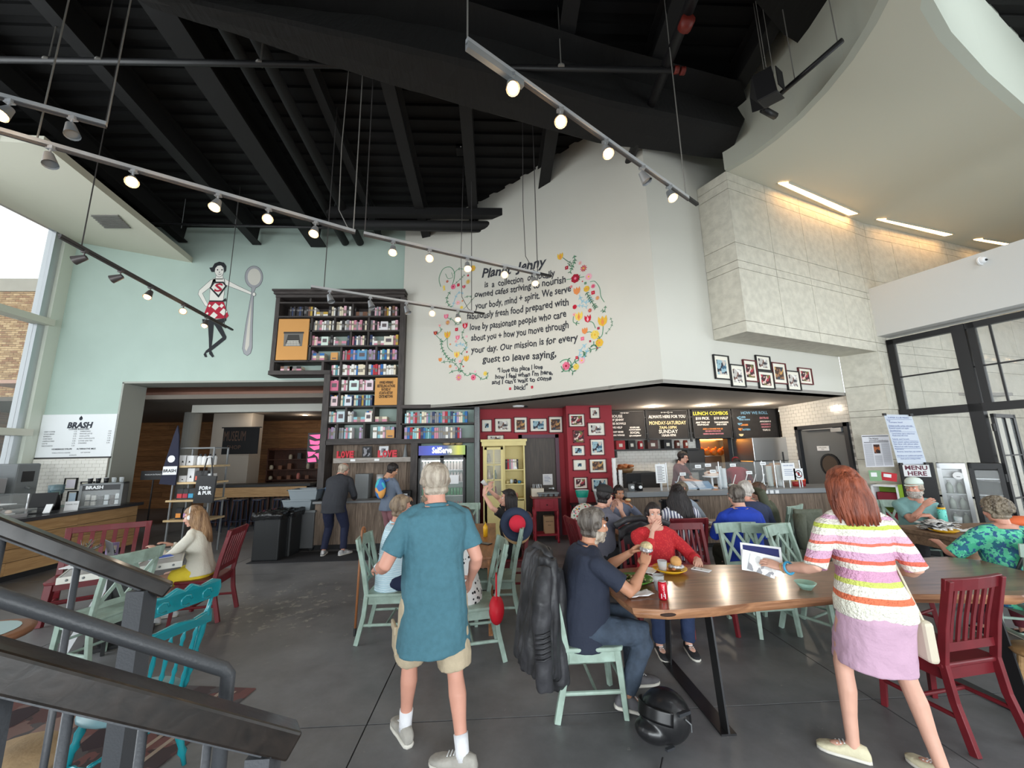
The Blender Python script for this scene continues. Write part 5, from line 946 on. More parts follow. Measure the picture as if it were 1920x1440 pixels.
def plant(name,label,loc,h_,r,n,leafm,potm,pot=(.08,.12),bloom=0,lw=.05):
 t=T(name,label,'plant',loc); part('pot',MB().lathe([(0,0),(pot[0]*.75,0),(pot[0],pot[1]),(pot[0]*.88,pot[1]),(pot[0]*.85,pot[1]-.02),(0,pot[1]-.02)],n=16),potm,t,True); mb=MB(); ml=MB()
 for k in range(n):
  a=RR()*2*PI; e_=RU(.2,1.2); top=V(cos(a)*r*sin(e_),sin(a)*r*sin(e_),pot[1]+h_*cos(e_*.7)*RU(.6,1)); mb.tube([(0,0,pot[1]-.03),top*.5+V(0,0,pot[1]*.6),top],.004,4)
  for j in range(4):
   c=top.lerp(V(0,0,pot[1]),j*.16)+V(RU(-1,1),RU(-1,1),RU(-.3,.3))*lw*.8; ml.box(c,(lw,lw*.45,.004),M=Euler((RU(-1,1),RU(-1,1),RR()*6)).to_matrix())
 part('stems',mb,mat('stem_green',rgb(96,110,70),.7),t); o=part('leaves',ml,leafm,t); o['kind']='stuff'
 return t
plant('potted_plant','bushy green leafy plant at the window end of the coffee bar',(-7.7,4.2,HC),.42,.32,40,m_leaf,m_grey)
plant('potted_plant','brown and green dried plant in front of the glass pastry case',(-7.62,4.55,HC),.3,.25,30,m_bloom,m_paper,lw=.045)
for k in range(5):
 t=T('glass_jar','clear glass jar in the row at the window end of the coffee bar','jar',(-7.5,3.9+k*.13,HC),group='glass jars at the end of the bar'); part('body',MB().lathe([(0,0),(.045,0),(.05,.02),(.05,.1),(.04,.12),(0,.12)],n=12),m_clear,t,True); part('lid',MB().lathe([(.0,.12),(.045,.12),(.045,.14),(0,.14)],n=12),m_steel,t)
# ------------------------------------------------------------------ museum shop furniture
t=T('museum_banner','black hanging banner with dim MUSEUM lettering in the shop beyond','banner',(0,0,0)); a=aty(420,803,11.9);b=aty(482,852,11.9); a2=aty(420,852,11.9)
part('cloth',MB().bb((a.x,11.9,a2.z),(b.x,11.92,a.z)),mat('banner_black',rgb(24,24,26),.8),t); part('top_bar',MB().bb((a.x-.05,11.88,a.z),(b.x+.05,11.94,a.z+.03)),m_black,t)
mb=MB(); txt(mb,'MUSEUM',.42,plane_fn((a.x+(b.x-a.x)*.33,11.895,a.z-.38),(1,0,0),(0,0,1)),fit=(b.x-a.x)*.6); txt(mb,'SHOP',.16,plane_fn((a.x+(b.x-a.x)*.33,11.895,a.z-.62),(1,0,0),(0,0,1))); part('lettering',mb,mat('dim_tan',rgb(96,74,62),.8),t)
m_dk=wood('dark_walnut',rgb(86,50,36),rgb(54,32,24),(8,8,1.2),.5)
def shopshelf(label,xa,xb,Y,h_,ns,glow=False):
 t=T('display_shelves',label,'shelves',((xa+xb)/2,Y,0)); W_=(xb-xa)/2
 part('side_panel',MB().bb((-W_,-.18,0),(-W_+.04,.2,h_)),m_dk,t); part('side_panel',MB().bb((W_-.04,-.18,0),(W_,.2,h_)),m_dk,t); part('back_panel',MB().bb((-W_,.17,0),(W_,.2,h_)),m_dk,t)
 for k in range(ns+1): part('shelf_board',MB().bb((-W_,-.18,.08+k*(h_-.12)/ns-.03),(W_,.18,.08+k*(h_-.12)/ns)),m_dk,t)
 return t,[.08+k*(h_-.12)/ns for k in range(ns)]
goods=[mat('goods_%d'%k,rgb(*c),.5) for k,c in enumerate(((226,220,206),(200,120,110),(120,80,60),(180,170,150),(60,60,66)))]
def fill(xa,xb,Y,zs_,grp,dens=.24,where='shop shelves'):
 x=xa+.1
 while x<xb-.1:
  for zi,z_ in enumerate(zs_):
   if RR()<.75:
    k=random.randrange(5); h_=RU(.1,.22); me=MB().lathe([(0,0),(.05,0),(.06,h_*.4),(.05,h_*.85),(.03,h_),(0,h_)],n=8) if k%2 else MB().bb((-.06,-.04,0),(.06,.04,h_)).bb((-.03,-.045,h_*.3),(.03,-.04,h_*.7))
    kn=('cream','coral','brown','beige','dark')[k]; solo('shop_item','%s %s on the %s shelf of the %s'%(kn,'jar' if k%2 else 'box',('bottom','second','third','fourth','fifth','sixth','top')[zi],where),'shop goods',me,goods[k],grp,loc=(x,Y,z_+.001))
  x+=dens
a=aty(405,840,13.4); b=aty(473,840,13.4)
t,z_=shopshelf('dark walnut display shelves in the dim shop beyond the banner',-7.6,-5.3,13.6,2.1,6); fill(-7.6,-5.3,13.55,z_,'goods on the dim shop shelves',.3,'wide shop shelves')
t,z_=shopshelf('narrow dark walnut tower with a framed picture at the right of the shop',-5.25,-4.3,13.3,2.4,5); fill(-5.25,-4.3,13.25,z_[:4],'goods in the shop tower',.3,'shop tower')
t,z_=shopshelf('dark walnut wall shelves beside the sage wall corner in the shop',-11.2,-9.9,11.0,2.35,5); 
for k in range(3): 
 q=T('arched_board','white pointed board on the top shelf of the corner walnut shelves','ornament',(-10.9+.35*k,10.95,z_[4]+.001),group='white pointed boards on the corner shelves'); part('board',MB().prism([(-.09,0,0),(.09,0,0),(.1,0,.18),(0,0,.38),(-.1,0,.18)],(0,.02,0)),m_paper,q); part('foot',MB().bb((-.1,-.03,0),(.1,.05,.01)),m_dk,q)
fill(-11.2,-9.9,10.95,z_[:3],'goods on the corner walnut shelves',.4,'corner walnut shelves')
t=T('bar_counter','long dark-topped bar with an oak fascia and slatted front in the shop','counter',(0,0,0)); a=aty(400,908,11.0);b=aty(588,905,11.0); z=a.z-.02
part('worktop',MB().bb((a.x,10.8,z-.06),(b.x,11.5,z)),m_black,t); part('oak_fascia',MB().bb((a.x,10.82,z-.32),(b.x-.1,10.86,z-.07)),m_oak,t)
x=a.x+.05
while x<b.x-.1: part('slat',MB().bb((x,10.95,.05),(x+.04,10.99,z-.32)),m_dk,t); x+=.13
part('carcass',MB().bb((a.x,11.0,0),(b.x,11.4,z-.08)),m_black,t)
m_nv=mat('navy_metal',rgb(36,44,66),.4)
for k,px in enumerate((415,450,485,525,560)):
 q=atz(px,1010,.35); q=V(aty(px,950,10.4).x,10.4,0); s_=T('bar_stool','navy metal bar stool in the row along the oak-fascia bar','stool',q,group='bar stools in the shop'); part('seat',MB().lathe([(0,.74),(.16,.74),(.16,.77),(0,.77)],n=14),m_nv,s_)
 for i in range(4): c,d_=cos(PI/4+i*PI/2),sin(PI/4+i*PI/2); part('leg',MB().cyl((.2*c,.2*d_,0),(.12*c,.12*d_,.74),.014,n=6),m_nv,s_)
 part('footring',MB().tube([(.18*cos(i*PI/6),.18*sin(i*PI/6),.25) for i in range(13)],.01,5),m_nv,s_)
# pink patterned lit screen by the bookcase
a=aty(579,812,11.15);b=aty(596,868,11.15); t=T('pink_artwork','black panel of bold pink letter fragments beside the bookcase post','artwork',(a.x,11.12,b.z)); W_=.48; Hh_=a.z-b.z
part('panel',MB().bb((0,0,0),(W_,.05,Hh_)),m_black,t); m_pk=mat('hot_pink_lit',rgb(255,110,170),.6,emit=.6)
for k,pp in enumerate(([(.03,.93),(.35,.95),(.45,.82),(.25,.8)],[(.05,.78),(.2,.72),(.4,.75),(.3,.6),(.08,.62)],[(.05,.55),(.35,.58),(.4,.48),(.2,.42)],[(.02,.38),(.25,.36),(.15,.25),(.05,.2)],[(.2,.3),(.45,.35),(.45,.1),(.35,.05),(.3,.2)],[(.03,.15),(.25,.18),(.28,.04),(.05,.03)])): part('pink_shape',MB().prism([(x*W_/.48,-.006,y*Hh_) for x,y in pp],(0,.005,0)),m_pk,t)
# coffee retail rack
rk=T('retail_rack','open metal rack with birch shelves of coffee bags and mugs by the opening','shelving',(0,0,0)); YR=8.0; xa,xb=aty(312,1000,YR).x,aty(384,1000,YR).x
for x_ in (xa,xb): 
 for y_ in (YR,YR+.4): part('post',MB().bb((x_-.012,y_-.012,0),(x_+.012,y_+.012,2.02)),m_grey,rk)
part('top_rail',MB().bb((xa,YR-.01,2.0),(xb,YR+.01,2.02)).bb((xa,YR+.39,2.0),(xb,YR+.41,2.02)).bb((xa-.01,YR,2.0),(xa+.01,YR+.4,2.02)).bb((xb-.01,YR,2.0),(xb+.01,YR+.4,2.02)),m_grey,rk)
m_birch=wood('birch_shelf',rgb(222,196,150),rgb(200,170,124),(1.2,14,14),.5); rz_=[aty(350,y_,YR).z for y_ in (974,937,904,873)]
for z_ in rz_: part('shelf_board',MB().bb((xa-.06,YR-.05,z_-.035),(xb+.06,YR+.42,z_)),m_birch,rk)
bagc=[('red',(196,60,66)),('crimson',(176,50,70)),('sky blue',(70,160,200)),('yellow',(214,190,60)),('orange',(230,150,70)),('lilac',(190,150,200)),('coral',(226,100,80))]
def bag(x,z,nm,c,lab): 
 t=T('coffee_bag','black coffee bag with a %s label on the %s rack shelf'%(nm,lab),'bag',(x,YR+.08,z+.001),group='coffee bags on the rack'); part('bag',MB().prism([(-.06,-.04,0),(.06,-.04,0),(.06,.04,0),(-.06,.04,0)],(0,.01,.19)).prism([(-.06,-.02,.19),(.06,-.02,.19),(.06,.03,.19),(-.06,.03,.19)],(0,0,.02)),m_black,t); part('label',MB().bb((-.045,-.045,.03),(.045,-.036,.11)),mat('lab_'+nm,rgb(*c),.6),t)
for k,x in enumerate((.17,.32,.47,.62,.77,.92)): bag(xa+x*(xb-xa),rz_[1],*bagc[k%4],'second lowest' if k<4 else 'second lowest (back row)'.replace(' (back row)',''))
for k,x in enumerate((.2,.4,.6,.8)): bag(xa+x*(xb-xa),rz_[0],*bagc[(4,5,4,6)[k]],'lowest')
bag(xa+.6*(xb-xa),rz_[2],*bagc[6],'second highest'); bag(xa+.75*(xb-xa),rz_[2],'white',(226,226,226),'second highest')
for k,(x,z_,w_,h_,l) in enumerate(((.12,3,.14,.2,'white carton'),(.3,3,.14,.19,'pale blue carton'),(.17,2,.14,.12,'white low carton'),(.38,2,.13,.26,'tall white carton'),(.9,2,.1,.15,'green-white carton'))):
 t=T('coffee_carton','%s on the %s shelf of the coffee rack'%(l,('lowest','second lowest','second highest','highest')[z_]),'box',(xa+x*(xb-xa),YR+.12,rz_[z_]+.001)); part('carton',MB().bb((-w_/2,-.06,0),(w_/2,.06,h_)),m_paper,t); part('emblem',MB().prism([(-.02,-.062,h_*.3),(.02,-.062,h_*.3),(0,-.062,h_*.5)],(0,.001,0)),m_ink,t)
for k in range(4):
 t=T('white_bottle','white flask with black cap in the row on the top rack shelf','bottle',(xa+(.52+.13*k)*(xb-xa),YR+.12,rz_[3]+.001),group='white flasks on the rack'); part('body',MB().lathe([(0,0),(.04,0),(.045,.01),(.045,.15),(.03,.18),(0,.18)],n=14),m_paper,t,True); part('cap',MB().cyl((0,0,.18),(0,0,.22),.02),m_black,t)
t=T('hanging_apron','dark navy apron lettered BRASH hanging on the left of the coffee rack','apron',(xa-.02,YR-.09,rz_[2]-.05)); part('cloth',MB().prism([(-.17,0,.03),(.13,0,0),(.14,0,.4),(.08,0,.95),(.03,0,1.15),(-.02,0,.95),(-.12,0,.4)],(0,.03,0)),mat('navy_cloth',rgb(38,40,58),.9,bump=.3,bscale=8),t); part('printed_band',MB().bb((-.13,-.004,.2),(.13,0,.36)),m_paper,t); mb=MB(); txt(mb,'BRASH',.08,plane_fn((0,-.007,.25),(1,0,0),(0,0,1)),bold=.002); part('lettering',mb,m_ink,t)
part('emblem',MB().prism([(x,-.004,.5+z) for x,z in circ(0,0,.07,.07,10)],(0,.003,0)),m_paper,t)
t=T('tote_bag','black tote bag with white letters hanging on the right of the coffee rack','bag',(xb-.02,YR-.1,rz_[1]-.06)); part('cloth',MB().prism([(-.2,0,0),(.16,0,0),(.18,0,.5),(-.18,0,.52)],(0,.04,0)),m_black,t); part('strap',MB().tube([(-.1,.02,.5),(-.04,.02,.85),(.04,.02,.86),(.1,.02,.5)],.012,5),m_black,t); mb=MB(); txt(mb,'FOR+',.09,plane_fn((0,-.004,.25),(1,0,0),(0,0,1)),bold=.004); txt(mb,'& PUR',.09,plane_fn((0,-.004,.16),(1,0,0),(0,0,1)),bold=.004); part('lettering',mb,m_paper,t)
t=T('shop_sign','small black card sign hung beside the coffee rack','sign',(aty(286,905,9.3).x,9.3,1.45)); part('board',MB().bb((-.28,0,-.1),(.28,.02,.1)),m_black,t); mb=MB(); txt(mb,'MUSEUM ENTRANCE',.04,plane_fn((0,-.003,.0),(1,0,0),(0,0,1))); part('lettering',mb,m_paper,t); part('bracket',MB().bb((-.01,.0,-1.45),(.01,.02,-.1)),m_black,t)
# bins and tubs
m_bin=mat('black_bin_plastic',rgb(34,36,38),.5); m_bag=mat('bin_bag_film',rgb(26,27,29),.2,bump=.8,bscale=14)
for k,(px,py,y_,l) in enumerate(((513,1045,7.55,'black open-top bin with a bin bag, nearest the coffee rack'),(541,1035,7.8,'black bin tucked behind the front bin beside the grey tubs'))):
 x_=atz(px,py,0).x; t=T('trash_bin',l,'bin',(x_,y_,0)); part('body',MB().prism([(-.23,-.2,0),(.23,-.2,0),(.23,.2,0),(-.23,.2,0)],(0,0,.78)),m_bin,t,bev=.03)
 mb=MB(); ring=[(-.25,-.22),(.25,-.22),(.25,.22),(-.25,.22)]; P_=[]
 for lv,(z_,s_) in enumerate(((.7,1.0),(.76,1.05),(.83,1.02),(.8,.93))):
  for i in range(32):
   a_=i/8; j=int(a_)%4; u=a_-int(a_); p0=ring[j];p1=ring[(j+1)%4]; P_.append(((p0[0]+(p1[0]-p0[0])*u)*s_+RU(-.006,.006),(p0[1]+(p1[1]-p0[1])*u)*s_+RU(-.006,.006),z_+RU(-.015,.015)))
 mb.add(P_,[(i+l_*32,(i+1)%32+l_*32,(i+1)%32+l_*32+32,i+l_*32+32) for l_ in range(3) for i in range(32)]); part('bin_bag',mb,m_bag,t,True)
m_tub=mat('grey_tub_plastic',rgb(142,152,158),.4)
t=T('dish_cart','dark low cart under the grey bus tubs beside the bookcase post','cart',(aty(572,960,8.3).x,8.3,0)); part('cabinet',MB().bb((-.3,-.25,.05),(.3,.25,.72)),mat('cart_grey',rgb(96,98,100),.5),t,bev=.01); part('wheel',MB().cyl((-.25,-.2,.04),(-.25,-.17,.04),.04),m_black,t); part('wheel',MB().cyl((.25,-.2,.04),(.25,-.17,.04),.04),m_black,t); part('cart_top',MB().bb((-.32,-.27,.72),(.32,.27,.76)),m_grey,t)
cx_=t.location.x
for k,(z_,dx) in enumerate(((.761,-.06),(.96,.04))):
 t=T('bus_tub','grey plastic bus tub, %s of the two stacked on the cart'%('lower','upper')[k],'tub',(cx_+dx,8.27,z_)); h_=.19
 part('tub',MB().prism([(-.24,-.18,0),(.24,-.18,0),(.24,.18,0),(-.24,.18,0)],(0,0,.01)).add([(-.24,-.18,0),(.24,-.18,0),(.24,.18,0),(-.24,.18,0),(-.28,-.22,h_),(.28,-.22,h_),(.28,.22,h_),(-.28,.22,h_)],[(0,1,5,4),(1,2,6,5),(2,3,7,6),(3,0,4,7)]),m_tub,t,solid=.006); part('rim',MB().bb((-.3,-.24,h_-.01),(.3,-.21,h_+.01)).bb((-.3,.21,h_-.01),(.3,.24,h_+.01)).bb((-.3,-.24,h_-.01),(-.27,.24,h_+.01)).bb((.27,-.24,h_-.01),(.3,.24,h_+.01)),m_tub,t,bev=.004)
solo('floor_mat','large dark ribbed floor mat in front of the niche counter','mat',MB().bb((-4.3,7.25,0),(-1.1,7.95,.012)),mat('dark_mat',rgb(46,46,50),.95,bump=.5,bscale=120),bev=.003)
# ------------------------------------------------------------------ lamp tracks
m_sil=mat('silver_track',rgb(196,200,204),.35,metal=.5); m_trk=mat('dark_track',rgb(66,64,64),.5); m_bulb=mat('halogen_glow',(1,.62,.3),.4,emit=4.5); m_cone=mat('lamp_silver',rgb(176,180,184),.35,metal=.6); m_coneb=mat('lamp_bronze',rgb(92,88,88),.45,metal=.4)
tracks=[('A','long silver lamp track hanging from the upper left across the sage wall',4.6,(-40,232),(666,434),m_sil,[(97,278,0),(251,325,1),(410,368,1),(504,392,1),(592,415,1)],[68,662]),
('A2','silver lamp track continuing the long one down to the mural title',4.6,(682,437),(1012,513),m_sil,[(738,453,1),(806,470,1),(876,486,1),(946,502,1),(1001,511,1)],[684,1008]),
('B','silver lamp track slanting down in front of the black duct to the white wall corner',4.8,(875,75),(1290,371),m_sil,[(958,134,1),(1050,200,1),(1134,262,1),(1203,312,0),(1254,346,1)],[876,1286]),
('C','dark lamp track running down the left toward the painted lady',4.4,(112,441),(424,612),m_trk,[(160,468,0),(227,503,0),(283,533,1),(345,565,1),(388,588,1)],[152,420]),
('D','short silver lamp track crossing in front of the bookcase top',4.4,(583,537),(888,585),m_sil,[(619,545,0),(695,556,0),(762,567,0),(811,575,1),(858,583,1)],[607,884]),
('E','upper silver lamp track at the far left edge under the roof',4.8,(-40,168),(200,233),m_sil,[(20,185,1),(138,217,0)],[204])]
for nm,lab,z,pa,pb,mt,lamps,rods in tracks:
 a=atz(*pa,z);b=atz(*pb,z); t=T('lamp_track',lab,'lamp track',(0,0,0)); part('track',MB().beam(a,b,.035,.035),mt,t); part('wire_channel',MB().beam(a-V(0,0,.03),b-V(0,0,.03),.02,.02),m_trk,t)
 dx_=b-a
 if nm in('A2','B','D','C'): part('slotted_channel',MB().beam(b,b+dx_.normalized()*.22,.04,.03),m_black,t)
 if nm=='B': part('slotted_channel',MB().beam(a-V(0,0,.05),a+dx_*.17-V(0,0,.05),.04,.06),m_grey,t)
 for rx in rods:
  u=(rx-pa[0])/(pb[0]-pa[0]); 
  best=min(range(401),key=lambda k:abs((lambda q:960+FPX*q.x/-q.z)(CR.transposed()@(a.lerp(b,k/400)-V(0,0,CAMZ)))-rx)); p=a.lerp(b,best/400)
  part('suspension_rod',MB().cyl(p,(p.x,p.y,deckz(p.y)),.007,n=5),m_galv if nm in'ABE' else m_trk,t)
 if nm in('A2','D','A'):
  p=b; part('feed_cable',MB().tube([p,p+V(-.1,0,.06),p+V(-.22,0,.3),p+V(-.24,0,1.2),(p.x-.2,p.y,deckz(p.y))],.006,5),m_galv if nm=='A' else m_trk,t)
 for i,(lx,ly,on) in enumerate(lamps):
  best=min(range(401),key=lambda k:abs((lambda q:960+FPX*q.x/-q.z)(CR.transposed()@(a.lerp(b,k/400)-V(0,0,CAMZ)))-lx)); p=a.lerp(b,best/400)
  od=('first','second','third','fourth','fifth')[i]
  l=T('track_lamp','%s %s lamp from the left on the %s'%(od,('lit' if on else 'unlit'),{'A':'long silver track over the sage wall','A2':'silver track ending at the mural title','B':'slanting track before the black duct','C':'dark track toward the painted lady','D':'short track before the bookcase','E':'far left upper track'}[nm]),'spotlight',p-V(0,0,.02),group='track lamps')
  cm_=m_coneb if nm=='C' else m_cone
  part('adapter',MB().bb((-.03,-.02,-.03),(.03,.02,0)),cm_,l); part('stem',MB().cyl((0,0,-.03),(0,0,-.1),.008,n=6),cm_,l)
  if on: ax=V(-p.x*.25,-p.y*.25,-1.2).normalized() if i%2 else V(.1,-.5,-1).normalized()
  else: ax=V(-.7,-.15,-.35).normalized() if nm=='C' else V(.35,-.1,-.85).normalized()
  c0=V(0,0,-.10)-ax*.03; c1=c0+ax*.13; hd=part('shade',MB().cyl(c0,c1,.032,.055,n=14,cap=False).cyl(c0-ax*.005,c0,.02,.032,n=14),cm_,l,True)
  if on: part('bulb',MB().ell(c1-ax*.015,(.046,.046,.046),12,8),m_bulb,l,True); pl_=bpy.data.lights.new('halogen','POINT'); pl_.energy=4; pl_.color=(1,.66,.36); pl_.shadow_soft_size=.05; po_=bpy.data.objects.new('halogen',pl_); COL.objects.link(po_); po_.parent=l; po_.location=c1+ax*.09
  else: part('bulb',MB().cyl(c1-ax*.02,c1-ax*.018,.05,n=12),m_grey,l)
# speakers and short pipes near the fascia
q=atz(1447,158,6.2); t=T('loudspeaker','black angular loudspeaker hung by two wires at the curved fascia','speaker',q,rz=.5)
part('cabinet',MB().prism([(-.1,-.08,-.22),(.1,-.08,-.22),(.16,.1,-.1),(.16,.1,.14),(.04,.0,.24),(-.1,-.06,.16)],(-.06,.2,0)),m_black,t,bev=.01); part('grille',MB().box((-.02,-.1,-.02),(.16,.01,.26)),m_deckm,t)
for dx in (-.08,.1): part('wire',MB().cyl((dx,0,.2),(dx,0,1.6),.004,n=4),m_galv,t)
a=atz(1430,205,6.3); b=atz(1580,75,6.3); t=T('short_pipe','black pipe on hangers running along the curved fascia','pipe',(0,0,0)); part('pipe',MB().cyl(a,b,.03,n=8).cyl(a,a+(V(.25,.1,0)),.045,n=8),m_black,t,True)
for u in (.1,.45,.95): p=a.lerp(b,u); part('hanger_rod',MB().cyl(p,(p.x,p.y,deckz(p.y)),.006,n=5),m_galv,t)
# ------------------------------------------------------------------ chalkboards
m_chb=mat('chalkboard',rgb(44,42,42),.8,var=.25,vscale=6); ck={k:mat('chalk_'+k,rgb(*c),.9) for k,c in dict(w=(214,210,204),y=(214,206,80),o=(206,130,70),p=(186,120,130),b=(110,150,176),c=(212,196,150)).items()}; ckl=list(ck.values()); CI={k:i for i,k in enumerate(ck)}
YB_=9.35
boards=[(1138,1206,770,823,'first chalkboard menu, half behind the red pier, headed with house specials',[('~o~o~o~',.93,.07,'w',.5),('HOUSE',.78,.12,'w',.28),('OF JENNY',.66,.09,'w',.3),('THIS BOWLS',.52,.09,'w',.3),('WE HELP',.38,.08,'w',.28),('MOST SIDES',.22,.07,'w',.28),('MEAN WINGS',.1,.07,'w',.28),('SOUPS ARE',.38,.06,'w',.74),('ALWAYS READY',.3,.05,'w',.74),('SOCIAL',.18,.09,'w',.74),('@PLANETJENNY',.08,.05,'w',.74)]),
(1217,1286,770,822,'second chalkboard menu lettered in pale chalk with opening hours',[('o ~ o ~ @ ~ o',.93,.06,'w',.5),('ALWAYS HERE FOR YOU',.74,.13,'w',.5),('MONDAY-SATURDAY',.5,.15,'c',.5),('7AM-10PM',.34,.12,'c',.5),('SUNDAY',.18,.15,'w',.5),('10AM-9PM',.06,.1,'w',.5)]),
(1303,1367,768,820,'third chalkboard menu headed Lunch Combos in yellow',[('LUNCH COMBOS',.83,.15,'y',.48),('$10 PICK',.66,.11,'w',.25),('$10 HALF',.66,.11,'w',.75),('ANY TWO OF',.52,.07,'w',.25),('SOUP+SALAD',.44,.06,'w',.25),('THE SANDWICH',.52,.06,'w',.75),('AND A SIDE',.44,.06,'w',.75),('ADD A COOKIE FOR $2',.28,.06,'o',.5),('SEE MENU FOR SOUPS',.2,.05,'p',.5),('GREENS GRAINS GRATITUDE',.1,.05,'p',.5)]),
(1380,1452,767,820,'fourth chalkboard menu headed How We Roll with coloured bowls',[('HOW WE ROLL',.84,.12,'b',.5),('BASES',.7,.08,'b',.2),('MIXED GREENS',.62,.05,'b',.25),('VEGGIES',.42,.07,'o',.22),('PROTEIN',.25,.07,'b',.25),('EXTRAS',.66,.08,'p',.72),('AVOCADO 3',.54,.06,'w',.74),('CHICKEN 5',.44,.06,'p',.74),('SALMON 7',.34,.06,'p',.74),('TOFU 3',.22,.07,'w',.74)])]
for x0,x1,y0,y1,lab,ls in boards:
 a=aty(x0,y1,YB_);b=aty(x1,y0,YB_); W_=b.x-a.x;h_=min(SL-.05,b.z)-a.z; t=T('chalkboard_menu',lab,'menu board',(a.x,YB_,a.z)); part('board',MB().bb((0,0,0),(W_,.03,h_)),m_chb,t); part('frame',MB().bb((-.02,-.01,-.02),(0,.03,h_)).bb((W_,-.01,-.02),(W_+.02,.03,h_)).bb((-.02,-.01,-.03),(W_+.02,.03,0)).bb((-.02,-.01,h_),(W_+.02,.03,h_+.02)),m_black,t)
 mb=MB()
 for s_,v,sz_,c,u in ls:
  m2=MB(); txt(m2,s_,sz_*h_*1.2,lambda p,q:V(p,0,q),bold=.003,mi=CI[c]); xs2=[q[0] for q in m2.v] or [0,1]; wd=max(xs2)-min(xs2); lim=W_*(.46 if abs(u-.5)>.15 else .94); k_2=min(1,lim/wd)
  m2.v=[(W_*u+q[0]*k_2,-.004,h_*v+q[2]) for q in m2.v]; mb.add(m2.v,m2.f); mb.m[-len(m2.f):]=[CI[c]]*len(m2.f)
 part('lettering',mb,ckl,t)
 for s_ in (-.07,): part('hanging_post',MB().bb((W_*1.0-s_*-1+.12,.0,-.1),(W_+.1,.03,h_+.03)),m_black,t)
 if 'coloured' in lab:
  for k,(v,c) in enumerate(((.74,'b'),(.52,'b'),(.33,'o'),(.12,'c'))): part('drawn_bowl',MB().prism([(W_*.13+.06*cos(i*PI/8-PI),-.004,h_*v+.06*sin(i*PI/8-PI)) for i in range(9)],(0,.002,0)),ck[c],t)
 for k in range(2): part('bracket_bar',MB().bb((W_+.02,.01,h_*(.15+.6*k)),(W_+.2,.03,h_*(.19+.6*k))),m_black,t)
# ------------------------------------------------------------------ kitchen counter
KC=T('service_counter','long service counter with a grey top and weathered board front under the menus','counter',(0,0,0)); YF=7.35; HK=1.03; xa,xb=2.45,6.99
part('worktop',MB().bb((xa,YF-.04,HK-.09),(xb,8.15,HK)),mat('counter_grey',rgb(134,138,142),.35),KC,bev=.006); part('carcass',MB().bb((xa+.02,YF+.03,.1),(xb,8.1,HK-.09)),m_black,KC); part('kick_board',MB().bb((xa+.02,YF+.08,0),(xb,8.0,.1)),m_black,KC)
x=xa; k=0
while x<xb-.02: w_=min((.34,.27,.4,.3)[k%4],xb-x); part('front_board',MB().bb((x+.002,YF,.09),(x+w_-.002,YF+.025,HK-.1)),m_barn,KC); x+=w_; k+=1
for k in range(3): t=T('price_card','small white card stuck on the counter edge, %s of three'%('first','middle','last')[k],'sign',(aty(1433+10*k,916,YF).x,YF-.045,HK-.05),group='three cards on the counter edge'); part('card',MB().bb((-.035,-.004,-.03),(.035,0,.03)),m_paper,t)
def onk(px,Y): return aty(px,900,Y).x
def cnt(name,label,cat,px,Y,z=HK,group=None,rz=0): return T(name,label,cat,(onk(px,Y),Y,z+.001),rz,group)
# sneeze guard
m_glass2=mat('thin_guard_glass',(.95,1,1),.02,alpha=.05,spec=.3)
sg=T('sneeze_guard','long glass sneeze guard on steel posts along the service counter','glass guard',(0,0,0))
for px in (1238,1251,1350,1432,1455,1468,1503): x_=onk(px,7.55); part('post',MB().cyl((x_,7.55,HK),(x_,7.55,HK+.52),.012,n=8),m_alu,sg)
part('glass_pane',MB().bb((onk(1251,7.55),7.545,HK+.1),(onk(1350,7.55),7.55,HK+.5)),m_glass2,sg); part('glass_pane',MB().bb((onk(1352,7.55),7.545,HK+.1),(onk(1432,7.55),7.55,HK+.5)),m_glass2,sg); part('glass_pane',MB().bb((onk(1434,7.55),7.545,HK+.1),(onk(1503,7.55),7.55,HK+.5)),m_glass2,sg); part('glass_top',MB().bb((onk(1251,7.55),7.55,HK+.5),(onk(1503,7.55),7.85,HK+.506)),m_glass2,sg)
for k,(px,dz) in enumerate(((1281,-.12),(1311,.02),(1330,.04),(1338,-.08),(1377,.03),(1406,-.12),(1434,.05))):
 t=T('dish_label','small white dish label on the sneeze guard, %s from the left'%('first, low','second, high','third, high','fourth, lower','fifth, high','sixth, low','seventh, high')[k],'sign',(onk(px,7.54),7.535,HK+.42+dz),group='dish labels on the glass guard'); part('card',MB().bb((-.06,-.003,-.03),(.06,0,.03)),m_paper,t); part('print',MB().bb((-.04,-.005,-.005),(.04,-.003,.005)),m_grey,t)
t=T('cup_menu_card','tall white menu strip standing at the left end of the sneeze guard','sign',(onk(1240,7.5),7.5,HK+.14)); part('sheet',MB().bb((-.1,0,0),(.1,.004,.36)),m_paper,t)
mb=MB(); [mb.bb((-.07,-.002,.31-k*.025),(.03+.04*(k%2),-.001,.318-k*.025)) for k in range(12)]; part('print',mb,m_ink,t); part('stand',MB().bb((-.01,.004,-.14),(.01,.01,.1)),m_alu,t)
for k,(px,lab,c) in enumerate(((1289,'left pale blue serving tray tilted on the counter',(150,180,208)),(1316,'right pale blue serving tray tilted on the counter',(140,172,202)))):
 t=cnt('serving_tray',lab,'tray',px,7.62); part('tray',MB().prism([(-.16,-.12,.02),(.16,-.12,.02),(.2,.12,.13),(-.2,.12,.13)],(0,.012,.012)),mat('tray_blue%d'%k,rgb(*c),.4),t); part('foot',MB().bb((-.12,-.1,0),(.12,-.05,.03)).bb((-.12,.06,0),(.12,.1,.1)),m_steel,t)
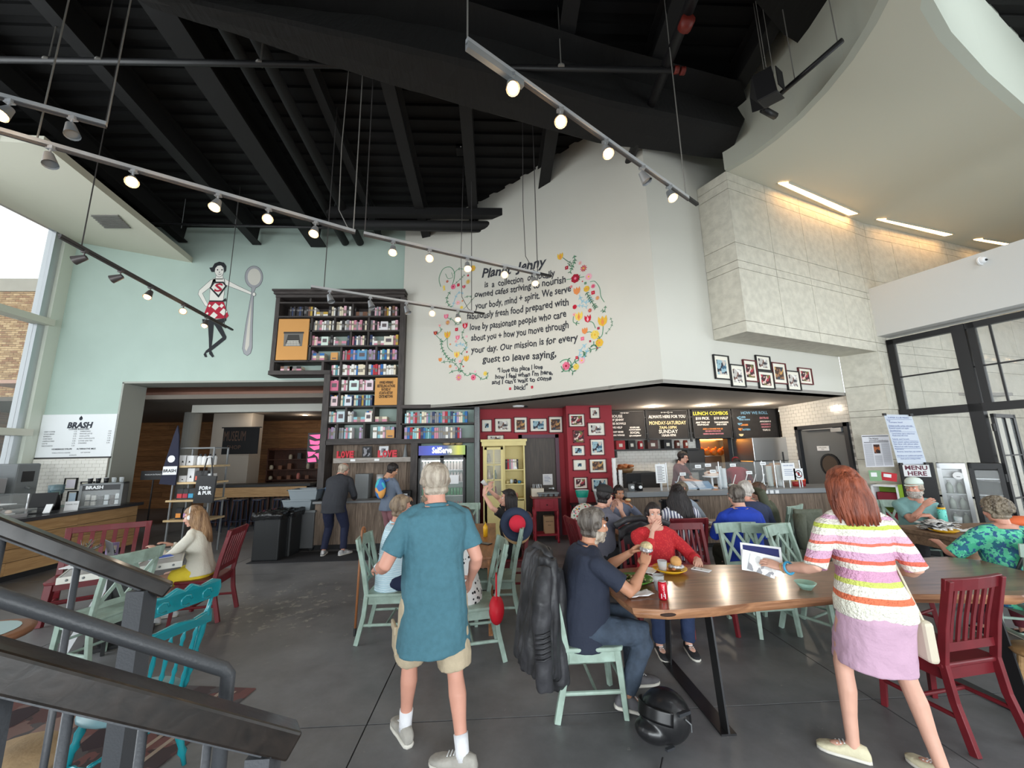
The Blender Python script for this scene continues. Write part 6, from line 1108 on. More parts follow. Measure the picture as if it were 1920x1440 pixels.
def stackcups(label,px,Y,n,c,r=.035,h_=.4,lean=0):
 t=cnt('cup_stack',label,'cups',px,Y); part('cups',MB().lathe([(0,0),(r,0)]+[(r*(1+.12*(i%2)),h_*i/12) for i in range(1,13)]+[(0,h_)],n=14),mat('cups_'+label[:12],rgb(*c),.5),t,True); part('rim',MB().lathe([(r,h_-.005),(r*1.15,h_),(r,h_+.005)],n=14,cap=False),m_paper,t)
stackcups('tall stack of white paper cups at the left end of the counter',1153,7.9,10,(226,226,224),.04,.62); stackcups('shorter stack of white paper cups beside the till',1164,7.9,6,(220,220,220),.038,.38)
stackcups('stack of clear cups beside the cake stand',1350,7.75,6,(206,214,218),.05,.42); stackcups('stack of clear lids beside the clear cups',1358,7.7,6,(196,206,210),.045,.38); stackcups('tall white cup stack at the left of the order notices',1444,7.8,8,(196,206,204),.05,.4); stackcups('second white cup stack behind the order notices',1462,7.8,8,(206,212,214),.05,.42)
t=cnt('till_screen','black till screen seen from behind at the left of the counter','till',1188,7.8); part('screen',MB().box((0,0,.22),(.3,.03,.22),M=MR(.2,3,'X')),m_black,t,bev=.01); part('stand',MB().bb((-.04,-.03,0),(.04,.08,.16)),m_black,t); part('base',MB().bb((-.1,-.08,0),(.1,.1,.02)),m_black,t)
for k,(px,l) in enumerate(((1183,'black and white round-logo tin nearest the cup stacks'),(1198,'black and white round-logo tin beside the first tin'))):
 t=cnt('coffee_tin',l,'tin',px,7.6); part('tin',MB().lathe([(0,0),(.06,0),(.06,.13),(0,.13)],n=16),m_black if k else m_grey,t,True); part('printed_disc',MB().prism([(x,-.063,.07+z) for x,z in circ(0,0,.035,.03,12)],(0,.002,0)),m_paper,t); part('lid',MB().lathe([(0,.13),(.063,.13),(.063,.145),(0,.145)],n=16),m_black,t)
t=cnt('bread_basket','basket heap of wrapped pastries on a high shelf behind the till','basket',1172,9.0,1.3); part('basket',MB().lathe([(0,0),(.16,0),(.22,.1),(.2,.1),(.15,.02),(0,.02)],n=16),wood('wicker',rgb(150,120,84),rgb(110,84,56),(20,20,20)),t,True)
mb=MB(); [mb.ell((RU(-.15,.15),RU(-.1,.1),.12+RR()*.06),(.07,.05,.035),7,5) for _ in range(9)]; part('pastry_heap',mb,m_crs,t,True)['kind']='stuff'
t=T('back_shelf_unit','black shelf unit with equipment against the tiled kitchen wall','shelving',(onk(1180,9.4),9.4,0)); part('top',MB().bb((-.6,-.4,1.25),(.6,.4,1.29)),m_black,t); part('carcass',MB().bb((-.58,-.38,0),(.58,.38,1.25)),mat('deep_grey',rgb(52,50,50),.6),t)
wsx=T('wall_shelf','long black wall shelf of boxes under the first menus','shelf',(0,0,0)); z_=aty(1200,842,9.75).z; xa2,xb2=aty(1146,842,9.7).x,aty(1308,842,9.7).x
part('board',MB().bb((xa2,9.6,z_-.04),(xb2,9.94,z_)),m_black,wsx); part('bracket',MB().bb((xa2+.1,9.65,z_-.2),(xa2+.13,9.94,z_-.04)),m_black,wsx); part('bracket',MB().bb((xb2-.3,9.65,z_-.2),(xb2-.27,9.94,z_-.04)),m_black,wsx)
for k,(px,w_,c,l) in enumerate(((1162,.22,(176,40,46),'red box with a cream badge'),(1183,.18,(46,40,38),'dark patterned box'),(1201,.14,(166,40,50),'red jar-shaped tin'),(1222,.26,(96,66,60),'wide brown box with a pale tag'),(1250,.2,(30,30,32),'black box'),(1270,.14,(96,50,40),'brown-red jar'),(1286,.12,(140,60,46),'rust jar'))):
 x_=aty(px,835,9.7).x; t=T('shelf_box',l+' on the black wall shelf under the menus','box',(x_,9.72,z_+.001)); part('body',MB().bb((-w_/2,-.1,0),(w_/2,.12,.22)) if 'box' in l else MB().lathe([(0,0),(w_/2,0),(w_/2,.15),(w_*.4,.2),(0,.2)],n=12),mat('sb%d'%k,rgb(*c),.6),t); part('badge',MB().bb((-w_*.2,-.106 if 'box' in l else -w_/2-.004,.06),(w_*.2,-.1 if 'box' in l else -w_/2,.14)),m_cream,t)
t=T('towel_dispenser','large black paper towel dispenser on the kitchen tiles','dispenser',aty(1302,865,9.8)); t.location.y=9.85; part('housing',MB().prism([(-.2,0,-.26),(.2,0,-.26),(.22,0,.3),(-.22,0,.3)],(0,-.2,0)),m_black,t,bev=.02); part('slot',MB().bb((-.15,-.205,-.2),(.15,-.198,-.17)),m_grey,t)
t=T('soap_dispenser','small black soap dispenser with a label on the kitchen tiles','dispenser',aty(1277,873,9.8)); t.location.y=9.87; part('housing',MB().bb((-.08,-.12,-.18),(.08,0,.16)),m_black,t,bev=.02); part('label',MB().bb((-.03,-.124,.02),(.03,-.12,.07)),m_paper,t)
# service window (hot pass) in the back wall with warm lamp
wd=T('service_hatch','dark-framed doorway glowing orange with food on a rack beyond the menus','hatch',(0,0,0)); part('frame',MB().bb((5.24,9.9,0),(5.34,10.12,2.16)).bb((6.08,9.9,0),(6.18,10.12,2.16)).bb((5.24,9.9,2.06),(6.18,10.12,2.16)),m_dfr,wd)
ht=T('hot_rack','steel rack of roasting food under an orange heat lamp in the back kitchen','rack',(5.85,10.6,0)); part('back_panel',MB().bb((-.5,.2,.8),(.55,.25,2.1)),m_steel,ht)
for z_ in (1.62,1.2): part('shelf',MB().bb((-.5,-.15,z_-.02),(.55,.2,z_)),m_steel,ht)
for x_ in (-.5,.53): part('post',MB().bb((x_,-.15,0),(x_+.02,-.13,2.1)),m_steel,ht)
part('heat_lamp',MB().bb((-.45,-.1,2.05),(.5,.1,2.1)),mat('orange_heat',(1,.36,.06),.5,emit=14),ht)
for k in range(5): t=T('roast','orange roasted piece on the hot rack, %s from the left'%('first','second','third','fourth','fifth')[k],'food',(5.45+k*.2,10.55,1.621),group='roasts on the hot rack'); part('body',MB().ell((0,0,.1),(.09,.07,.1),10,7),mat('roast_orange',rgb(226,130,50),.5,var=.2,vscale=12),t,True); part('tip',MB().ell((.05,-.03,.2),(.03,.03,.04),7,5),MATS['roast_orange'],t,True)
t=T('oven_hood','big stainless oven and hood behind the fourth menu','oven',(6.55,9.5,0)); part('body',MB().bb((-.35,-.35,.4),(1.15,.4,1.5)),m_steel,t,bev=.02); part('hood',MB().bb((-.35,-.4,1.5),(1.15,.4,2.05)),m_steel,t,bev=.01); part('handle',MB().bb((.35,-.42,1.2),(.37,-.38,1.7)),m_dfr,t); part('base',MB().bb((-.35,-.35,0),(1.15,.4,.4)),m_dfr,t)
t=cnt('cake_stand','white cake stand with covered cakes on the service counter','cake stand',1335,7.75); part('stand',MB().lathe([(.09,0),(.09,.01),(.02,.03),(.02,.2),(.17,.22),(.17,.24),(0,.24)],n=20),m_paper,t,True); part('cake',MB().ell((0,0,.28),(.14,.13,.06),14,6),m_icing,t,True)
for k in range(4): part('cookie',MB().ell((-.09+.06*k,-.08,.3),(.035,.03,.02),8,5),m_crs,t,True)
for k,(px,c,l) in enumerate(((1373,(214,214,206),'white round tub of slaw'),(1395,(150,150,90),'olive green tub with a spoon'),(1411,(206,200,190),'steel tub of pale salad'),(1427,(120,140,90),'steel tub of herbs'),(1267,(226,224,216),'low white box of labels'))):
 t=cnt('food_tub',l+' behind the glass on the counter','tub',px,7.68); part('tub',MB().lathe([(0,0),(.08,0),(.1,.07),(.09,.07),(.08,.05),(0,.05)],n=14),m_steel,t,True); part('food',MB().ell((0,0,.055),(.085,.085,.03),12,5),mat('ft%d'%k,rgb(*c),.6,var=.2,vscale=20),t,True); part('spoon',MB().cyl((0,0,.06),(.07,-.02,.26),.008,n=6),m_paper,t)
for k,(px,w_,h_,l) in enumerate(((1481,.27,.33,'white order notice sheet standing on the counter'),(1499,.19,.22,'white card with a red no-phones ring on the counter'))):
 t=cnt('notice',l,'sign',px,7.5,HK+.14); part('sheet',MB().bb((-w_/2,0,0),(w_/2,.004,h_)),m_paper,t); part('stand',MB().bb((-.01,.004,-.14),(.01,.02,.05)),m_alu,t)
 if k==0: mb=MB(); txt(mb,'ORDER HERE',.035,plane_fn((0,-.003,.27),(1,0,0),(0,0,1))); [mb.bb((-.09,-.003,.2-j*.035),(.07+.02*(j%2),-.002,.208-j*.035)) for j in range(4)]; part('lettering',mb,mat('blue_print',rgb(90,110,160),.8),t)
 else: part('red_ring',MB().lathe([(.06,-.004),(.075,-.004),(.075,0),(.06,0),(.06,-.004)],(0,0,.11),20,cap=False,M=MR(PI/2,3,'X')),mat('sign_red',rgb(200,40,50),.6),t); part('red_bar',MB().box((0,-.005,.11),(.13,.002,.014),M=MR(.8,3,'Y')),MATS['sign_red'],t); part('phone_symbol',MB().bb((-.02,-.003,.08),(.02,-.002,.15)),m_ink,t)
for k,(px,c,l) in enumerate(((1491,(226,170,50),'yellow-lidded clear sauce tub by the no-phones card'),(1503,(222,90,50),'orange-lidded clear sauce tub by the tiled wall'))):
 t=cnt('sauce_tub',l,'tub',px,7.75); part('tub',MB().lathe([(0,0),(.06,0),(.065,.1),(0,.1)],n=14),mat('saucered',rgb(176,50,50),.3),t,True); part('lid',MB().lathe([(.0,.1),(.07,.1),(.07,.14),(0,.15)],n=14),mat('sauce%d'%k,rgb(*c),.4),t,True)
t=cnt('paper_bag','crumpled brown paper bag standing behind the glass guard','bag',1456,8.0,HK); part('bag',MB().prism([(-.12,-.06,0),(.12,-.06,0),(.1,.06,0),(-.12,.06,0)],(-.03,0,.42)),mat('kraft',rgb(176,140,110),.85,bump=.6,bscale=14),t); part('fold',MB().bb((-.15,-.06,.42),(.08,-.05,.46)),MATS['kraft'],t)
# ------------------------------------------------------------------ right corner: posters, shelf, fridges
PA=V(7.0,7.29); PB=V(*C1); dp_=(PB-PA).normalized(); np_=V(dp_.y,-dp_.x)*1
if np_.y>0: np_=-np_
def on_pl(px,py,off): d_=ray(px,py); o_=PA+np_*off; n_=V(-dp_.y,dp_.x); t_=n_.dot(o_)/n_.dot(d_.xy); return V(0,0,CAMZ)+d_*t_
def sheet(name,label,corners,m,pr,off=0,th=.004):
 """quad sheet from 4 points tl,tr,br,bl; pr adds flat print in uv"""
 tl,tr,br,bl=corners; t=T(name,label,'sign',(0,0,0)); nn=(tr-tl).cross(bl-tl).normalized()
 part('sheet',MB().prism([tl,tr,br,bl],nn*-th if nn.y<0 else nn*th),m,t); return t,lambda u,v,o=.003:tl.lerp(tr,u).lerp(bl.lerp(br,u),v)+(nn if nn.dot(V(0,0,CAMZ)-tl)>0 else -nn)*o
q0=V(7.02,7.0); 
def at_d(px,py,Y): return aty(px,py,Y)
cor=[at_d(1615,816,6.78),at_d(1666,815,6.62),at_d(1677,875,6.62),at_d(1624,876,6.78)]
t,f=sheet('newspaper_poster','framed newspaper page with a small dark photo taped to the limestone pier',cor,mat('newsprint',rgb(206,206,212),.7),None)
def pbar(t,f,n_,u0,v0,u1,v1,m,o=.003): part(n_,MB().add([f(u0,v0,o),f(u1,v0,o),f(u1,v1,o),f(u0,v1,o)],[(0,1,2,3)]),m,t)
def ptext(t,f,s_,u0,v0,h_,m,fit):
 mb=MB(); txt(mb,s_,1,lambda a,b:V(a,b,0),align='LEFT'); xs2=[q[0] for q in mb.v]; ys2=[q[1] for q in mb.v]; k=fit/(max(xs2)-min(xs2))
 mb.v=[tuple(f(u0+(q[0]-min(xs2))*k,v0-(q[1]/.72)*h_,.004)) for q in mb.v]; part('lettering',mb,m,t)
pbar(t,f,'rule',.02,.03,.98,.05,m_ink); ptext(t,f,'The Atlanta',.25,.14,.06,m_ink,.35); ptext(t,f,'Journal-Constitution',.25,.2,.05,m_ink,.7); pbar(t,f,'photo',.38,.3,.6,.58,cells('news_photo',[rgb(30,20,18),rgb(160,90,50),rgb(60,30,24)],20))
mg2=mat('news_grey',rgb(150,152,160),.8); mb=MB()
for c_,(u0,u1) in enumerate(((.04,.33),(.37,.63),(.67,.96))):
 for r_ in range(24):
  v=.27+r_*.029
  if c_==1 and v<.62: continue
  mb.add([f(u0,v),f(u1,v),f(u1,v+.014),f(u0,v+.014)],[(0,1,2,3)])
part('column_print',mb,mg2,t); pbar(t,f,'headline',.05,.22,.95,.235,m_ink)
cor=[at_d(1657,777,6.3),at_d(1709,778,6.05),at_d(1738,870,6.05),at_d(1684,871,6.3)]
t,f=sheet('handwritten_menu','tall white flip-chart sheet of blue handwriting clipped above the black fridge',cor,mat('chart_white',rgb(214,224,238),.7),None)
mbl=mat('blue_marker',rgb(60,90,160),.8)
for k,(s_,v,u,w_) in enumerate((('SUPPER CLUB MENU',.075,.12,.75),('Soups',.13,.06,.12),('Tomato basil',.17,.1,.5),('Chicken noodle, turkey chili, kale',.24,.06,.85),('Roasted squash and apple',.29,.06,.7),('Sandwiches',.34,.06,.4),('Curried chicken salad on wheat bread',.4,.1,.8),('Pimento cheese with tomato',.44,.1,.55),('Salads and bowls',.51,.06,.6),('Farro, greens, quinoa and berries',.57,.06,.88),('Kale caesar with salmon cakes',.61,.06,.85),('Mixed fruit with honey yogurt',.66,.06,.88),('Sweets',.71,.06,.3),('Brownies, lemon bars, oat cookies',.76,.1,.85),('Ask about our cookies and specials',.84,.06,.88),('thank you for coming in today',.9,.15,.7))): ptext(t,f,s_,u,v,.028,mbl,w_)
mb=MB(); [mb.add([f(.04,v,.004),f(.96,v,.004),f(.96,v+.004,.004),f(.04,v+.004,.004)],[(0,1,2,3)]) for v in (.095,.25,.35,.53,.68,.86)]; part('ruled_line',mb,mbl,t)
for u,v in ((.02,.0),(.98,.0),(.1,.99),(.98,.99)): p=f(u,v,.01); part('clip',MB().box(p,(.05,.03,.04)),m_black,t)
# black fridge with MENU HERE, glass fridges
FU=d; FO=P0+nrm*.66
def fline(px): 
 q=atpl(px,900,FO,FO+FU); return V(q.x,q.y)
RF=rad(-50); FN=[V(7.08,6.6)]
def fridge(label,px0,W_,h_,d_=.5,glass=True):
 p=FN[0]; FN[0]=p+V(cos(RF),sin(RF))*(W_+.03); t=T('display_fridge',label,'fridge',(p.x,p.y,0),rz=RF)
 mm=m_steel if 'steel-framed' in label else m_black
 if glass:
  part('body',MB().bb((0,0,0),(W_,d_,.35)).bb((0,d_-.04,.3),(W_,d_,h_)).bb((0,0,h_-.1),(W_,d_,h_)).bb((0,0,.3),(.04,d_,h_)),mm,t,bev=.004)
  part('side_glass',MB().bb((W_-.01,.04,.36),(W_-.004,d_-.04,h_-.11)),m_glass,t); part('side_frame',MB().bb((W_-.03,0,.33),(W_,.05,h_-.08)).bb((W_-.03,d_-.06,.33),(W_,d_-.01,h_-.08)),mm,t)
  part('door_glass',MB().bb((.05,-.012,.36),(W_-.05,-.004,h_-.11)),m_glass,t); part('door_frame',MB().bb((0,-.02,.33),(.05,0,h_-.08)).bb((W_-.05,-.02,.33),(W_,0,h_-.08)),mm,t)
  for k in range(4): part('shelf',MB().bb((.04,.03,.5+k*.25),(W_-.04,d_-.05,.51+k*.25)),m_alu,t)
 else: part('body',MB().bb((0,0,0),(W_,d_,h_)),m_black,t,bev=.01); part('door_seam',MB().bb((.01,-.004,.02),(W_-.01,0,h_-.02)),m_black,t)
 return t
t=fridge('black upright fridge with a MENU HERE sheet below the handwritten menu',1684,.42,1.5,.34,False)
part('sign_sheet',MB().bb((.05,-.01,1.27),(.37,-.005,1.47)),m_paper,t); mb=MB(); txt(mb,'MENU',.1,plane_fn((.21,-.012,1.385),(1,0,0),(0,0,1)),bold=.003); txt(mb,'HERE',.1,plane_fn((.21,-.012,1.29),(1,0,0),(0,0,1)),bold=.003); part('lettering',mb,mat('maroon_marker',rgb(110,60,76),.8),t)
t=fridge('steel-framed glass display fridge with frosted shelves right of the black fridge',1722,.32,1.5,.34,True); M_=MR(RF,3,'Z')
q=T('fridge_sticker','white round sticker high on the steel-framed glass fridge','sticker',t.location+M_@V(.22,-.02,1.3),rz=RF); part('disc',MB().lathe([(0,-.002),(.06,-.002),(.06,0),(0,0)],n=16,M=MR(PI/2,3,'X')),m_paper,q); part('smile_print',MB().bb((-.02,-.004,-.02),(.02,-.002,-.012)),m_ink,q)
for k in range(6):
 z_=.511+.25*(k//2); me=T('juice_bottle','pale bottle on the %s shelf of the steel-framed glass fridge'%('lowest','second','third')[k//2],'bottle',t.location+M_@V(.1+.12*(k%2),.15,z_),group='bottles in the glass fridge'); part('body',MB().lathe([(0,0),(.04,0),(.04,.12),(.015,.17),(0,.18)],n=10),mat('pale_drink',rgb(200,210,200),.4),me,True); part('cap',MB().cyl((0,0,.18),(0,0,.2),.016),m_paper,me)
t=fridge('black-framed glass display fridge standing by the steel windows',1772,.34,1.5,.34,True)
t=T('window_counter','black low counter with a thin birch shelf under the steel windows','counter',(8.15,4.4,0),rz=-1.22); part('body',MB().bb((-.4,-.1,0),(.5,.3,.86)),m_black,t); part('top',MB().bb((-.5,-.3,.86),(.52,.32,.9)),m_birch,t)
# green and white cube shelf
qf=fline(1650); W_=.36; t=T('cube_shelf','lime green and white open cube shelf of red booklets beside the black fridge','shelf',(qf.x-.3,qf.y-.1,0),rz=-1.06); m_lg=mat('lime_green',rgb(140,176,50),.5)
part('frame',MB().bb((0,0,0),(.03,.32,1.12)).bb((W_-.03,0,0),(W_,.32,1.12)).bb((0,0,1.09),(W_,.32,1.12)).bb((0,0,0),(W_,.32,.03)),m_paper,t); part('outer_panel',MB().bb((W_,.0,0),(W_+.02,.34,1.13)),m_lg,t); part('outer_panel',MB().bb((-.01,.3,0),(W_,.34,1.12)),m_lg,t)
for z_ in (.75,.4): part('shelf_board',MB().bb((.03,.01,z_),(W_-.03,.3,z_+.02)),m_paper,t)
for z_,l in ((.771,'middle'),(.421,'lower')): q=T('booklet_stack','stack of dark red booklets on the %s level of the lime cube shelf'%l,'booklets',t.location+MR(-1.06,3,'Z')@V(W_/2,.15,z_),rz=-1.06); part('booklets',MB().bb((-W_*.36,-.08,0),(W_*.36,.08,.2)),mat('dark_red_paper',rgb(140,40,56),.7),q); part('top_booklet',MB().bb((-W_*.34,-.09,.2),(W_*.34,.07,.215)),MATS['dark_red_paper'],q)
for k,(px,py,w_,h_,c,l) in enumerate(((1641,892,.16,.18,(130,170,130),'small green and white flyer stuck on the limestone pier'),(1667,894,.2,.14,(190,40,50),'small red tilted flyer stuck on the limestone pier'))):
 p=aty(px,py,6.62-.03*k); t=T('flyer',l,'sign',p,rz=-.55); part('card',MB().box((0,0,0),(w_,.005,h_),M=MR(.15*k,3,'Y')),mat('fly%d'%k,rgb(*c),.7),t); part('print',MB().box((-w_*.1,-.005,.02),(w_*.5,.002,h_*.4),M=MR(.15*k,3,'Y')),m_paper,t)
t=T('queue_barrier','black belt queue rail crossing low in front of the lime cube shelf','barrier',(0,0,0)); a=aty(1625,946,6.0);b=aty(1692,949,6.0); part('belt',MB().bb((a.x-.25,6.0,a.z-.03),(b.x,6.01,a.z+.02)),m_black,t); part('post',MB().cyl((b.x,6.0,0),(b.x,6.0,a.z+.05),.03),m_black,t); part('post',MB().cyl((a.x-.25,6.0,0),(a.x-.25,6.0,a.z+.05),.03),m_black,t)
# ------------------------------------------------------------------ chairs
m_sage=mat('sage_paint',rgb(162,184,172),.5,var=.14,vscale=10,vcol=rgb(140,158,146),bump=.08,bscale=25)
m_rchair=mat('oxblood_stain',rgb(112,30,38),.4,var=.2,vscale=8); m_tealc=mat('teal_gloss',rgb(24,138,150),.22,coat=.6)
def bar(mb,pts,w,t_,wv=(1,0,0)):
 """bar of width w (along wv) and thickness t_ following pts"""
 pts=[Vector(p) for p in pts]; wv=Vector(wv); vs=[]; n=len(pts)
 for i,p in enumerate(pts):
  d_=(pts[min(i+1,n-1)]-pts[max(i-1,0)]).normalized(); nn=d_.cross(wv).normalized(); ww=(wv-d_*wv.dot(d_)).normalized()
  vs+=[p-ww*w/2-nn*t_/2,p+ww*w/2-nn*t_/2,p+ww*w/2+nn*t_/2,p-ww*w/2+nn*t_/2]
 mb.add(vs,[(i*4+k,i*4+(k+1)%4,i*4+4+(k+1)%4,i*4+4+k) for i in range(n-1) for k in range(4)]+[(3,2,1,0),(n*4-4,n*4-3,n*4-2,n*4-1)]); return mb
def seat_mb(w,d_,z,th=.03):
 mb=MB(); N=8; top=[];bot=[]
 o=[(-w/2,-d_/2),(-w/2*1.04,d_*.3),(-w/2*.98,d_*.46),(-w*.4,d_/2),(w*.4,d_/2),(w/2*.98,d_*.46),(w/2*1.04,d_*.3),(w/2,-d_/2)]
 mb.prism([(x,y,z-th) for x,y in o][::-1],(0,0,th)); return mb
def make_chair(kind):
 sage=kind=='sage'; M_=m_sage if sage else m_rchair
 t=T('dining_chair','proto','chair'); w,d_,z=(.43 if sage else .47),.42,.455
 part('seat',seat_mb(w,d_,z),M_,t,bev=.01)
 m=MB(); m.bb((-w/2+.03,-d_/2+.02,z-.1),(w/2-.03,-d_/2+.04,z-.03)).bb((-w/2+.03,d_/2-.05,z-.1),(w/2-.03,d_/2-.03,z-.03)).bb((-w/2+.02,-d_/2+.03,z-.1),(-w/2+.04,d_/2-.04,z-.03)).bb((w/2-.04,-d_/2+.03,z-.1),(w/2-.02,d_/2-.04,z-.03)); part('apron',m,M_,t)
 for s in (-1,1):
  part('leg',MB().beam((s*(w/2-.03),d_/2-.045,z-.03),(s*(w/2-.015),d_/2-.01,0),.042,.042,w2=.034,h2=.034),M_,t,bev=.003)
  m=MB(); bar(m,[(s*(w/2-.01),-d_/2-.07,0),(s*(w/2-.02),-d_/2-.01,.25),(s*(w/2-.02),-d_/2+.01,z),(s*(w/2-.02),-d_/2-.03,.68),(s*(w/2-.02),-d_/2-.1,.97)],.034,.042); part('rear_post',m,M_,t,bev=.003)
 yb=-d_/2
 if sage:
  pts=[(x*(w/2+.03),yb-.085-.035*cos(x*1.5),.92) for x in (-1,-.6,-.2,.2,.6,1)]; m=MB(); bar(m,pts,.11,.022,(0,-.2,.98)); part('top_rail',m,M_,t,bev=.004)
  m=MB(); bar(m,[(-w/2+.03,yb-.015,.56),(0,yb-.03,.56),(w/2-.03,yb-.015,.56)],.045,.02,(0,0,1)); part('lower_rail',m,M_,t)
  for a,b in ((-1,0),(0,1)):
   xa=a*(w/2-.035); xb=b*(w/2-.035)
   m=MB(); m.beam((xa,yb-.02,.57),(xb,yb-.1,.88),.03,.014,(0,1,0)); part('cross_bar',m,M_,t); m=MB(); m.beam((xb,yb-.025,.57),(xa,yb-.105,.88),.03,.014,(0,1,0)); part('cross_bar',m,M_,t)
 else:
  m=MB(); bar(m,[(x*(w/2),yb-.08-.02*cos(x*1.5),.94) for x in (-1,-.5,0,.5,1)],.075,.024,(0,-.2,.98)); part('top_rail',m,M_,t,bev=.004)
  m=MB(); bar(m,[(-w/2+.03,yb-.0,.55),(w/2-.03,yb-.0,.55)],.05,.022,(0,0,1)); part('lower_rail',m,M_,t)
  for k in range(6): x=(k-2.5)*.06; m=MB(); bar(m,[(x,yb-.0,.56),(x,yb-.035,.72),(x*1.02,yb-.09,.92)],.024,.012); part('slat',m,M_,t)
 for s in (-1,1): m=MB(); m.cyl((s*(w/2-.02),-d_/2-.03,.17),(s*(w/2-.018),d_/2-.02,.17),.014,n=8); part('stretcher',m,M_,t)
 m=MB(); m.cyl((-w/2+.02,0,.17),(w/2-.02,0,.17),.012,n=8); part('stretcher',m,M_,t); m=MB(); m.cyl((-w/2+.02,d_/2-.03,.24),(w/2-.02,d_/2-.03,.24),.012,n=8); part('stretcher',m,M_,t)
 return t
def place(proto,lst,grp):
 for i,(x,y,hd,lab) in enumerate(lst):
  o=proto if i==0 else dup(proto); o.location=(x,y,0); o.rotation_euler=(0,0,rad(hd)); o['label']=lab; o['group']=grp
sage=make_chair('sage'); red=make_chair('red')
place(sage,[(.68,3.14,-90,'sage green chair under the man in navy at the end of the live-edge table'),
(-1.08,4.36,-90,'sage green chair with a cane hooked on its back'),
(-.24,3.9,100,'sage green chair at the near end of the narrow table'),
(-.02,4.66,90,'sage green chair with a navy and red sun hat on its back'),
(-.5,6.5,180,'sage green chair at the far end of the small table'),
(2.72,4.15,182,'sage green chair facing the live-edge table, directly before the blue shirt'),
(3.2,4.0,205,'sage green chair turned at an angle beside the woman with papers'),
(3.75,5.35,60,'sage green chair behind the angled one, with an olive coat'),
(4.2,5.9,30,'sage green chair farthest back, near the service counter'),
(6.05,5.6,158,'sage green chair under the man in the white cap'),
(-3.62,4.0,75,'sage green chair behind the stair rail at the laptop table'),
(-4.45,3.1,120,'sage green chair at the far left edge behind the rails'),
(3.05,4.7,-8,'sage green chair under the person in the bright blue shirt'),
(4.7,3.4,-22,'sage green chair under the woman in the green patterned top')],'sage green cross-back chairs')
place(red,[(2.97,2.78,8,'dark red slat-back chair at the near right corner of the live-edge table'),
(2.12,4.2,180,'dark red slat-back chair facing the live-edge table, behind the white phone'),
(-3.42,5.0,100,'dark red slat-back chair under the girl wearing headphones'),
(.16,5.45,90,'dark red slat-back chair under the drinking woman in black'),
(3.95,3.95,200,'dark red slat-back chair behind the woman in the striped knit'),
(1.95,6.3,180,'dark red slat-back chair near the counter, behind the seated couple'),
(1.62,4.2,180,'dark red slat-back chair draped with black leather under the woman in red'),
(1.25,5.1,-80,'dark red slat-back chair under the man in the black cap'),
(2.35,5.1,0,'dark red slat-back chair under the woman with long black hair')],'dark red slat-back chairs')
st=make_chair('red'); st.location=(-4.85,5.25,0); st.rotation_euler=(0,0,rad(215)); st.scale=(1.7,1.1,1); st['label']='wide dark red slatted bench seat behind the laptop table'; st['category']='bench'; st.name='slatted_bench'
# ornate teal chair
t=T('carved_chair','glossy teal carved press-back wooden chair just behind the stair rails','chair',(-2.12,2.62,0),rad(72)); w,d_,z=.42,.42,.44
part('seat',MB().lathe([(0,z-.04),(.2,z-.04),(.225,z-.02),(.22,z),(0,z-.008)],n=22),mat('pale_teal',rgb(140,180,190),.35),t,True)
def turned(a,b,r): 
 a=V(*a);b=V(*b); mb=MB(); K=[(0,.7),(.06,1),(.12,.75),(.2,1.25),(.3,.8),(.36,1.3),(.42,.8),(.6,1.2),(.75,.8),(.82,1.25),(.88,.7),(1,.6)]; mb.tube([a.lerp(b,u) for u,_ in K],r,10,rr=[r*q for _,q in K]); return mb
for sx_ in (-1,1):
 for sy in (-1,1): part('leg',turned((sx_*.13,sy*.13,z-.03),(sx_*.2,sy*.19,0),.02),m_tealc,t,True)
 part('stretcher',turned((sx_*.17,-.16,.18),(sx_*.17,.16,.18),.012),m_tealc,t,True)
 part('back_post',turned((sx_*.17,-.16,z-.01),(sx_*.2,-.26,.93),.018),m_tealc,t,True)
part('stretcher',turned((-.17,0,.2),(.17,0,.2),.012),m_tealc,t,True)
for k in range(5): x=(k-2)*.065; part('spindle',turned((x,-.18,z-.01),(x*1.1,-.25,.82),.011),m_tealc,t,True)
for z0,z1,crest in ((.78,.86,0),(.93,1.05,1)):
 o=[(-.23,z0),(.23,z0)]+([(.25,z0+.05),(.24,z1-.02),(.18,z1),(.1,z1-.015),(.04,z1+.015),(0,z1-.01),(-.04,z1+.015),(-.1,z1-.015),(-.18,z1),(-.24,z1-.02),(-.25,z0+.05)] if crest else [(.22,z1),(.1,z1-.015),(0,z1),(-.1,z1-.015),(-.22,z1)])
 mb=MB(); n=len(o); P1=[(x,-.25-(z0-.8)*.2+.035*(1-(x/.25)**2)*-1,z_) for x,z_ in o]; mb.prism(P1,(0,.028,0)); part('crest_rail' if crest else 'splat_rail',mb,m_tealc,t,bev=.008)
mb=MB()
for x in (-.12,0,.12): mb.tube([(x+.03*cos(a),-.325,.985+.03*sin(a)) for a in [i*.9 for i in range(7)]],.006,6)
part('carved_scroll',mb,m_tealc,t,True)
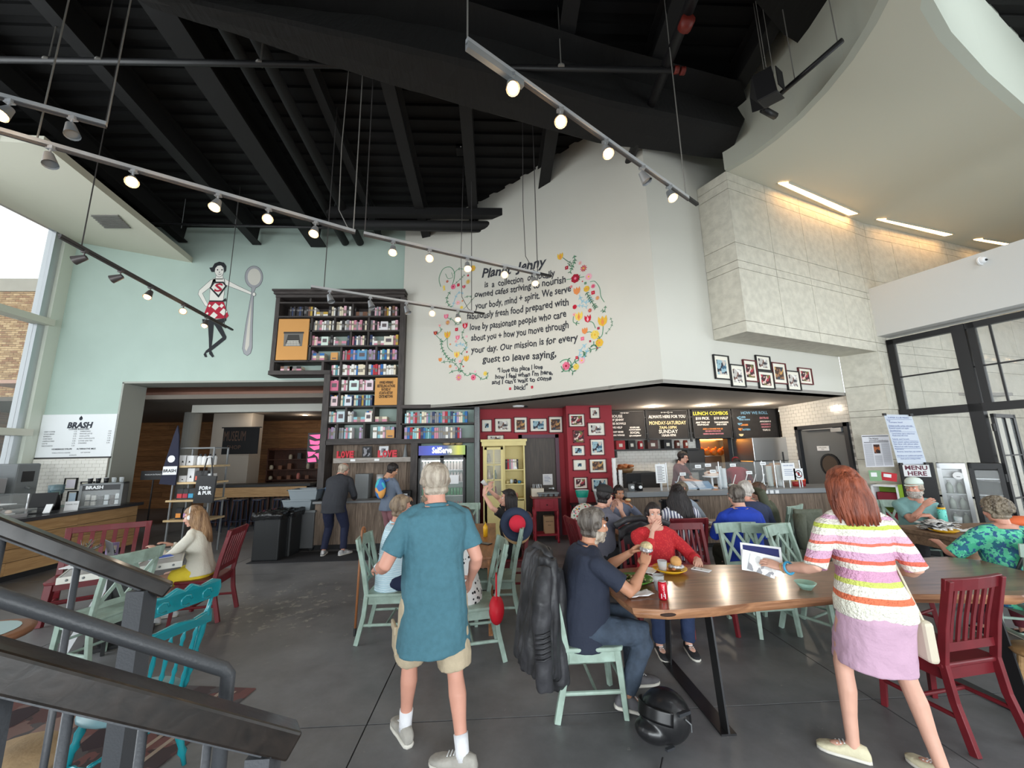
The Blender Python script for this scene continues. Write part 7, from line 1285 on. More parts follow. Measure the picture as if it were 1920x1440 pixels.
# ------------------------------------------------------------------ tables
m_slab=wood('live_edge_wood',rgb(150,104,78),rgb(98,62,46),(1.2,9,9),.28,.12,2.4,coat=.35)
m_slabe=wood('live_edge_side',rgb(176,128,92),rgb(120,80,56),(1.5,6,9),.5,.3,3)
P_=[(.90,2.74),(1.1,2.69),(1.4,2.70),(1.75,2.755),(2.1,2.79),(2.5,2.81),(2.9,2.80),(3.25,2.76),(3.6,2.70),(3.95,2.8),(4.3,3.1),(4.36,3.5),(4.2,3.64),(3.7,3.62),(3.2,3.6),(2.7,3.64),(2.2,3.6),(1.7,3.66),(1.2,3.62),(.95,3.56),(.84,3.3),(.86,2.95)]
lt=T('live_edge_table','long polished live-edge slab table with a knotted pale edge on flat steel legs','table',(0,0,0))
from mathutils import geometry
n=len(P_); mb=MB(); zt=.77; cen=V(2.5,3.2)
def off(p,k): c=V(*p); return c+(cen-c).normalized()*k
mb.add([(x,y,zt) for x,y in P_],[tuple(range(n))],0)
lv=[(0,zt),(-.006,zt-.012),(.0,zt-.035),(.03,zt-.062)]
vs=[]
for i,(k,z_) in enumerate(lv): vs+=[(*off(p,k+(.01*sin(j*2.1+i) if i else 0)),z_) for j,p in enumerate(P_)]
mb.add(vs,[(a*n+(j+1)%n,a*n+j,(a+1)*n+j,(a+1)*n+(j+1)%n) for a in range(3) for j in range(n)],1); mb.add(vs[-n:],[tuple(range(n))[::-1]],1)
part('tabletop',mb,[m_slab,m_slabe],lt)
part('knot',MB().ell((1.12,2.69,zt-.03),(.055,.012,.012),12,6),mat('dark_knot',rgb(52,34,26),.8),lt,True)
m_raw=mat('blackened_steel',rgb(58,58,60),.4,metal=.6)
for x_ in (1.47,3.55):
 for y_ in (2.86,3.5): 
  m=MB(); m.beam((x_,y_,zt-.06),(x_,y_+(-.08 if y_<3 else .1),.01),.012,.09,(0,1,0)); part('leg',m,m_raw,lt)
 part('foot_plate',MB().bb((x_-.05,2.74,0),(x_+.05,3.64,.012)),m_raw,lt); part('top_plate',MB().bb((x_-.06,2.82,zt-.066),(x_+.06,3.55,zt-.06)),m_raw,lt)
def table(name,label,x0,x1,y0,y1,z,m,th=.035,lg=.06,rz=0,ap=.09,thick=False):
 t=T(name,label,'table',((x0+x1)/2,(y0+y1)/2,0),rz); W_=(x1-x0)/2;D_=(y1-y0)/2
 part('tabletop',MB().bb((-W_,-D_,z-th),(W_,D_,z)),m,t,bev=.006); part('apron',MB().bb((-W_+.05,-D_+.05,z-th-ap),(W_-.05,-D_+.07,z-th)).bb((-W_+.05,D_-.07,z-th-ap),(W_-.05,D_-.05,z-th)).bb((-W_+.05,-D_+.05,z-th-ap),(-W_+.07,D_-.05,z-th)).bb((W_-.07,-D_+.05,z-th-ap),(W_-.05,D_-.05,z-th)),m,t)
 for sx_ in (-1,1):
  for sy in (-1,1):
   x_=sx_*(W_-.03-lg/2);y_=sy*(D_-.03-lg/2)
   if thick: part('leg',MB().lathe([(lg*.5,0),(lg*.62,.06),(lg*.45,.12),(lg*.6,.3),(lg*.8,.48),(lg*.6,.56),(lg*.9,.6),(lg*.9,z-th)],(x_,y_,0),12),m,t,True)
   else: part('leg',MB().beam((x_,y_,z-th),(x_,y_,0),lg,lg,w2=lg*.7,h2=lg*.7),m,t)
 return t
m_pine=wood('tan_table_wood',rgb(176,122,78),rgb(130,84,52),(9,1.2,9),.4)
table('side_dining_table','narrow tan wooden table between the walking man and the sun hat',-.74,.0,4.2,6.1,.76,m_pine)
table('farm_table','thick weathered farmhouse table with turned legs in front of the man in the white cap',5.15,7.2,4.22,5.08,.77,wood('weathered_farm_wood',rgb(150,122,98),rgb(108,84,66),(1.2,9,9),.7,.3),.05,.13,0,.12,True)
table('cafe_table','small dark table of the seated couple near the red side table',1.55,2.0,4.95,5.65,.75,m_pine)
table('cafe_table','dark table between the blue shirt and the grey-haired pair',2.35,3.6,5.35,6.0,.75,wood('dark_table_wood',rgb(130,92,66),rgb(90,60,44),(1.2,9,9),.45))
m_stud=mat('pale_metal_edge',rgb(196,194,186),.35,metal=.5)
t=T('laptop_table','square table with a studded metal edge on a black trunk base','table',(-3.85,4.5,0),rad(35)); z=.76
part('tabletop',MB().bb((-.42,-.42,z-.05),(.42,.42,z)),mat('dull_top',rgb(160,158,156),.3),t,bev=.003); part('metal_edge',MB().bb((-.435,-.435,z-.055),(.435,-.42,z+.003)).bb((-.435,.42,z-.055),(.435,.435,z+.003)).bb((-.435,-.42,z-.055),(-.42,.42,z+.003)).bb((.42,-.42,z-.055),(.435,.42,z+.003)),m_stud,t)
for k in range(8):
 u=-.37+k*.105
 for c in ((u,-.437),(u,.437),(-.437,u),(.437,u)): part('stud',MB().ell((c[0],c[1],z-.026),(.011,.011,.011),8,5),m_grey,t,True)
part('pedestal',MB().bb((-.14,-.14,.03),(.14,.14,z-.05)),m_black,t); part('foot_plate',MB().bb((-.25,-.25,0),(.25,.25,.03)),m_black,t,bev=.004)
# stair rails
m_cap=wood('dark_handrail_wood',rgb(42,35,31),rgb(20,17,15),(8,8,8),.3,.1,3,coat=.3); m_rail=mat('charcoal_rail_steel',rgb(72,74,78),.42,bump=.1,bscale=120)
D_=ray(2058,1778).normalized()
def run(name,label,E,L,wd,hh,bal,post,first=.12,step=.22,cap_tip=True):
 t=T(name,label,'railing',(0,0,0)); A_=E-D_*L
 if cap_tip: part('handrail',MB().beam(A_,E,wd,hh),m_cap,t,bev=.008); part('steel_flat',MB().beam(A_-V(0,0,hh*.62),E-D_*.1-V(0,0,hh*.62),wd*.6,.012),m_rail,t)
 s_=first; k=0
 while s_<L-.05:
  p=E-D_*s_-V(0,0,hh*.6); big=k in post; r=.035 if big else .011
  if big: part('post',MB().bb((p.x-r,p.y-r,0),(p.x+r,p.y+r,p.z)),m_rail,t)
  else: part('baluster',MB().cyl((p.x,p.y,0),p,r,n=8),m_rail,t,True)
  s_+=step; k+=1
 return t
E1=atz(548,1388,.93); E2=aty(316,1106,1.85); E3=aty(418,1254,1.42)
run('stair_railing','near dark wooden stair handrail on steel posts cutting across the bottom left corner',E1,3.2,.085,.075,0,(0,4,9),.09,.17)
run('stair_railing','farther dark wooden handrail with a square post ending before the teal chair',E2,3.4,.07,.055,0,(0,8),.1,.24)
t=T('grab_rail','round charcoal steel grab rail bent down to a post at its end','railing',(0,0,0)); part('tube',MB().tube([E3-D_*3.2,E3-D_*.02,E3,E3+V(.012,.01,-.02),V(E3.x+.012,E3.y+.01,0)],.021,12),m_rail,t,True); part('floor_flange',MB().lathe([(0,0),(.05,0),(.05,.008),(0,.008)],(E3.x+.012,E3.y+.01,0),14),m_rail,t)
# rug and bits behind the rails
m_rug=cells('worn_red_rug',[rgb(92,66,66),rgb(120,96,92),rgb(70,58,60),rgb(110,74,72),rgb(84,80,82)],6,.95,dist=.3)
rg=T('patterned_rug','worn dark red patterned rug on the floor behind the stair rails','rug',(-3.05,2.55,0),rad(-8)); part('rug_field',MB().bb((-1.1,-1.35,0),(1.0,1.1,.008)),m_rug,rg)
for x in (-.95,-.85,.75,.85): part('border_stripe',MB().bb((x,-1.3,.008),(x+.03,1.05,.0095)),mat('rug_cream',rgb(160,144,130),.95),rg)
for k in range(9): part('motif',MB().prism([(-.5+.45*(k%3)+.13*cos(i*PI/4),-.9+.75*(k//3)+.2*sin(i*PI/4),.008) for i in range(8)],(0,0,.0012)),mat('rug_motif%d'%(k%2),rgb(*((56,44,50),(136,112,104))[k%2]),.95),rg)
p=atz(12,1420,.5); t=T('round_stool','round tan cushioned stool at the bottom left corner','stool',(p.x,p.y,0)); part('cushion',MB().lathe([(0,.42),(.17,.42),(.19,.46),(.17,.5),(0,.51)],n=22),mat('tan_cushion',rgb(176,150,116),.8,var=.2,vscale=10,bump=.2),t,True)
for i in range(4): a=PI/4+i*PI/2; part('leg',MB().cyl((.15*cos(a),.15*sin(a),0),(.12*cos(a),.12*sin(a),.42),.015),m_rail,t)
p=atz(4,1195,.7); t=T('round_table','round brown-rimmed side table at the far left edge behind the rails','table',(p.x-.2,p.y,0)); part('tabletop',MB().lathe([(0,.68),(.27,.68),(.28,.71),(.25,.72),(0,.72)],n=24),mat('brown_rim',rgb(140,96,70),.5),t,True); part('inlay',MB().lathe([(0,.722),(.21,.722),(.21,.724),(0,.724)],n=24),mat('pale_blue_inlay',rgb(170,196,200),.4),t); part('pedestal',MB().cyl((0,0,0),(0,0,.68),.04),m_black,t)
a=atz(118,1228,0); t=T('folding_easel','white and black folding stand leaning behind the stair rails','stand',(a.x,a.y,0)); part('strut',MB().beam((0,0,0),(.18,.15,.62),.03,.05),m_paper,t); part('strut',MB().beam((.4,-.05,0),(.2,.15,.6),.03,.03),m_black,t); part('cross_bar',MB().beam((.05,.05,.2),(.34,.02,.2),.015,.015),m_alu,t)
p=aty(1908,1215,2.75); t=T('wooden_stool','honey wood stool just entering the right edge beside the red chair','stool',(p.x+.13,2.7,0)); part('seat',MB().lathe([(0,p.z-.035),(.16,p.z-.035),(.17,p.z-.015),(.16,p.z),(0,p.z)],n=20),m_oak,t,True)
for i in range(4): a=PI/4+i*PI/2; part('leg',MB().cyl((.17*cos(a),.17*sin(a),0),(.11*cos(a),.11*sin(a),p.z-.03),.017),m_oak,t)
# ------------------------------------------------------------------ people: continuous figures grown from lofted volumes
def remesh(mb,vox,sm=3):
 me=bpy.data.meshes.new('r'); me.from_pydata(mb.v,[],mb.f); o=bpy.data.objects.new('r',me); TXT_SC.collection.objects.link(o)
 q=o.modifiers.new('r','REMESH'); q.mode='VOXEL'; q.voxel_size=vox
 if sm: q=o.modifiers.new('s','SMOOTH'); q.factor=.5; q.iterations=sm
 vl=TXT_SC.view_layers[0]; vl.update(); m2=bpy.data.meshes.new_from_object(o.evaluated_get(vl.depsgraph)); n=len(m2.vertices); co=np.empty(n*3,'f'); m2.vertices.foreach_get('co',co); no=np.empty(n*3,'f'); m2.vertex_normals.foreach_get('vector',no)
 f=[tuple(p.vertices) for p in m2.polygons]; bpy.data.objects.remove(o); bpy.data.meshes.remove(me); bpy.data.meshes.remove(m2)
 return co.reshape(-1,3),f,no.reshape(-1,3)
def xf(co,M): A=np.array(M.to_3x3()); return co@A.T+np.array(M.translation)
def folds(co,no,amp,freq,st=(1,1,1),seed=0):
 out=co.copy()
 for i in range(len(co)):
  p=co[i]; q=V(p[0]*freq*st[0]+seed,p[1]*freq*st[1],p[2]*freq*st[2]); out[i]+=no[i]*amp*(noise.noise(q)+.5*noise.noise(q*2.3))
 return out
def ring_loft(mb,rings,n=16,p=2.3):
 """rings: (centre, xaxis, yaxis, rx, ry) super-ellipses"""
 vs=[]
 for c,ax,ay,rx,ry in rings:
  for k in range(n):
   t_=2*PI*k/n; cx_,sy_=cos(t_),sin(t_); a=abs(cx_)**(2/p)*(1 if cx_>=0 else -1)*rx; b=abs(sy_)**(2/p)*(1 if sy_>=0 else -1)*ry; vs.append(c+ax*a+ay*b)
 N=len(rings); mb.add(vs,[(i*n+k,i*n+(k+1)%n,(i+1)*n+(k+1)%n,(i+1)*n+k) for i in range(N-1) for k in range(n)]+[tuple(range(n))[::-1],tuple(range((N-1)*n,N*n))])
def limb(mb,pts,rs,n=12): mb.tube(pts,1,n,rr=rs)
HEADS={}
def head(fem):
 if fem in HEADS: return HEADS[fem]
 m=MB(); s=.95 if fem else 1
 m.ell((0,-.014,.032),(.073*s,.094,.087),20,14); m.ell((0,.032,-.03),(.058*s,.060,.084),20,14); m.ell((0,.036,-.078),(.044*s,.046,.038),16,10); m.ell((0,.068,-.1),((.016 if fem else .021),.018,.017),12,8)
 for q in (-1,1):
  m.ell((q*.036,.056,-.032),(.025,.028,.03),12,8); m.ell((q*.028,.078,.026),(.026,.013,.011 if not fem else .008),12,8); m.ell((q*.011,.1,-.036),(.010,.011,.008),10,6)
  m.ell((q*(.074*s+.003),-.006,-.006),(.008,.018,.03),12,8,M=MR(q*.35,3,'Z')); m.ell((q*.05*s,.0,-.06),(.022,.045,.04),12,8)
 m.tube([(0,.086,.018),(0,.096,-.008),(0,.108,-.03),(0,.1,-.04)],1,10,rr=[.008,.009,.0125 if not fem else .011,.008])
 m.ell((0,.089,-.0635),(.023,.010,.0055),12,6); m.ell((0,.087,-.0735),(.020,.011,.0065),12,6)
 limb(m,[(0,-.02,-.05),(0,-.028,-.11),(0,-.035,-.19)],[.05 if fem else .058,.048 if fem else .057,.055 if fem else .066],16)
 co,f,no=remesh(m,.0042,3)
 for q in (-1,1):
  d2=(co[:,0]-q*.031)**2/.016**2+(co[:,2]-.002)**2/.010**2+((co[:,1]-.08)/.03)**2; co[:,1]-=.007*np.exp(-d2)
 d2=(co[:,0]/.02)**2+((co[:,2]+.0685)/.0022)**2+((co[:,1]-.095)/.015)**2; co[:,1]-=.004*np.exp(-d2)
 cc=np.array([co[list(p)].mean(0) for p in f]); lip=((cc[:,0]/.024)**2+((cc[:,2]+.0685)/.0125)**2<1)&(cc[:,1]>.082)
 e=MB()
 for q in (-1,1):
  e.ell((q*.031,.069,.001),(.0125,.0125,.0115),12,8,mi=2); e.ell((q*.031,.0785,.001),(.0052,.0036,.0052),10,6,mi=3)
  e.tube([(q*.018,.0795,.004),(q*.025,.083,.0095),(q*.034,.082,.010),(q*.044,.0745,.004)],.0022,5,mi=3 if fem else 0)
  e.tube([(q*.014,.0905,.0225),(q*.026,.0895,.0285),(q*.038,.083,.027),(q*.047,.074,.021)],.0032 if not fem else .0024,5,mi=4)
 HEADS[fem]=(co,f,no,lip,e); return HEADS[fem]
HANDS={}
def hand(curl):
 """right hand, wrist at origin, fingers +y, back of hand +z, thumb at -x"""
 if curl in HANDS: return HANDS[curl]
 m=MB(); I=[V(1,0,0),V(0,0,1)]
 ring_loft(m,[(V(0,-.02,0),*I,.026,.02),(V(0,.01,0),*I,.028,.018),(V(0,.05,0),*I,.039,.016),(V(0,.085,-.002),*I,.04,.0135),(V(0,.098,-.003),*I,.036,.010)],14,2.6)
 for k,(x,L,r) in enumerate(((-.03,.074,.0092),(-.010,.083,.0095),(.011,.077,.009),(.031,.060,.008))):
  p=V(x,.088+(.004 if k in(1,2) else 0),-.002); a=-curl*.55+.02*k; pts=[p-V(0,.02,0),p]; rr=[r*1.1,r*1.08]; sp=(k-1.5)*.05*(1-curl*.5)
  for s_,w_ in ((.45,.92),(.3,.98),(.25,.9)): a_=a; pts.append(pts[-1]+V(sin(sp)*cos(a_),cos(a_)*cos(sp),sin(a_))*L*s_); rr.append(r*w_*(1 if s_>.26 else .8)); a-=curl*.75
  limb(m,pts,rr,8)
 limb(m,[V(-.018,.015,-.006),V(-.04,.042,-.014-.01*curl),V(-.05+.012*curl,.07,-.022-.015*curl),V(-.047+.024*curl,.094,-.028-.022*curl)],[.015,.0135,.0105,.008],8)
 HANDS[curl]=remesh(m,.0038,2); return HANDS[curl]
def ik(a,b,l1,l2,pole):
 a=V(*a);b=V(*b); d_=b-a; L=min(d_.length,(l1+l2)*.998); u=d_.normalized(); b=a+u*L; x=(l1*l1-l2*l2+L*L)/(2*L); h=math.sqrt(max(0,l1*l1-x*x)); pl=V(*pole); pl=(pl-u*pl.dot(u)).normalized(); return a+u*x+pl*h,b
m_eyew=mat('eye_white',(.8,.78,.75),.3); m_iris=mat('dark_iris',rgb(50,34,26),.2)
SK={k:mat('skin_'+k,rgb(*c),.5,var=.06,vscale=14,spec=.4) for k,c in dict(fair=(214,166,146),pink=(206,150,130),tan=(186,134,106),olive=(196,146,118)).items()}
LP={k:mat('lips_'+k,rgb(*c),.45) for k,c in dict(fair=(186,106,100),pink=(176,104,96),tan=(150,90,78),olive=(160,90,84)).items()}
def hairmat(n_,c,c2): return mat('hair_'+n_,rgb(*c),.5,var=.5,vscale=26,vcol=rgb(*c2),bump=.7,bscale=70,stretch=(1,1,.14),detail=4)
HM=dict(grey=hairmat('grey',(188,176,160),(136,122,108)),salt=hairmat('salt',(120,112,104),(66,58,52)),red=hairmat('red',(158,84,58),(104,50,34)),black=hairmat('black',(38,30,30),(20,16,18)),brown=hairmat('brown',(96,68,50),(56,40,32)),blond=hairmat('blond',(176,140,104),(120,90,66)),sandy=hairmat('sandy',(166,146,122),(112,94,78)),white=hairmat('white',(206,200,192),(160,152,146)),greybrown=hairmat('greybrown',(146,134,116),(98,88,76)))
def smooth(e0,e1,x): t_=np.clip((x-e0)/(e1-e0),0,1); return t_*t_*(3-2*t_)
def person(name,label,at,hd,h=1.75,fem=False,skin='fair',hair='brown',style='short',pel=None,lean=0,side=0,twist=0,hands=((-.25,.1,.85),(.25,.1,.85)),hdir=(None,None),hnorm=(None,None),curl=(.5,.5),feet=((-.11,0,.0),(.11,0,.0)),toe=((0,1),(0,1)),heel=(0,0),look=(0,0,0),
           top=None,sleeve='short',hem=-.12,legs='trousers',lm=None,leg_len=1.0,shoe=None,sock=None,wide=1.0,belly=0,kpole=None,epole=None,vol=1.0,vox=.011,fold=.008,neckopen=0,beard=None,collar=None,sleeve_m=None,tie=None):
 S_=h/1.75; R_=MR(rad(hd),4,'Z'); root=T('person',label,'person',at,rad(hd)); SN=name
 if 1:
  P_=V(*(pel or (0,0,.93*S_))); A=MR(rad(twist),3,'Z')@MR(rad(-lean),3,'X')@MR(rad(side),3,'Y')
  up_=A@V(0,0,1); Xx=A@V(1,0,0); Yy=A@V(0,1,0); W=S_*wide; X0,Y0=V(1,0,0),V(0,1,0)
  def sp(s,off=0): # spine point with the pelvis end upright
   k=min(1,max(0,(s+.05)/.3)); u=V(0,0,1).lerp(up_,k).normalized(); base=P_+ (V(0,0,1).lerp(up_,.5*k)).normalized()*s*S_ if s<.25 else P_+(V(0,0,1).lerp(up_,.5)).normalized()*.25*S_+up_*(s-.25)*S_; return base+(X0.lerp(Xx,k)*0)+Yy*off
  def ax(s): k=min(1,max(0,(s+.05)/.25)); return X0.lerp(Xx,k).normalized(),Y0.lerp(Yy,k).normalized()
  b=belly
  if fem: tr=[(-.09,.155,.112,0),(-.02,.165,.12,0),(.08,.142,.106+b*.5,.01),(.16,.128+b*.3,.10+b*.8,.012),(.27,.142+b*.2,.112+b*.6,.02),(.37,.152,.115+b*.2,.012),(.45,.145,.088,-.005),(.50,.085,.062,-.01),(.53,.055,.055,-.005)]
  else: tr=[(-.09,.152,.112,0),(-.02,.16,.118,0),(.08,.152+b*.3,.112+b,.012+b*.3),(.17,.155+b*.3,.114+b,.018+b*.4),(.28,.165,.12+b*.5,.014),(.38,.178,.12,.0),(.46,.168,.098,-.012),(.505,.1,.072,-.015),(.54,.062,.062,-.01)]
  def torso(m,s0,s1,o,hem_w=0):
   rr=[]; ss=[q for q in tr if s0<q[0]<s1]
   def it(s):
    for i in range(len(tr)-1):
     if tr[i][0]<=s<=tr[i+1][0]: u=(s-tr[i][0])/(tr[i+1][0]-tr[i][0]); return tuple(tr[i][k]*(1-u)+tr[i+1][k]*u for k in range(4))
    return (s,)+tr[0][1:] if s<tr[0][0] else (s,)+tr[-1][1:]
   for q in [it(s0)]+ss+[it(s1)]:
    X,Y=ax(q[0]); flare=hem_w*max(0,(.15-q[0])/.3); rr.append((sp(q[0],q[3]*S_),X,Y,q[1]*W+o+flare,q[2]*W+o+flare))
   ring_loft(m,rr,24,2.4)
  sh=[sp(.428)+Xx*q*(.158 if fem else .168)*W for q in (-1,1)]; hp=[P_+V(q*.088*W,0,-.03*S_) for q in (-1,1)]
  ua,fa=.285*S_,.25*S_; th,sn=.43*S_,.42*S_
  el=[];wr=[];kn=[];an=[]
  for i,q in enumerate((-1,1)):
   e,w_=ik(sh[i],hands[i],ua,fa,(epole[i] if epole and epole[i] else (q*.6,-.6,-.7))); el.append(e);wr.append(w_)
   f=V(*feet[i]); ank=V(f.x,f.y,f.z+.08*S_)
   k,a_=ik(hp[i],ank,th,sn,(kpole[i] if kpole else (q*.1,1,.25))); kn.append(k);an.append(a_)
  m=MB(); torso(m,-.09,.54,-.004)
  if fem and fold:
   for q in (-1,1): m.ell(sp(.31,.085*S_)+Xx*q*.07*W,(.062*W,.05*W,.06*W),14,8)
  gl=[]
  for i,q in enumerate((-1,1)):
   m.ell(sh[i],(.05*W,.05*W,.05*W),12,8); limb(m,[sp(.53),sp(.49)+Xx*q*.07*W,sh[i]],[.045*S_,.045*W,.045*W]); d1=(el[i]-sh[i]); d2=(wr[i]-el[i]); af=.86 if fem else 1
   limb(m,[sh[i],sh[i]+d1*.35,el[i],el[i]+d2*.25,el[i]+d2*.7,wr[i],wr[i]+d2.normalized()*.012],[.052*W*af,.047*W*af,.038*W*af,.041*W*af,.031*S_*af,.0265*S_*af,.025*S_*af])
   d1=(kn[i]-hp[i]);d2=(an[i]-kn[i]); bk=(V(0,-1,0)-d2.normalized()*V(0,-1,0).dot(d2.normalized())); bk=bk.normalized() if bk.length>.1 else V(0,0,0)
   limb(m,[hp[i],hp[i]+d1*.35,hp[i]+d1*.8,kn[i],kn[i]+d2*.12,kn[i]+d2*.32+bk*.012,kn[i]+d2*.65,an[i],an[i]-V(0,0,.03)],[.085*W,.08*W,.058*W,.053*S_,.05*S_,.055*S_*(.92 if fem else 1),.04*S_,.034*S_,.034*S_])
   tx=V(toe[i][0],toe[i][1],0).normalized(); m.ell(an[i]+tx*.05-V(0,0,.035),(.035,.07,.03),10,6,M=MR(math.atan2(-tx.x,tx.y),3,'Z')); 
  co,f,no=remesh(m,vox,4); body=MB(); body.add(co,f,0)
  hc,hf,hn,lip,eyes=head(fem); HR=(MR(rad(twist*.5+look[0]),3,'Z')@MR(rad(look[1]),3,'X')@MR(rad(look[2]),3,'Y'))
  nb=sp(.52,0); hs=S_*(1.04 if not fem else .99); hcn=nb+(V(0,.02,.0)+up_*.5+V(0,0,.5)).normalized()*.155*S_+Yy*(.012+.0006*abs(lean))*S_; HMx=Matrix.Translation(hcn)@HR.to_4x4()@Matrix.Scale(hs,4)
  body.add(xf(hc,HMx),hf,0); L0=len(body.m)-len(hf)
  for k in np.nonzero(lip)[0]: body.m[L0+int(k)]=1
  ev=[tuple(HMx@V(*v)) for v in eyes.v]; o_=len(body.v); body.v+=ev; body.f+=[tuple(i+o_ for i in q) for q in eyes.f]; body.m+=eyes.m
  for i,q in enumerate((-1,1)):
   hc2,hf2,_=hand(curl[i]); dY=(V(*hdir[i]) if hdir[i] else (wr[i]-el[i])).normalized(); nz=V(*(hnorm[i] or (q*.7,.2,.6))); nz=(nz-dY*nz.dot(dY)).normalized(); nx=dY.cross(nz)
   M3=Matrix((nx,dY,nz)).transposed().to_4x4(); c=hc2.copy()
   if i==0: c[:,0]*=-1
   body.add(xf(c,Matrix.Translation(wr[i])@M3@Matrix.Scale(S_*(.9 if fem else 1.0),4)),hf2 if i else [p[::-1] for p in hf2],0)
  me=body.mesh('body',[SK[skin],LP[skin],m_eyew,m_iris,HM[hair]],True); bo=ob('body',me,root)
  def cloth(n_,m,vx,mt,amp,fr=9,sm=3,st=(1,1,1),label=None):
   co,f,no=remesh(m,vx,sm); co=folds(co,no,amp,fr,st,seed=hd*.1+h) if amp else co; g=MB(); g.add(co,f); return part(n_,g,mt,root,True,label=label)
  pt='shirt'
  if top:
   m=MB(); torso(m,hem,.515-neckopen,.014,.03)
   if fem:
    for q in (-1,1): m.ell(sp(.31,.088*S_)+Xx*q*.07*W,(.068*W,.056*W,.066*W),14,8)
   for i,q in enumerate((-1,1)):
    m.ell(sh[i],(.06*W,.062*W,.06*W),12,8); limb(m,[sp(.49)+Xx*q*.055*W,sp(.475)+Xx*q*.1*W,sh[i]],[.05*W,.055*W,.058*W]); d1=el[i]-sh[i]; d2=wr[i]-el[i]
    if sleeve=='short': limb(m,[sh[i],sh[i]+d1*.3,sh[i]+d1*.62,sh[i]+d1*.72],[.062*W,.063*W,.062*W,.064*W],16)
    elif sleeve=='elbow': limb(m,[sh[i],sh[i]+d1*.4,el[i]-d1*.02],[.062*W,.062*W,.06*W],16)
    else: limb(m,[sh[i],sh[i]+d1*.5,el[i],el[i]+d2*.3,el[i]+d2*(.93 if sleeve!='roll' else .55),el[i]+d2*(.96 if sleeve!='roll' else .6)],[.061*W,.057*W,.053*W,.053*W,.042*W,.04*W],16)
   cloth('shirt',m,vox*.95,top,fold,8,2,(1,1,.7))
  if collar:
   m=MB(); c=sp(.50); rr=.067*W; m.tube([c+Xx*rr*cos(a)+Yy*(rr*sin(a)-.012)+up_*(.012-.012*sin(a)) for a in [PI*.5+2*PI*(k+.5)/15-.2 for k in range(14)]],.011,6,flat=1.6); part('collar',m,collar,root,True)
  if legs:
   m=MB()
   if legs=='skirt' or legs=='dress':
    c=P_; kk=.5*(kn[0]+kn[1]); L=leg_len; ring_loft(m,[(sp(-.03),X0,Y0,.158*W,.125*W),(P_+V(0,0,-.1),X0,Y0,.182*W,.15*W),(P_.lerp(kk,.6*L),X0,Y0,.19*W,.17*W),(P_.lerp(kk,L),X0,Y0,.19*W,.185*W)],26,2.2)
   else:
    torso(m,-.12,.09 if hem>-.3 else .02,.012); 
    for i,q in enumerate((-1,1)):
     d1=kn[i]-hp[i]; d2=an[i]-kn[i]; L=leg_len; m.ell(hp[i],(.1*W,.1*W,.09*W),12,8)
     if legs=='shorts': limb(m,[hp[i],hp[i]+d1*.4,hp[i]+d1*min(1,L)],[.104*W,.1*W,.094*W],18)
     else: limb(m,[hp[i],hp[i]+d1*.5,kn[i],kn[i]+d2*.12,kn[i]+d2*.5,kn[i]+d2*.93],[.1*W,.088*W,.077*S_,.074*S_,.065*S_,.06*S_],16)
   cloth({'skirt':'skirt','dress':'skirt','shorts':'shorts'}.get(legs,'trousers'),m,vox,lm,fold,10,2,(1,1,.8))
  for i,q in enumerate((-1,1)):
   if not shoe: break
   tx=V(toe[i][0],toe[i][1],0).normalized(); Mz=MR(math.atan2(-tx.x,tx.y),4,'Z'); f=V(*feet[i]); Mf=Matrix.Translation(V(an[i].x,an[i].y,an[i].z-.08*S_))@Mz@MR(-rad(heel[i]),4,'X')@Matrix.Scale(S_*(.92 if fem else 1.04),4)
   rg=[(-.085,.018,.02,.045),(-.07,.031,.012,.085),(-.02,.036,.012,.098),(.04,.039,.012,.082),(.09,.046,.012,.064),(.14,.048,.012,.054),(.18,.038,.014,.044),(.2,.018,.018,.034)]
   m=MB(); ring_loft(m,[(Mf@V(0,y,(z0+z1)/2),Mf.to_3x3()@V(1,0,0),Mf.to_3x3()@V(0,0,1),w_,(z1-z0)/2) for y,w_,z0,z1 in rg],16,2.6); so=part('shoe',m,shoe,root,True)
   m=MB(); ring_loft(m,[(Mf@V(0,y,.011),Mf.to_3x3()@V(1,0,0),Mf.to_3x3()@V(0,0,1),w_*1.06,.012) for y,w_,z0,z1 in rg],16,3.5); part('sole',m,mat('pale_sole',rgb(214,210,200),.6),so,True)
   m=MB(); [m.beam(Mf@V(-.022,y,z),Mf@V(.022,y+.006,z),.006,.004) for y,z in ((.045,.084),(.065,.077),(.085,.071))]; part('laces',m,m_paper,so)
   if sock: m=MB(); d_=(kn[i]-an[i]).normalized(); limb(m,[an[i]-V(0,0,.02),an[i]+d_*.03,an[i]+d_*.1],[.041*S_,.04*S_,.043*S_],14); part('sock',m,sock,root,True)
 hm=HM[hair]; x,y,z=hc[:,0],hc[:,1],hc[:,2]; rnd=random.Random(int(hd*7+h*1000))
 if style!='bald':
  back=smooth(.0,-.03,y); front=smooth(.052,.068,z+.15*(np.abs(x)>.045)*0)*(y>-.03); side_=smooth(-.035,-.01,z+.6*np.clip(y,0,1)*-1)*smooth(.045,.02,y)*(np.abs(x)>.03)
  w_=np.maximum(np.maximum(back*smooth(-.085,-.06,z),smooth(.045,.06,z-.25*np.clip(y-.03,0,1))),side_*smooth(-.03,-.005,z))
  if style=='balding': w_*=1-.96*smooth(.062,.08,z+.25*np.clip(y,-.02,1))
  if style=='crownbald': w_*=1-.7*np.exp(-(((x)/.035)**2+((y+.035)/.035)**2))*(z>.05)
  th_={'short':.012,'balding':.014,'crownbald':.018,'full':.02,'curly':.022,'long':.02,'pulled':.008,'bob':.02}.get(style,.014); keep=w_>.03
  nz=np.array([noise.noise(V(a*40,b*40,c*12)) for a,b,c in hc[keep]])*.4+1; idx=-np.ones(len(hc),int); idx[np.nonzero(keep)[0]]=range(keep.sum())
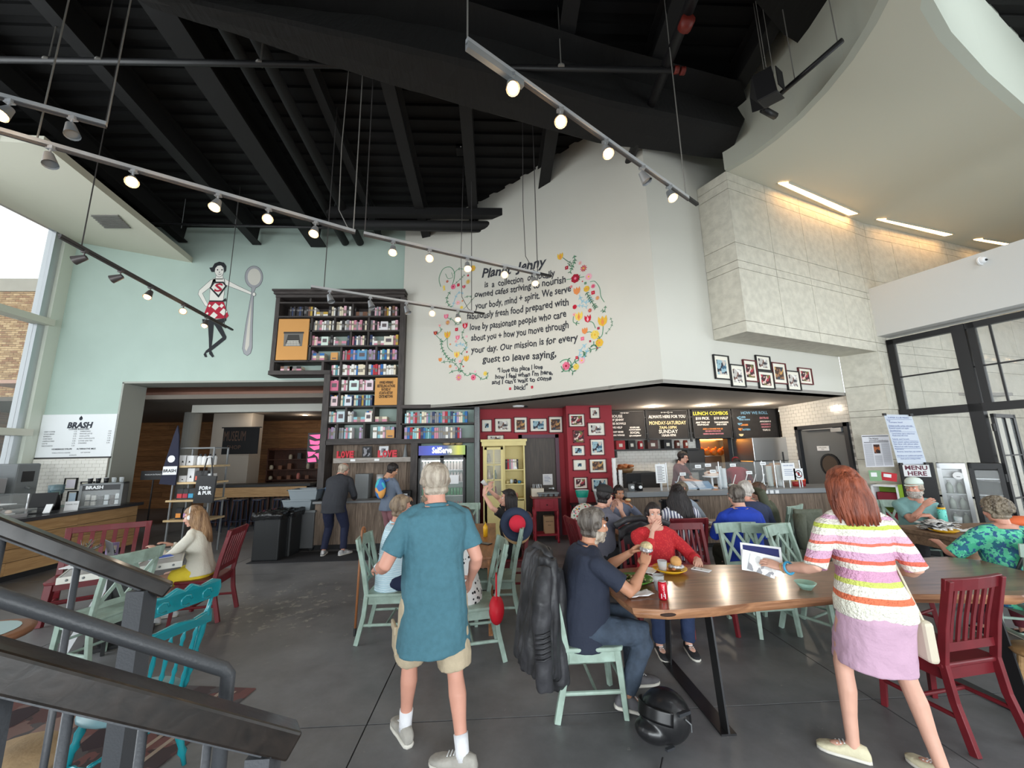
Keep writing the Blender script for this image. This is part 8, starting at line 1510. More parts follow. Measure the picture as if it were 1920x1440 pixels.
  hv=hc[keep]+hn[keep]*(w_[keep]*th_*nz-.001)[:,None]; g=MB(); g.add(xf(hv,HMx),[tuple(int(idx[k]) for k in p) for p in hf if all(keep[k] for k in p)])
  if style=='curly':
   for k in range(230):
    u=rnd.random()*2*PI; v_=rnd.uniform(-.35,1); rr=math.sqrt(max(0,1-v_*v_)); p=V(.088*rr*cos(u),-.02+.105*rr*sin(u),.03+.095*v_)
    if p.y>.045 and p.z<.07: continue
    g.ell(HMx@p,(.02,.018,.019),6,4)
  if style in('long','bob','pony','pulled'):
   L={'long':.30,'bob':.17,'pulled':.25,'pony':.3}[style]; N={'long':150,'bob':150,'pulled':60,'pony':40}[style]
   for k in range(N):
    u=rnd.uniform(-.30,PI+.30)+PI if style!='pulled' else rnd.uniform(PI*1.2,PI*1.8); v_=rnd.uniform(.0,.95); rr=math.sqrt(1-v_*v_)
    p0=V(.078*rr*cos(u),-.018+.098*rr*sin(u),.03+.09*v_); out=V(cos(u),sin(u),0); e_=rnd.uniform(.65,1.2)
    p1=V(.092*cos(u),-.018+.108*sin(u),-.01); p2=V(.088*(.5+.5*vol)*cos(u)+rnd.uniform(-.01,.01),-.02+.1*sin(u)-.015,-.10); tk=(tie or (0,0,0))
    pb=V(.075*vol*cos(u)+tk[0]+rnd.uniform(-.02,.02),-.055+.07*sin(u)+tk[1],-.10-L*e_*.8+tk[2])
    if style in('pulled',): p2=V(.05*cos(u),-.075,-.08)
    g.tube([HMx@q_ for q_ in (p0,p0.lerp(p1,.6)+out*.008,p1,p2,p2.lerp(pb,.55),pb)],1,6,rr=[.008,.014,.016,.017,.014,.004],flat=1.5)
  part('hair',g,hm,root,True)
 if beard:
  wb_=smooth(-.035,-.06,z+.35*np.clip(.03-y,0,1)*-1)*smooth(-.02,.02,y)*(1-np.exp(-((x/.022)**2+((z+.0685)/.009)**2))*(y>.07))*smooth(-.135,-.12,z); keep=wb_>.05; idx=-np.ones(len(hc),int); idx[np.nonzero(keep)[0]]=range(keep.sum())
  nz=np.array([noise.noise(V(a*90,b*90,c*60)) for a,b,c in hc[keep]])*.6+1; hv=hc[keep]+hn[keep]*(wb_[keep]*beard[1]*nz)[:,None]; g=MB(); g.add(xf(hv,HMx),[tuple(int(idx[k]) for k in p) for p in hf if all(keep[k] for k in p)]); part('beard',g,HM[beard[0]],root,True)
 info=dict(root=root,HM=HMx,sh=sh,el=el,wr=wr,sp=sp,X=Xx,Y=Yy,up=up_,W=W,P=P_,kn=kn,an=an); return info
def cap_on(I,m,back=False):
 H=I['HM']; g=MB(); vs=[];n=24
 for i,(r,zz) in enumerate(((1.0,.045),(1.02,.07),(.94,.1),(.7,.125),(.35,.137),(.02,.14))):
  for k in range(n): a=2*PI*k/n; vs.append(H@V(.085*r*cos(a),-.012+.105*r*sin(a),zz+.01))
 g.add(vs,[(i*n+k,i*n+(k+1)%n,(i+1)*n+(k+1)%n,(i+1)*n+k) for i in range(5) for k in range(n)]); c=part('cap',g,m,I['root'],True,solid=.004)
 g=MB(); s=-1 if back else 1; g.prism([H@V(.078*cos(a),-.012+s*(.095*sin(a)+(.075 if 0<a<PI else 0)*sin(a)),.05-.02*sin(a)) for a in [PI*k/12 for k in range(13)]],H.to_3x3()@V(0,0,.006)); part('visor',g,m,c); return c
def glasses_on(I,m,zoff=0,tilt=0,lens=None):
 H=I['HM']@Matrix.Translation((0,0,zoff)); g=MB()
 for q in (-1,1):
  g.tube([H@V(q*.033+.022*cos(a),.094,.002+.016*sin(a)) for a in [k*PI/6 for k in range(13)]],.002,5); g.tube([H@V(q*.055,.09,.006),H@V(q*.075,.06,.006),H@V(q*.08,.0,.004)],.002,5)
 g.tube([H@V(-.012,.096,.004),H@V(.012,.096,.004)],.002,5); o=part('glasses',g,m,I['root'],True)
 if lens: 
  g=MB(); [g.prism([H@V(q*.033+.02*cos(a),.094,.002+.015*sin(a)) for a in [k*PI/5 for k in range(10)]],H.to_3x3()@V(0,.002,0)) for q in (-1,1)]; part('lens',g,lens,o)
def C_(n_,c,**k): return mat('cloth_'+n_,rgb(*c),.85,bump=k.pop('bump',.25),bscale=k.pop('bs',45),**k)
m_tee=C_('teal_tee',(72,116,130),var=.12,vscale=30); m_khaki=C_('khaki',(188,172,146),var=.12,vscale=12); m_sock=C_('white_sock',(226,226,230)); m_shoe=C_('grey_runner',(176,172,164),var=.2,vscale=16)
m_jean=C_('denim',(62,74,90),var=.3,vscale=16); m_navy=C_('navy_tee',(36,42,58)); m_dark=C_('charcoal',(44,44,48)); m_knitp=None
# 1 man walking away
I=person('man','man in a teal t-shirt and khaki cargo shorts walking away past the tables',(-.40,2.72,0),22,1.76,skin='pink',hair='grey',style='crownbald',lean=4,hands=((-.33,.25,1.05),(.29,.14,.92)),curl=(.6,.7),hnorm=((-.5,.2,.8),(1,0,0)),
  feet=((-.13,.20,0),(.13,-.20,.0)),toe=((-.15,1),(-.75,.65)),heel=(0,0),look=(8,-4,0),top=m_tee,sleeve='short',hem=-.33,legs='shorts',lm=m_khaki,leg_len=.98,shoe=m_shoe,sock=m_sock,wide=1.12,belly=.03,vox=.009,fold=.010,collar=m_tee,epole=((-.35,-1,-.5),(.35,-1,-.5)))
R=I['root']; m=MB(); kk=I['kn'][0]; m.box(I['kn'][0]+V(-.1,.0,.13),(.02,.14,.15)); part('cargo_pocket',m,m_khaki,R,bev=.008); m=MB(); m.box(I['kn'][0]+V(-.108,.0,.2),(.02,.15,.05)); part('pocket_flap',m,m_khaki,R,bev=.006)
m=MB(); w=I['wr'][0]; d_=(I['el'][0]-w).normalized(); m.tube([w+d_*.03+V(.03*cos(a),.0,.03*sin(a)) for a in [k*.7 for k in range(10)]],.005,6); part('wristwatch',m,m_alu,R,True)
# 2 woman standing with papers
knit=bands('striped_knit',[(0,rgb(232,230,214)),(.11,rgb(224,120,86)),(.16,rgb(232,228,216)),(.24,rgb(206,214,110)),(.285,rgb(214,160,190)),(.37,rgb(232,226,214)),(.42,rgb(222,110,90)),(.455,rgb(214,168,196)),(.52,rgb(234,230,220)),(.58,rgb(226,120,100)),(.605,rgb(226,180,200)),(.66,rgb(232,230,216)),(.72,rgb(202,214,96)),(.755,rgb(228,222,210)),(.80,rgb(214,170,196)),(.83,rgb(234,230,220)),(.90,rgb(226,116,80)),(.955,rgb(232,228,216))],.95,2,1/.66,-.835/.66,.02,.9)
m_pinks=C_('pink_cotton',(200,164,186),var=.05,vscale=8); m_cream_s=C_('cream_canvas',(214,206,176))
I2=person('woman','red-haired woman in a striped knit top and pink skirt holding papers by the long table',(2.27,2.42,0),-16,1.69,fem=True,skin='fair',hair='red',style='bob',lean=5,side=-3,hands=((-.40,.17,1.00),(.25,.2,1.00)),curl=(.55,.8),hdir=((-.8,.5,.25),None),hnorm=((-.6,-.2,.8),None),
  feet=((-.20,.04,0),(.16,-.06,0)),toe=((-.9,.35),(-.4,1)),look=(4,-12,0),epole=((-.35,-.5,-.9),(.35,-.5,-.9)),top=knit,sleeve='elbow',hem=-.10,legs='skirt',lm=m_pinks,leg_len=.93,shoe=m_cream_s,wide=1.04,vol=1.25,vox=.008,fold=.008,collar=knit)
R=I2['root']; w=I2['wr'][0]; d_=(w-I2['el'][0]).normalized()
for k,(c,o_,r) in enumerate(((rgb(60,150,190),-.05,.036),(rgb(206,170,90),-.012,.031))):
 p_=d_.orthogonal().normalized(); q_=d_.cross(p_); m=MB(); m.tube([w+d_*o_+(p_*cos(a)+q_*sin(a))*r for a in [i*PI/8 for i in range(17)]],.008 if k==0 else .003,6); part('wristband' if k==0 else 'bracelet',m,mat('band%d'%k,c,.4),R,True,label='blue wristband' if k==0 else 'thin gold bracelet')
M2=R.matrix_basis.copy() if False else Matrix.Translation(R.location)@MR(R.rotation_euler.z,4,'Z')
ph=M2@(w+d_*.12); cdir=(V(0,0,CAMZ)-ph).normalized(); sx_=cdir.cross(V(0,0,1)).normalized()*-1; uy=V(0,0,1)
def slab(name,label,c,w_,h_,m,nrm_,roll=0,th=.003,cat='papers'):
 n_=nrm_.normalized(); X_=V(0,0,1).cross(n_).normalized(); Y_=n_.cross(X_); X2=X_*cos(roll)+Y_*sin(roll); Y2=-X_*sin(roll)+Y_*cos(roll); t=T(name,label,cat,c); part('sheet',MB().prism([X2*-w_/2-Y2*h_/2,X2*w_/2-Y2*h_/2,X2*w_/2+Y2*h_/2,X2*-w_/2+Y2*h_/2],n_*-th),m,t); return t,X2,Y2,n_
nv=V(-.45,-.8,.45)
t,a_,b_,n_=slab('booklet','navy and white booklet at the back of the papers in the woman\'s hand',ph+V(-.02,.03,.055),.25,.19,m_paper,nv,-.06); part('cover_print',MB().prism([a_*-.11-b_*.02+n_*.001,a_*.11-b_*.02+n_*.001,a_*.11+b_*.08+n_*.001,a_*-.11+b_*.08+n_*.001],n_*.001),mat('booklet_navy',rgb(40,44,100),.6),t)
t,a_,b_,n_=slab('paper_sheet','white creased sheet in front of the navy booklet in the woman\'s hand',ph+V(-.045,.0,.035),.23,.13,m_paper,nv,-.16)
t,a_,b_,n_=slab('paper_sheet','crumpled printed napkin under the woman\'s fingers in front of the papers',ph+V(-.05,-.015,.02),.16,.11,cells('printed_napkin',[(.6,.6,.6),(.75,.74,.72),(.3,.3,.32),(.78,.78,.76)],26,dist=.04),nv,-.3)
t=T('shoulder_bag','small cream handbag hanging at the right hip of the red-haired woman','bag',M2@V(.2,.02,.72)); part('bag',MB().prism([(-.03,-.09,-.14),(.03,-.09,-.14),(.03,.09,-.12),(-.03,.09,-.12)],(0,0,.22)),mat('cream_leather',rgb(206,196,176),.5),t,bev=.02); q_=MR(R.rotation_euler.z,3,'Z'); part('strap',MB().tube([V(0,-.06,.07),q_@V(-.06,-.02,.4),q_@V(-.14,.0,.66)],.006,5),MATS['cream_leather'],t)
# 3 seated man in navy
I3=person('man','man in navy t-shirt and jeans holding a sandwich at the live-edge table',(.66,3.13,0),-82,1.78,skin='tan',hair='salt',style='crownbald',pel=(0,-.03,.56),lean=14,hands=((-.10,.46,.98),(.14,.44,.94)),hdir=((.5,.5,.6),(-.5,.5,.6)),hnorm=((-.6,-.3,.2),(.6,-.3,.2)),curl=(.9,.9),
  feet=((-.12,.42,0),(.16,.22,.02)),toe=((0,1),(.1,1)),heel=(0,14),look=(2,-4,0),top=m_navy,sleeve='short',hem=-.14,legs='trousers',lm=m_jean,shoe=C_('grey_trainer',(110,108,112),var=.3,vscale=14),wide=1.1,belly=.03,vox=.009,collar=m_navy,beard=('grey',.008))
glasses_on(I3,m_black,.045,lens=mat('dark_lens',rgb(30,26,28),.1))
def held(I,k,fw,up=0): 
 M_=Matrix.Translation(I['root'].location)@MR(I['root'].rotation_euler.z,4,'Z'); d_=(I['wr'][k]-I['el'][k]).normalized(); return M_@(I['wr'][k]+d_*fw+V(0,0,up))
p=(held(I3,0,.08)+held(I3,1,.08))/2+V(.03,0,.05); t=T('sandwich','half-eaten wrapped sandwich held in both hands of the man in navy','food',p); part('bread',MB().ell((0,0,0),(.045,.06,.035),12,8),mat('bread_crumb',rgb(226,206,160),.8,var=.3,vscale=40,bump=.5),t,True); part('foil',MB().ell((-.005,0,-.022),(.05,.066,.03),10,7),mat('foil_wrap',rgb(206,206,210),.25,metal=.6,bump=1,bscale=50),t)
# 4 woman in red
m_rb=cells('red_dotted_blouse',[rgb(204,52,54),rgb(196,44,50),rgb(210,60,58)],60,.8,base=rgb(188,36,46),thr=.42)
I4=person('woman','dark-haired woman in a red dotted blouse facing the camera with a hand at her mouth',(1.62,4.12,0),176,1.66,fem=True,skin='fair',hair='black',style='pulled',pel=(0,-.0,.53),lean=10,hands=((-.27,.42,.80),(.06,.20,1.02)),hdir=((.3,.7,-.1),(-.45,.15,.6)),hnorm=((-.3,.1,.9),(.5,.8,.2)),curl=(.5,.85),
  feet=((-.14,.34,0),(.13,.36,0)),look=(-6,2,0),top=m_rb,sleeve='roll',hem=-.14,legs='trousers',lm=C_('blue_denim',(40,54,86),var=.25),shoe=m_dark,wide=1.16,belly=.05,vox=.0085,fold=.009,epole=(None,(.5,.2,-.9)))
# 5 girl with headphones
I5=person('girl','long-haired girl with white over-ear headphones and a cream sweater at the laptop table',(-3.46,4.98,0),100,1.62,fem=True,skin='fair',hair='blond',style='long',pel=(0,0,.52),lean=16,hands=((-.12,.42,.80),(.10,.38,.80)),hnorm=((0,0,1),(0,0,1)),feet=((-.1,.36,0),(.1,.3,0)),look=(4,-14,0),top=C_('cream_knit',(226,222,208),bs=90),sleeve='long',hem=-.04,legs='shorts',lm=C_('yellow_skirt',(232,206,60)),leg_len=.6,shoe=m_paper,vox=.010,tie=(.02,-.02,0))
H=I5['HM']; m=MB(); m.tube([H@V(.088*cos(a),-.005,.02+.108*sin(a)) for a in [PI*k/12 for k in range(13)]],.009,8); hp_=part('headphones',m,C_('headphone_white',(222,222,220)),I5['root'],True)
for q in (-1,1): part('ear_cup',MB().lathe([(0,0),(.03,.0),(.036,.012),(.03,.03),(0,.034)],H@V(q*.078,-.004,-.004),18,M=(H.to_3x3()@MR(q*PI/2,3,'Y'))),MATS['cloth_headphone_white'],hp_,True)
# 6 man in light blue shirt
m_ls=bands('blue_check_shirt',[(0,rgb(206,226,234)),(.3,rgb(150,196,216)),(.42,rgb(214,232,238)),(.66,rgb(120,170,196)),(.72,rgb(196,222,232))],.8,2,26,0,.03)
I6=person('man','sandy-haired man in a light blue striped shirt seated at the narrow table',(-1.10,4.38,0),-78,1.76,skin='pink',hair='sandy',style='full',pel=(0,0,.56),lean=8,hands=((-.10,.42,.83),(.10,.40,.82)),hnorm=((0,0,1),(0,0,1)),feet=((-.12,.42,0),(.12,.40,0)),look=(8,-4,0),top=m_ls,sleeve='short',hem=-.14,legs='shorts',lm=C_('navy_shorts',(30,38,66)),leg_len=.85,shoe=m_shoe,sock=m_sock,wide=1.08,belly=.03,vox=.009,collar=m_ls)
glasses_on(I6,m_alu)
# 7 woman in black drinking
I7=person('woman','long-haired woman in a black t-shirt raising a drink by the yellow cabinet',(.20,5.45,0),82,1.68,fem=True,skin='fair',hair='black',style='long',pel=(0,0,.54),lean=2,hands=((-.12,.34,1.25),(.06,.30,1.30)),hdir=((0,-.1,1),(0,-.2,1)),hnorm=((-.5,.6,0),(.5,.6,0)),curl=(.8,.9),feet=((-.1,.36,0),(.12,.4,0)),look=(0,8,0),top=C_('black_tee',(30,30,33)),sleeve='short',hem=-.12,legs='trousers',lm=cells('black_white_print',[rgb(34,32,34),rgb(34,32,34),rgb(190,186,180)],22,.8),shoe=m_dark,vox=.0105,tie=(0,-.03,0))
p=held(I7,1,.1,.03); t=T('drink_glass','small glass lifted to the lips of the woman in black','cup',p); part('glass',MB().lathe([(0,-.05),(.025,-.05),(.033,.05),(.03,.05),(.022,-.044),(0,-.044)],n=14,M=MR(-.7,3,'Y')),m_clear,t,True); part('drink',MB().lathe([(0,-.04),(.022,-.04),(.027,.01),(0,.01)],n=12,M=MR(-.7,3,'Y')),mat('iced_tea',rgb(150,90,50),.2),t,True)
# 8 man bending at the niche
I8=person('man','bald man in a dark jacket and navy trousers bending over the niche counter',(-3.02,7.68,0),-6,1.78,skin='pink',hair='grey',style='balding',pel=(0,-.05,.93),lean=34,hands=((-.16,.42,.98),(.18,.40,.98)),feet=((-.16,-.02,0),(.2,.0,0)),toe=((-.3,1),(.4,1)),look=(-30,-24,0),top=C_('charcoal_jacket',(52,54,60)),sleeve='long',hem=-.16,legs='trousers',lm=C_('navy_trousers',(34,40,66)),shoe=C_('white_trainer',(226,226,228),var=.5,vscale=12,vcol=rgb(60,60,66)),wide=1.14,belly=.02,vox=.0105,collar=MATS['cloth_charcoal'])
# 9 teenager with backpack
I9=person('teenager','teenager in grey-blue hoodie and mauve trousers at the niche counter',(-2.02,7.6,0),-42,1.66,skin='olive',hair='black',style='full',lean=8,hands=((-.05,.36,1.0),(.18,.34,.98)),feet=((-.1,0,0),(.12,.02,0)),look=(-14,-26,0),top=C_('hoodie',(104,116,134)),sleeve='long',hem=-.1,legs='trousers',lm=C_('mauve',(142,98,104)),shoe=m_dark,wide=.95,vox=.0105)
H=I9; pb=H['sp'](.3,-.19); m=MB(); m.ell(pb,(.13,.08,.19),16,10); part('backpack',m,cells('colour_block',[rgb(226,100,70),rgb(70,190,200),rgb(60,120,190),rgb(236,170,90)],6,.7),H['root'],True); m=MB(); [m.tube([pb+V(q*.07,.05,.13),H['sh'][i]+V(-q*.06,.0,.08),H['sh'][i]+V(-q*.05,.1,-.06),pb+V(q*.08,.08,-.14)],.018,6,flat=.5) for i,q in enumerate((-1,1))]; part('backpack_strap',m,mat('strap_blue',rgb(70,100,160),.7),H['root'],True)
# 10/11 couple at the small table
I10=person('man','man in a black cap and big grey t-shirt eating at the small table',(1.24,5.1,0),-70,1.78,skin='fair',hair='black',style='short',pel=(0,0,.56),lean=22,hands=((-.1,.40,1.05),(.12,.36,1.04)),hdir=((.3,.2,.8),(-.3,.2,.8)),curl=(.9,.9),feet=((-.14,.4,0),(.14,.4,0)),look=(0,-12,0),top=C_('slate_tee',(112,112,126)),sleeve='short',hem=-.14,legs='trousers',lm=m_dark,shoe=m_dark,wide=1.25,belly=.05,vox=.0105); cap_on(I10,mat('cap_black',rgb(40,38,38),.8))
I11=person('woman','dark-haired woman in a grey-blue top facing the camera behind the man in the black cap',(1.95,6.22,0),172,1.62,fem=True,skin='tan',hair='black',style='pulled',pel=(0,0,.54),lean=8,hands=((-.12,.34,.98),(.14,.34,.98)),curl=(.8,.8),feet=((-.1,.36,0),(.1,.36,0)),look=(8,-16,0),top=C_('dusty_blue',(120,128,150)),sleeve='long',hem=-.12,legs='trousers',lm=m_dark,shoe=m_dark,vox=.012)
# 12 long black hair, striped shirt
m_st=bands('white_navy_stripe',[(0,rgb(226,226,232)),(.62,rgb(56,62,100))],.8,0,30,0,.004)
I12=person('woman','woman with long black hair and a white and navy striped shirt seen from behind',(2.38,5.05,0),-8,1.70,fem=True,skin='olive',hair='black',style='long',pel=(0,0,.58),lean=6,hands=((-.14,.34,.82),(.16,.34,.82)),feet=((-.1,.36,0),(.1,.36,0)),look=(-12,0,0),vol=2.0,top=m_st,sleeve='elbow',hem=-.12,legs='trousers',lm=m_dark,shoe=m_dark,wide=1.1,belly=.02,vox=.0105,tie=(.03,-.04,-.12))
# 13 curly woman
I13=person('woman','curly grey-brown-haired woman in pale blue facing left beyond the striped shirt',(2.95,6.15,0),150,1.62,fem=True,skin='pink',hair='greybrown',style='curly',pel=(0,0,.56),lean=8,hands=((-.14,.34,.95),(.14,.32,.92)),curl=(.8,.8),feet=((-.1,.36,0),(.1,.36,0)),look=(10,-8,0),top=C_('pale_blue',(176,190,206)),sleeve='long',hem=-.12,legs='trousers',lm=m_dark,shoe=m_dark,vox=.012)
# 14 blue shirt
I14=person('person','dark-haired person in a bright royal blue shirt seen from behind at the cross-back chairs',(3.02,4.78,0),-4,1.78,skin='fair',hair='salt',style='short',pel=(0,0,.54),lean=10,hands=((-.16,.36,.84),(.2,.36,.84)),feet=((-.12,.36,0),(.12,.36,0)),look=(10,-8,0),top=C_('royal_blue',(30,62,170)),sleeve='long',hem=-.16,legs='trousers',lm=C_('olive_cloth',(74,74,62)),shoe=m_dark,wide=1.15,belly=.02,vox=.0105,collar=MATS['cloth_royal_blue'])
# 15 white-haired man, 16 olive person
I15=person('man','white-haired man with glasses leaning over the table beside the blue shirt',(3.48,5.28,0),-14,1.76,skin='pink',hair='white',style='full',pel=(0,0,.56),lean=18,hands=((-.14,.36,.86),(.16,.34,.86)),feet=((-.12,.36,0),(.12,.36,0)),look=(-38,-14,0),top=C_('dull_navy',(50,58,84)),sleeve='long',hem=-.14,legs='trousers',lm=m_dark,shoe=m_dark,wide=1.08,vox=.012); glasses_on(I15,m_black)
I16=person('person','person in an olive jacket with a raised hand, right of the white-haired man',(3.98,5.62,0),62,1.70,skin='fair',hair='brown',style='short',pel=(0,0,.54),lean=14,hands=((-.06,.24,1.2),(.18,.34,.84)),hdir=((.2,.1,1),None),curl=(.7,.5),feet=((-.12,.36,0),(.12,.36,0)),look=(10,-14,0),top=C_('olive_jacket',(78,82,66)),sleeve='long',hem=-.14,legs='trousers',lm=m_dark,shoe=m_dark,wide=1.1,vox=.012)
# 17 man in the white cap
I17=person('man','grey-bearded man in a white cap and teal t-shirt with folded arms at the farmhouse table',(6.02,5.5,0),150,1.76,skin='pink',hair='grey',style='short',pel=(0,0,.53),lean=12,hands=((-.02,.34,.86),(.02,.36,.98)),hdir=((.9,.2,0),(-.6,.3,.7)),hnorm=((0,.3,1),(0,.6,.6)),curl=(.6,.7),feet=((-.12,.36,0),(.12,.36,0)),look=(-42,2,0),top=C_('sea_tee',(122,162,162)),sleeve='short',hem=-.14,legs='trousers',lm=m_dark,shoe=m_dark,wide=1.12,belly=.03,vox=.0095,collar=MATS['cloth_sea_tee'],beard=('white',.014)); cap_on(I17,mat('cap_pale',rgb(206,220,212),.8))
glasses=MB(); q=I17['sp'](.36,.15); [glasses.tube([q+I17['X']*(s_*.02+.016*cos(a))+I17['up']*.012*sin(a) for a in [k*PI/5 for k in range(11)]],.003,5) for s_ in (-1,1)]; part('sunglasses',glasses,m_black,I17['root'],True)
# 18 curly woman in green
m_gp=cells('green_blue_print',[rgb(70,176,140),rgb(90,196,156),rgb(40,110,130),rgb(110,206,170),rgb(50,96,140)],26,.8,dist=.12)
I18=person('woman','curly grey-haired woman in a green patterned top with a black back strap',(4.66,3.46,0),-22,1.68,fem=True,skin='pink',hair='greybrown',style='curly',pel=(0,0,.55),lean=12,hands=((-.34,.36,.82),(.22,.4,.80)),hnorm=((0,0,1),(0,0,1)),feet=((-.14,.34,0),(.14,.34,0)),look=(16,-4,0),top=m_gp,sleeve='elbow',hem=-.16,legs='trousers',lm=C_('maroon',(96,36,48)),shoe=m_dark,wide=1.24,belly=.05,vox=.0095,neckopen=.02)
s_=I18['sp']; W=I18['W']; m=MB(); m.tube([s_(.5,0)+I18['X']*.1,s_(.46,-.1*W-.02)+I18['X']*.07,s_(.32,-.145*W-.02)-I18['X']*.02,s_(.15,-.13*W-.02)-I18['X']*.11,s_(.05,-.06)-I18['X']*.19*W],.018,6,flat=.4); part('bag_strap',m,m_black,I18['root'],True)
# 19 polka-dot sitter, mostly behind the walking man
m_pd=cells('polka_dots',[rgb(30,30,34)],24,.8,base=rgb(226,224,222),thr=.3)
I19=person('person','person in a white polka-dot dress seated behind the walking man',(-.28,3.95,0),80,1.64,fem=True,skin='fair',hair='brown',style='bob',pel=(0,0,.54),lean=6,hands=((-.14,.34,.8),(.14,.34,.8)),feet=((-.1,.36,0),(.1,.36,0)),top=m_pd,sleeve='short',hem=-.12,legs='skirt',lm=m_pd,leg_len=.9,shoe=m_dark,vox=.012)
I20=person('person','person in a white top at the narrow table, hidden behind the walking man',(-.92,5.4,0),-85,1.66,skin='fair',hair='sandy',style='short',pel=(0,0,.54),lean=4,hands=((-.14,.36,.8),(.14,.36,.8)),feet=((-.1,.36,0),(.1,.36,0)),top=C_('white_top',(226,228,230)),sleeve='short',hem=-.12,legs='trousers',lm=m_dark,shoe=m_dark,vox=.012)
# 21/22 staff
I21=person('server','kitchen server in glasses and dark apron behind the service counter',(4.12,8.75,0),-140,1.80,skin='fair',hair='black',style='short',lean=16,hands=((-.06,.46,1.10),(.16,.48,1.12)),feet=((-.14,0,0),(.14,0,0)),look=(6,-14,0),top=C_('maroon_tee',(96,52,56)),sleeve='short',hem=-.16,legs='trousers',lm=m_dark,shoe=m_dark,vox=.012); glasses_on(I21,MATS['wine_frame'])
m=MB(); s_=I21['sp']; m.prism([s_(.36,.15)-I21['X']*.1,s_(.36,.15)+I21['X']*.1,s_(.1,.16)+I21['X']*.17,s_(-.2,.2)+I21['X']*.18,s_(-.2,.2)-I21['X']*.18,s_(.1,.16)-I21['X']*.17],I21['Y']*.008); part('apron',m,m_dark,I21['root'])
I22=person('server','kitchen server in a dark red shirt and headscarf bending away behind the glass guard',(5.62,8.9,0),-30,1.68,skin='tan',hair='black',style='pulled',fem=True,lean=30,hands=((-.1,.46,1.05),(.2,.46,1.02)),feet=((-.14,0,0),(.14,0,0)),look=(10,-20,0),top=C_('dark_red',(120,26,44)),sleeve='roll',hem=-.2,legs='trousers',lm=m_dark,shoe=m_dark,vox=.012,wide=1.1)
m=MB(); H=I22['HM']; m.ell(H@V(0,-.012,.05),(.088,.106,.09),14,9,M=H.to_3x3()); part('headscarf',m,MATS['cloth_dark_red'],I22['root'],True)
# ------------------------------------------------------------------ things on and around the tables
def disc_plate(name,label,loc,r,m,food=None,fm=None,h_=.03,rim=None,cat='plate'):
 t=T(name,label,cat,loc); part('plate',MB().lathe([(0,0),(r*.6,0),(r,h_),(r*1.01,h_+.006),(r*.62,.008),(0,.006)],n=28),m,t,True)
 if food: mb=MB(); [mb.ell((RU(-.5,.5)*r,RU(-.5,.5)*r,.02+RR()*.015),(.02,.016,.012),6,4) for _ in range(food)]; o=part('food',mb,fm,t,True); o['kind']='stuff'
 return t
zt=.771
m_gplate=mat('leaf_green_glaze',rgb(80,140,50),.3,var=.2,vscale=20); m_yplate=mat('yellow_glaze',rgb(232,180,40),.3)
p=atz(1190,1092,zt); disc_plate('salad_plate','leaf-green plate of salad in front of the man in navy',p,.14,m_gplate,40,cells('salad',[rgb(110,130,60),rgb(60,80,40),rgb(170,150,110),rgb(120,60,50)],60))
p=atz(1256,1072,zt); disc_plate('yellow_plate','yellow plate with a sandwich in foil by the woman in red',p,.14,m_yplate,6,m_crs); 
t=T('sandwich','sandwich bun in crinkled foil on the yellow plate','food',p+V(.06,.0,.03)); part('bun',MB().ell((0,0,.05),(.045,.05,.045),12,8),mat('bun_crust',rgb(214,160,96),.6,var=.2,vscale=20),t,True); part('foil',MB().ell((-.0,0,.012),(.07,.06,.022),10,6),MATS['foil_wrap'],t,True)
def tumbler(label,loc,r,h_,drink=None,name='plastic_cup'):
 t=T(name,label,'cup',loc); part('cup',MB().lathe([(0,0),(r*.75,0),(r,h_),(r*.95,h_),(r*.7,.005),(0,.005)],n=18),m_clear,t,True)
 if drink: part('drink',MB().lathe([(0,.006),(r*.7,.006),(r*.83,h_*.55),(0,h_*.55)],n=16),drink,t,True)
 return t
tumbler('clear plastic cup on the near side of the yellow plate',atz(1243,1074,zt),.04,.1,MATS['iced_tea']); m_cola=mat('cola',rgb(60,30,24),.1)
tumbler('clear plastic cup of dark drink right behind the red can',atz(1236,1106,zt),.042,.105,m_cola)
p=atz(1244,1124,zt); t=T('drink_can','red soft drink can on the near edge of the live-edge table','can',p); part('can_body',MB().lathe([(0,0),(.024,0),(.031,.01),(.031,.105),(.026,.118),(0,.118)],n=20),mat('red_can',rgb(186,26,44),.25,metal=.3),t,True); part('silver_top',MB().lathe([(.022,.118),(.027,.12),(.022,.122),(0,.119)],n=18),m_alu,t,True); part('white_panel',MB().prism([(-.022,-.0235,.015),(.004,-.032,.015),(.004,-.032,.045),(-.022,-.0235,.045)],(0,.001,0)),m_paper,t); mb=MB(); txt(mb,'Coca-Cola',.02,lambda a,b:V(-.032*sin(b*26),-.0325*cos(b*26),.062+a),fit=.07); part('lettering',mb,m_paper,t)
def napkin(label,loc,w_,h_,seed=0):
 mb=MB(); mb.grid(lambda u,v:V((u-.5)*w_,(v-.5)*h_,.006+.012*abs(noise.noise(V(u*3+seed,v*3,seed)))+(.008 if u>.8 else 0)),8,8); return solo('paper_napkin',label,'napkin',mb,m_paper,None,True,loc=loc,rz=seed,solid=.002)
napkin('crumpled white napkin at the corner by the elbow of the man in navy',atz(1197,1116,zt),.2,.1,.2); napkin('flat white napkin between the green plate and the cups',atz(1216,1088,zt),.15,.12,.5); napkin('white napkin beside the hand of the woman in red',atz(1218,1072,zt),.16,.1,.9)
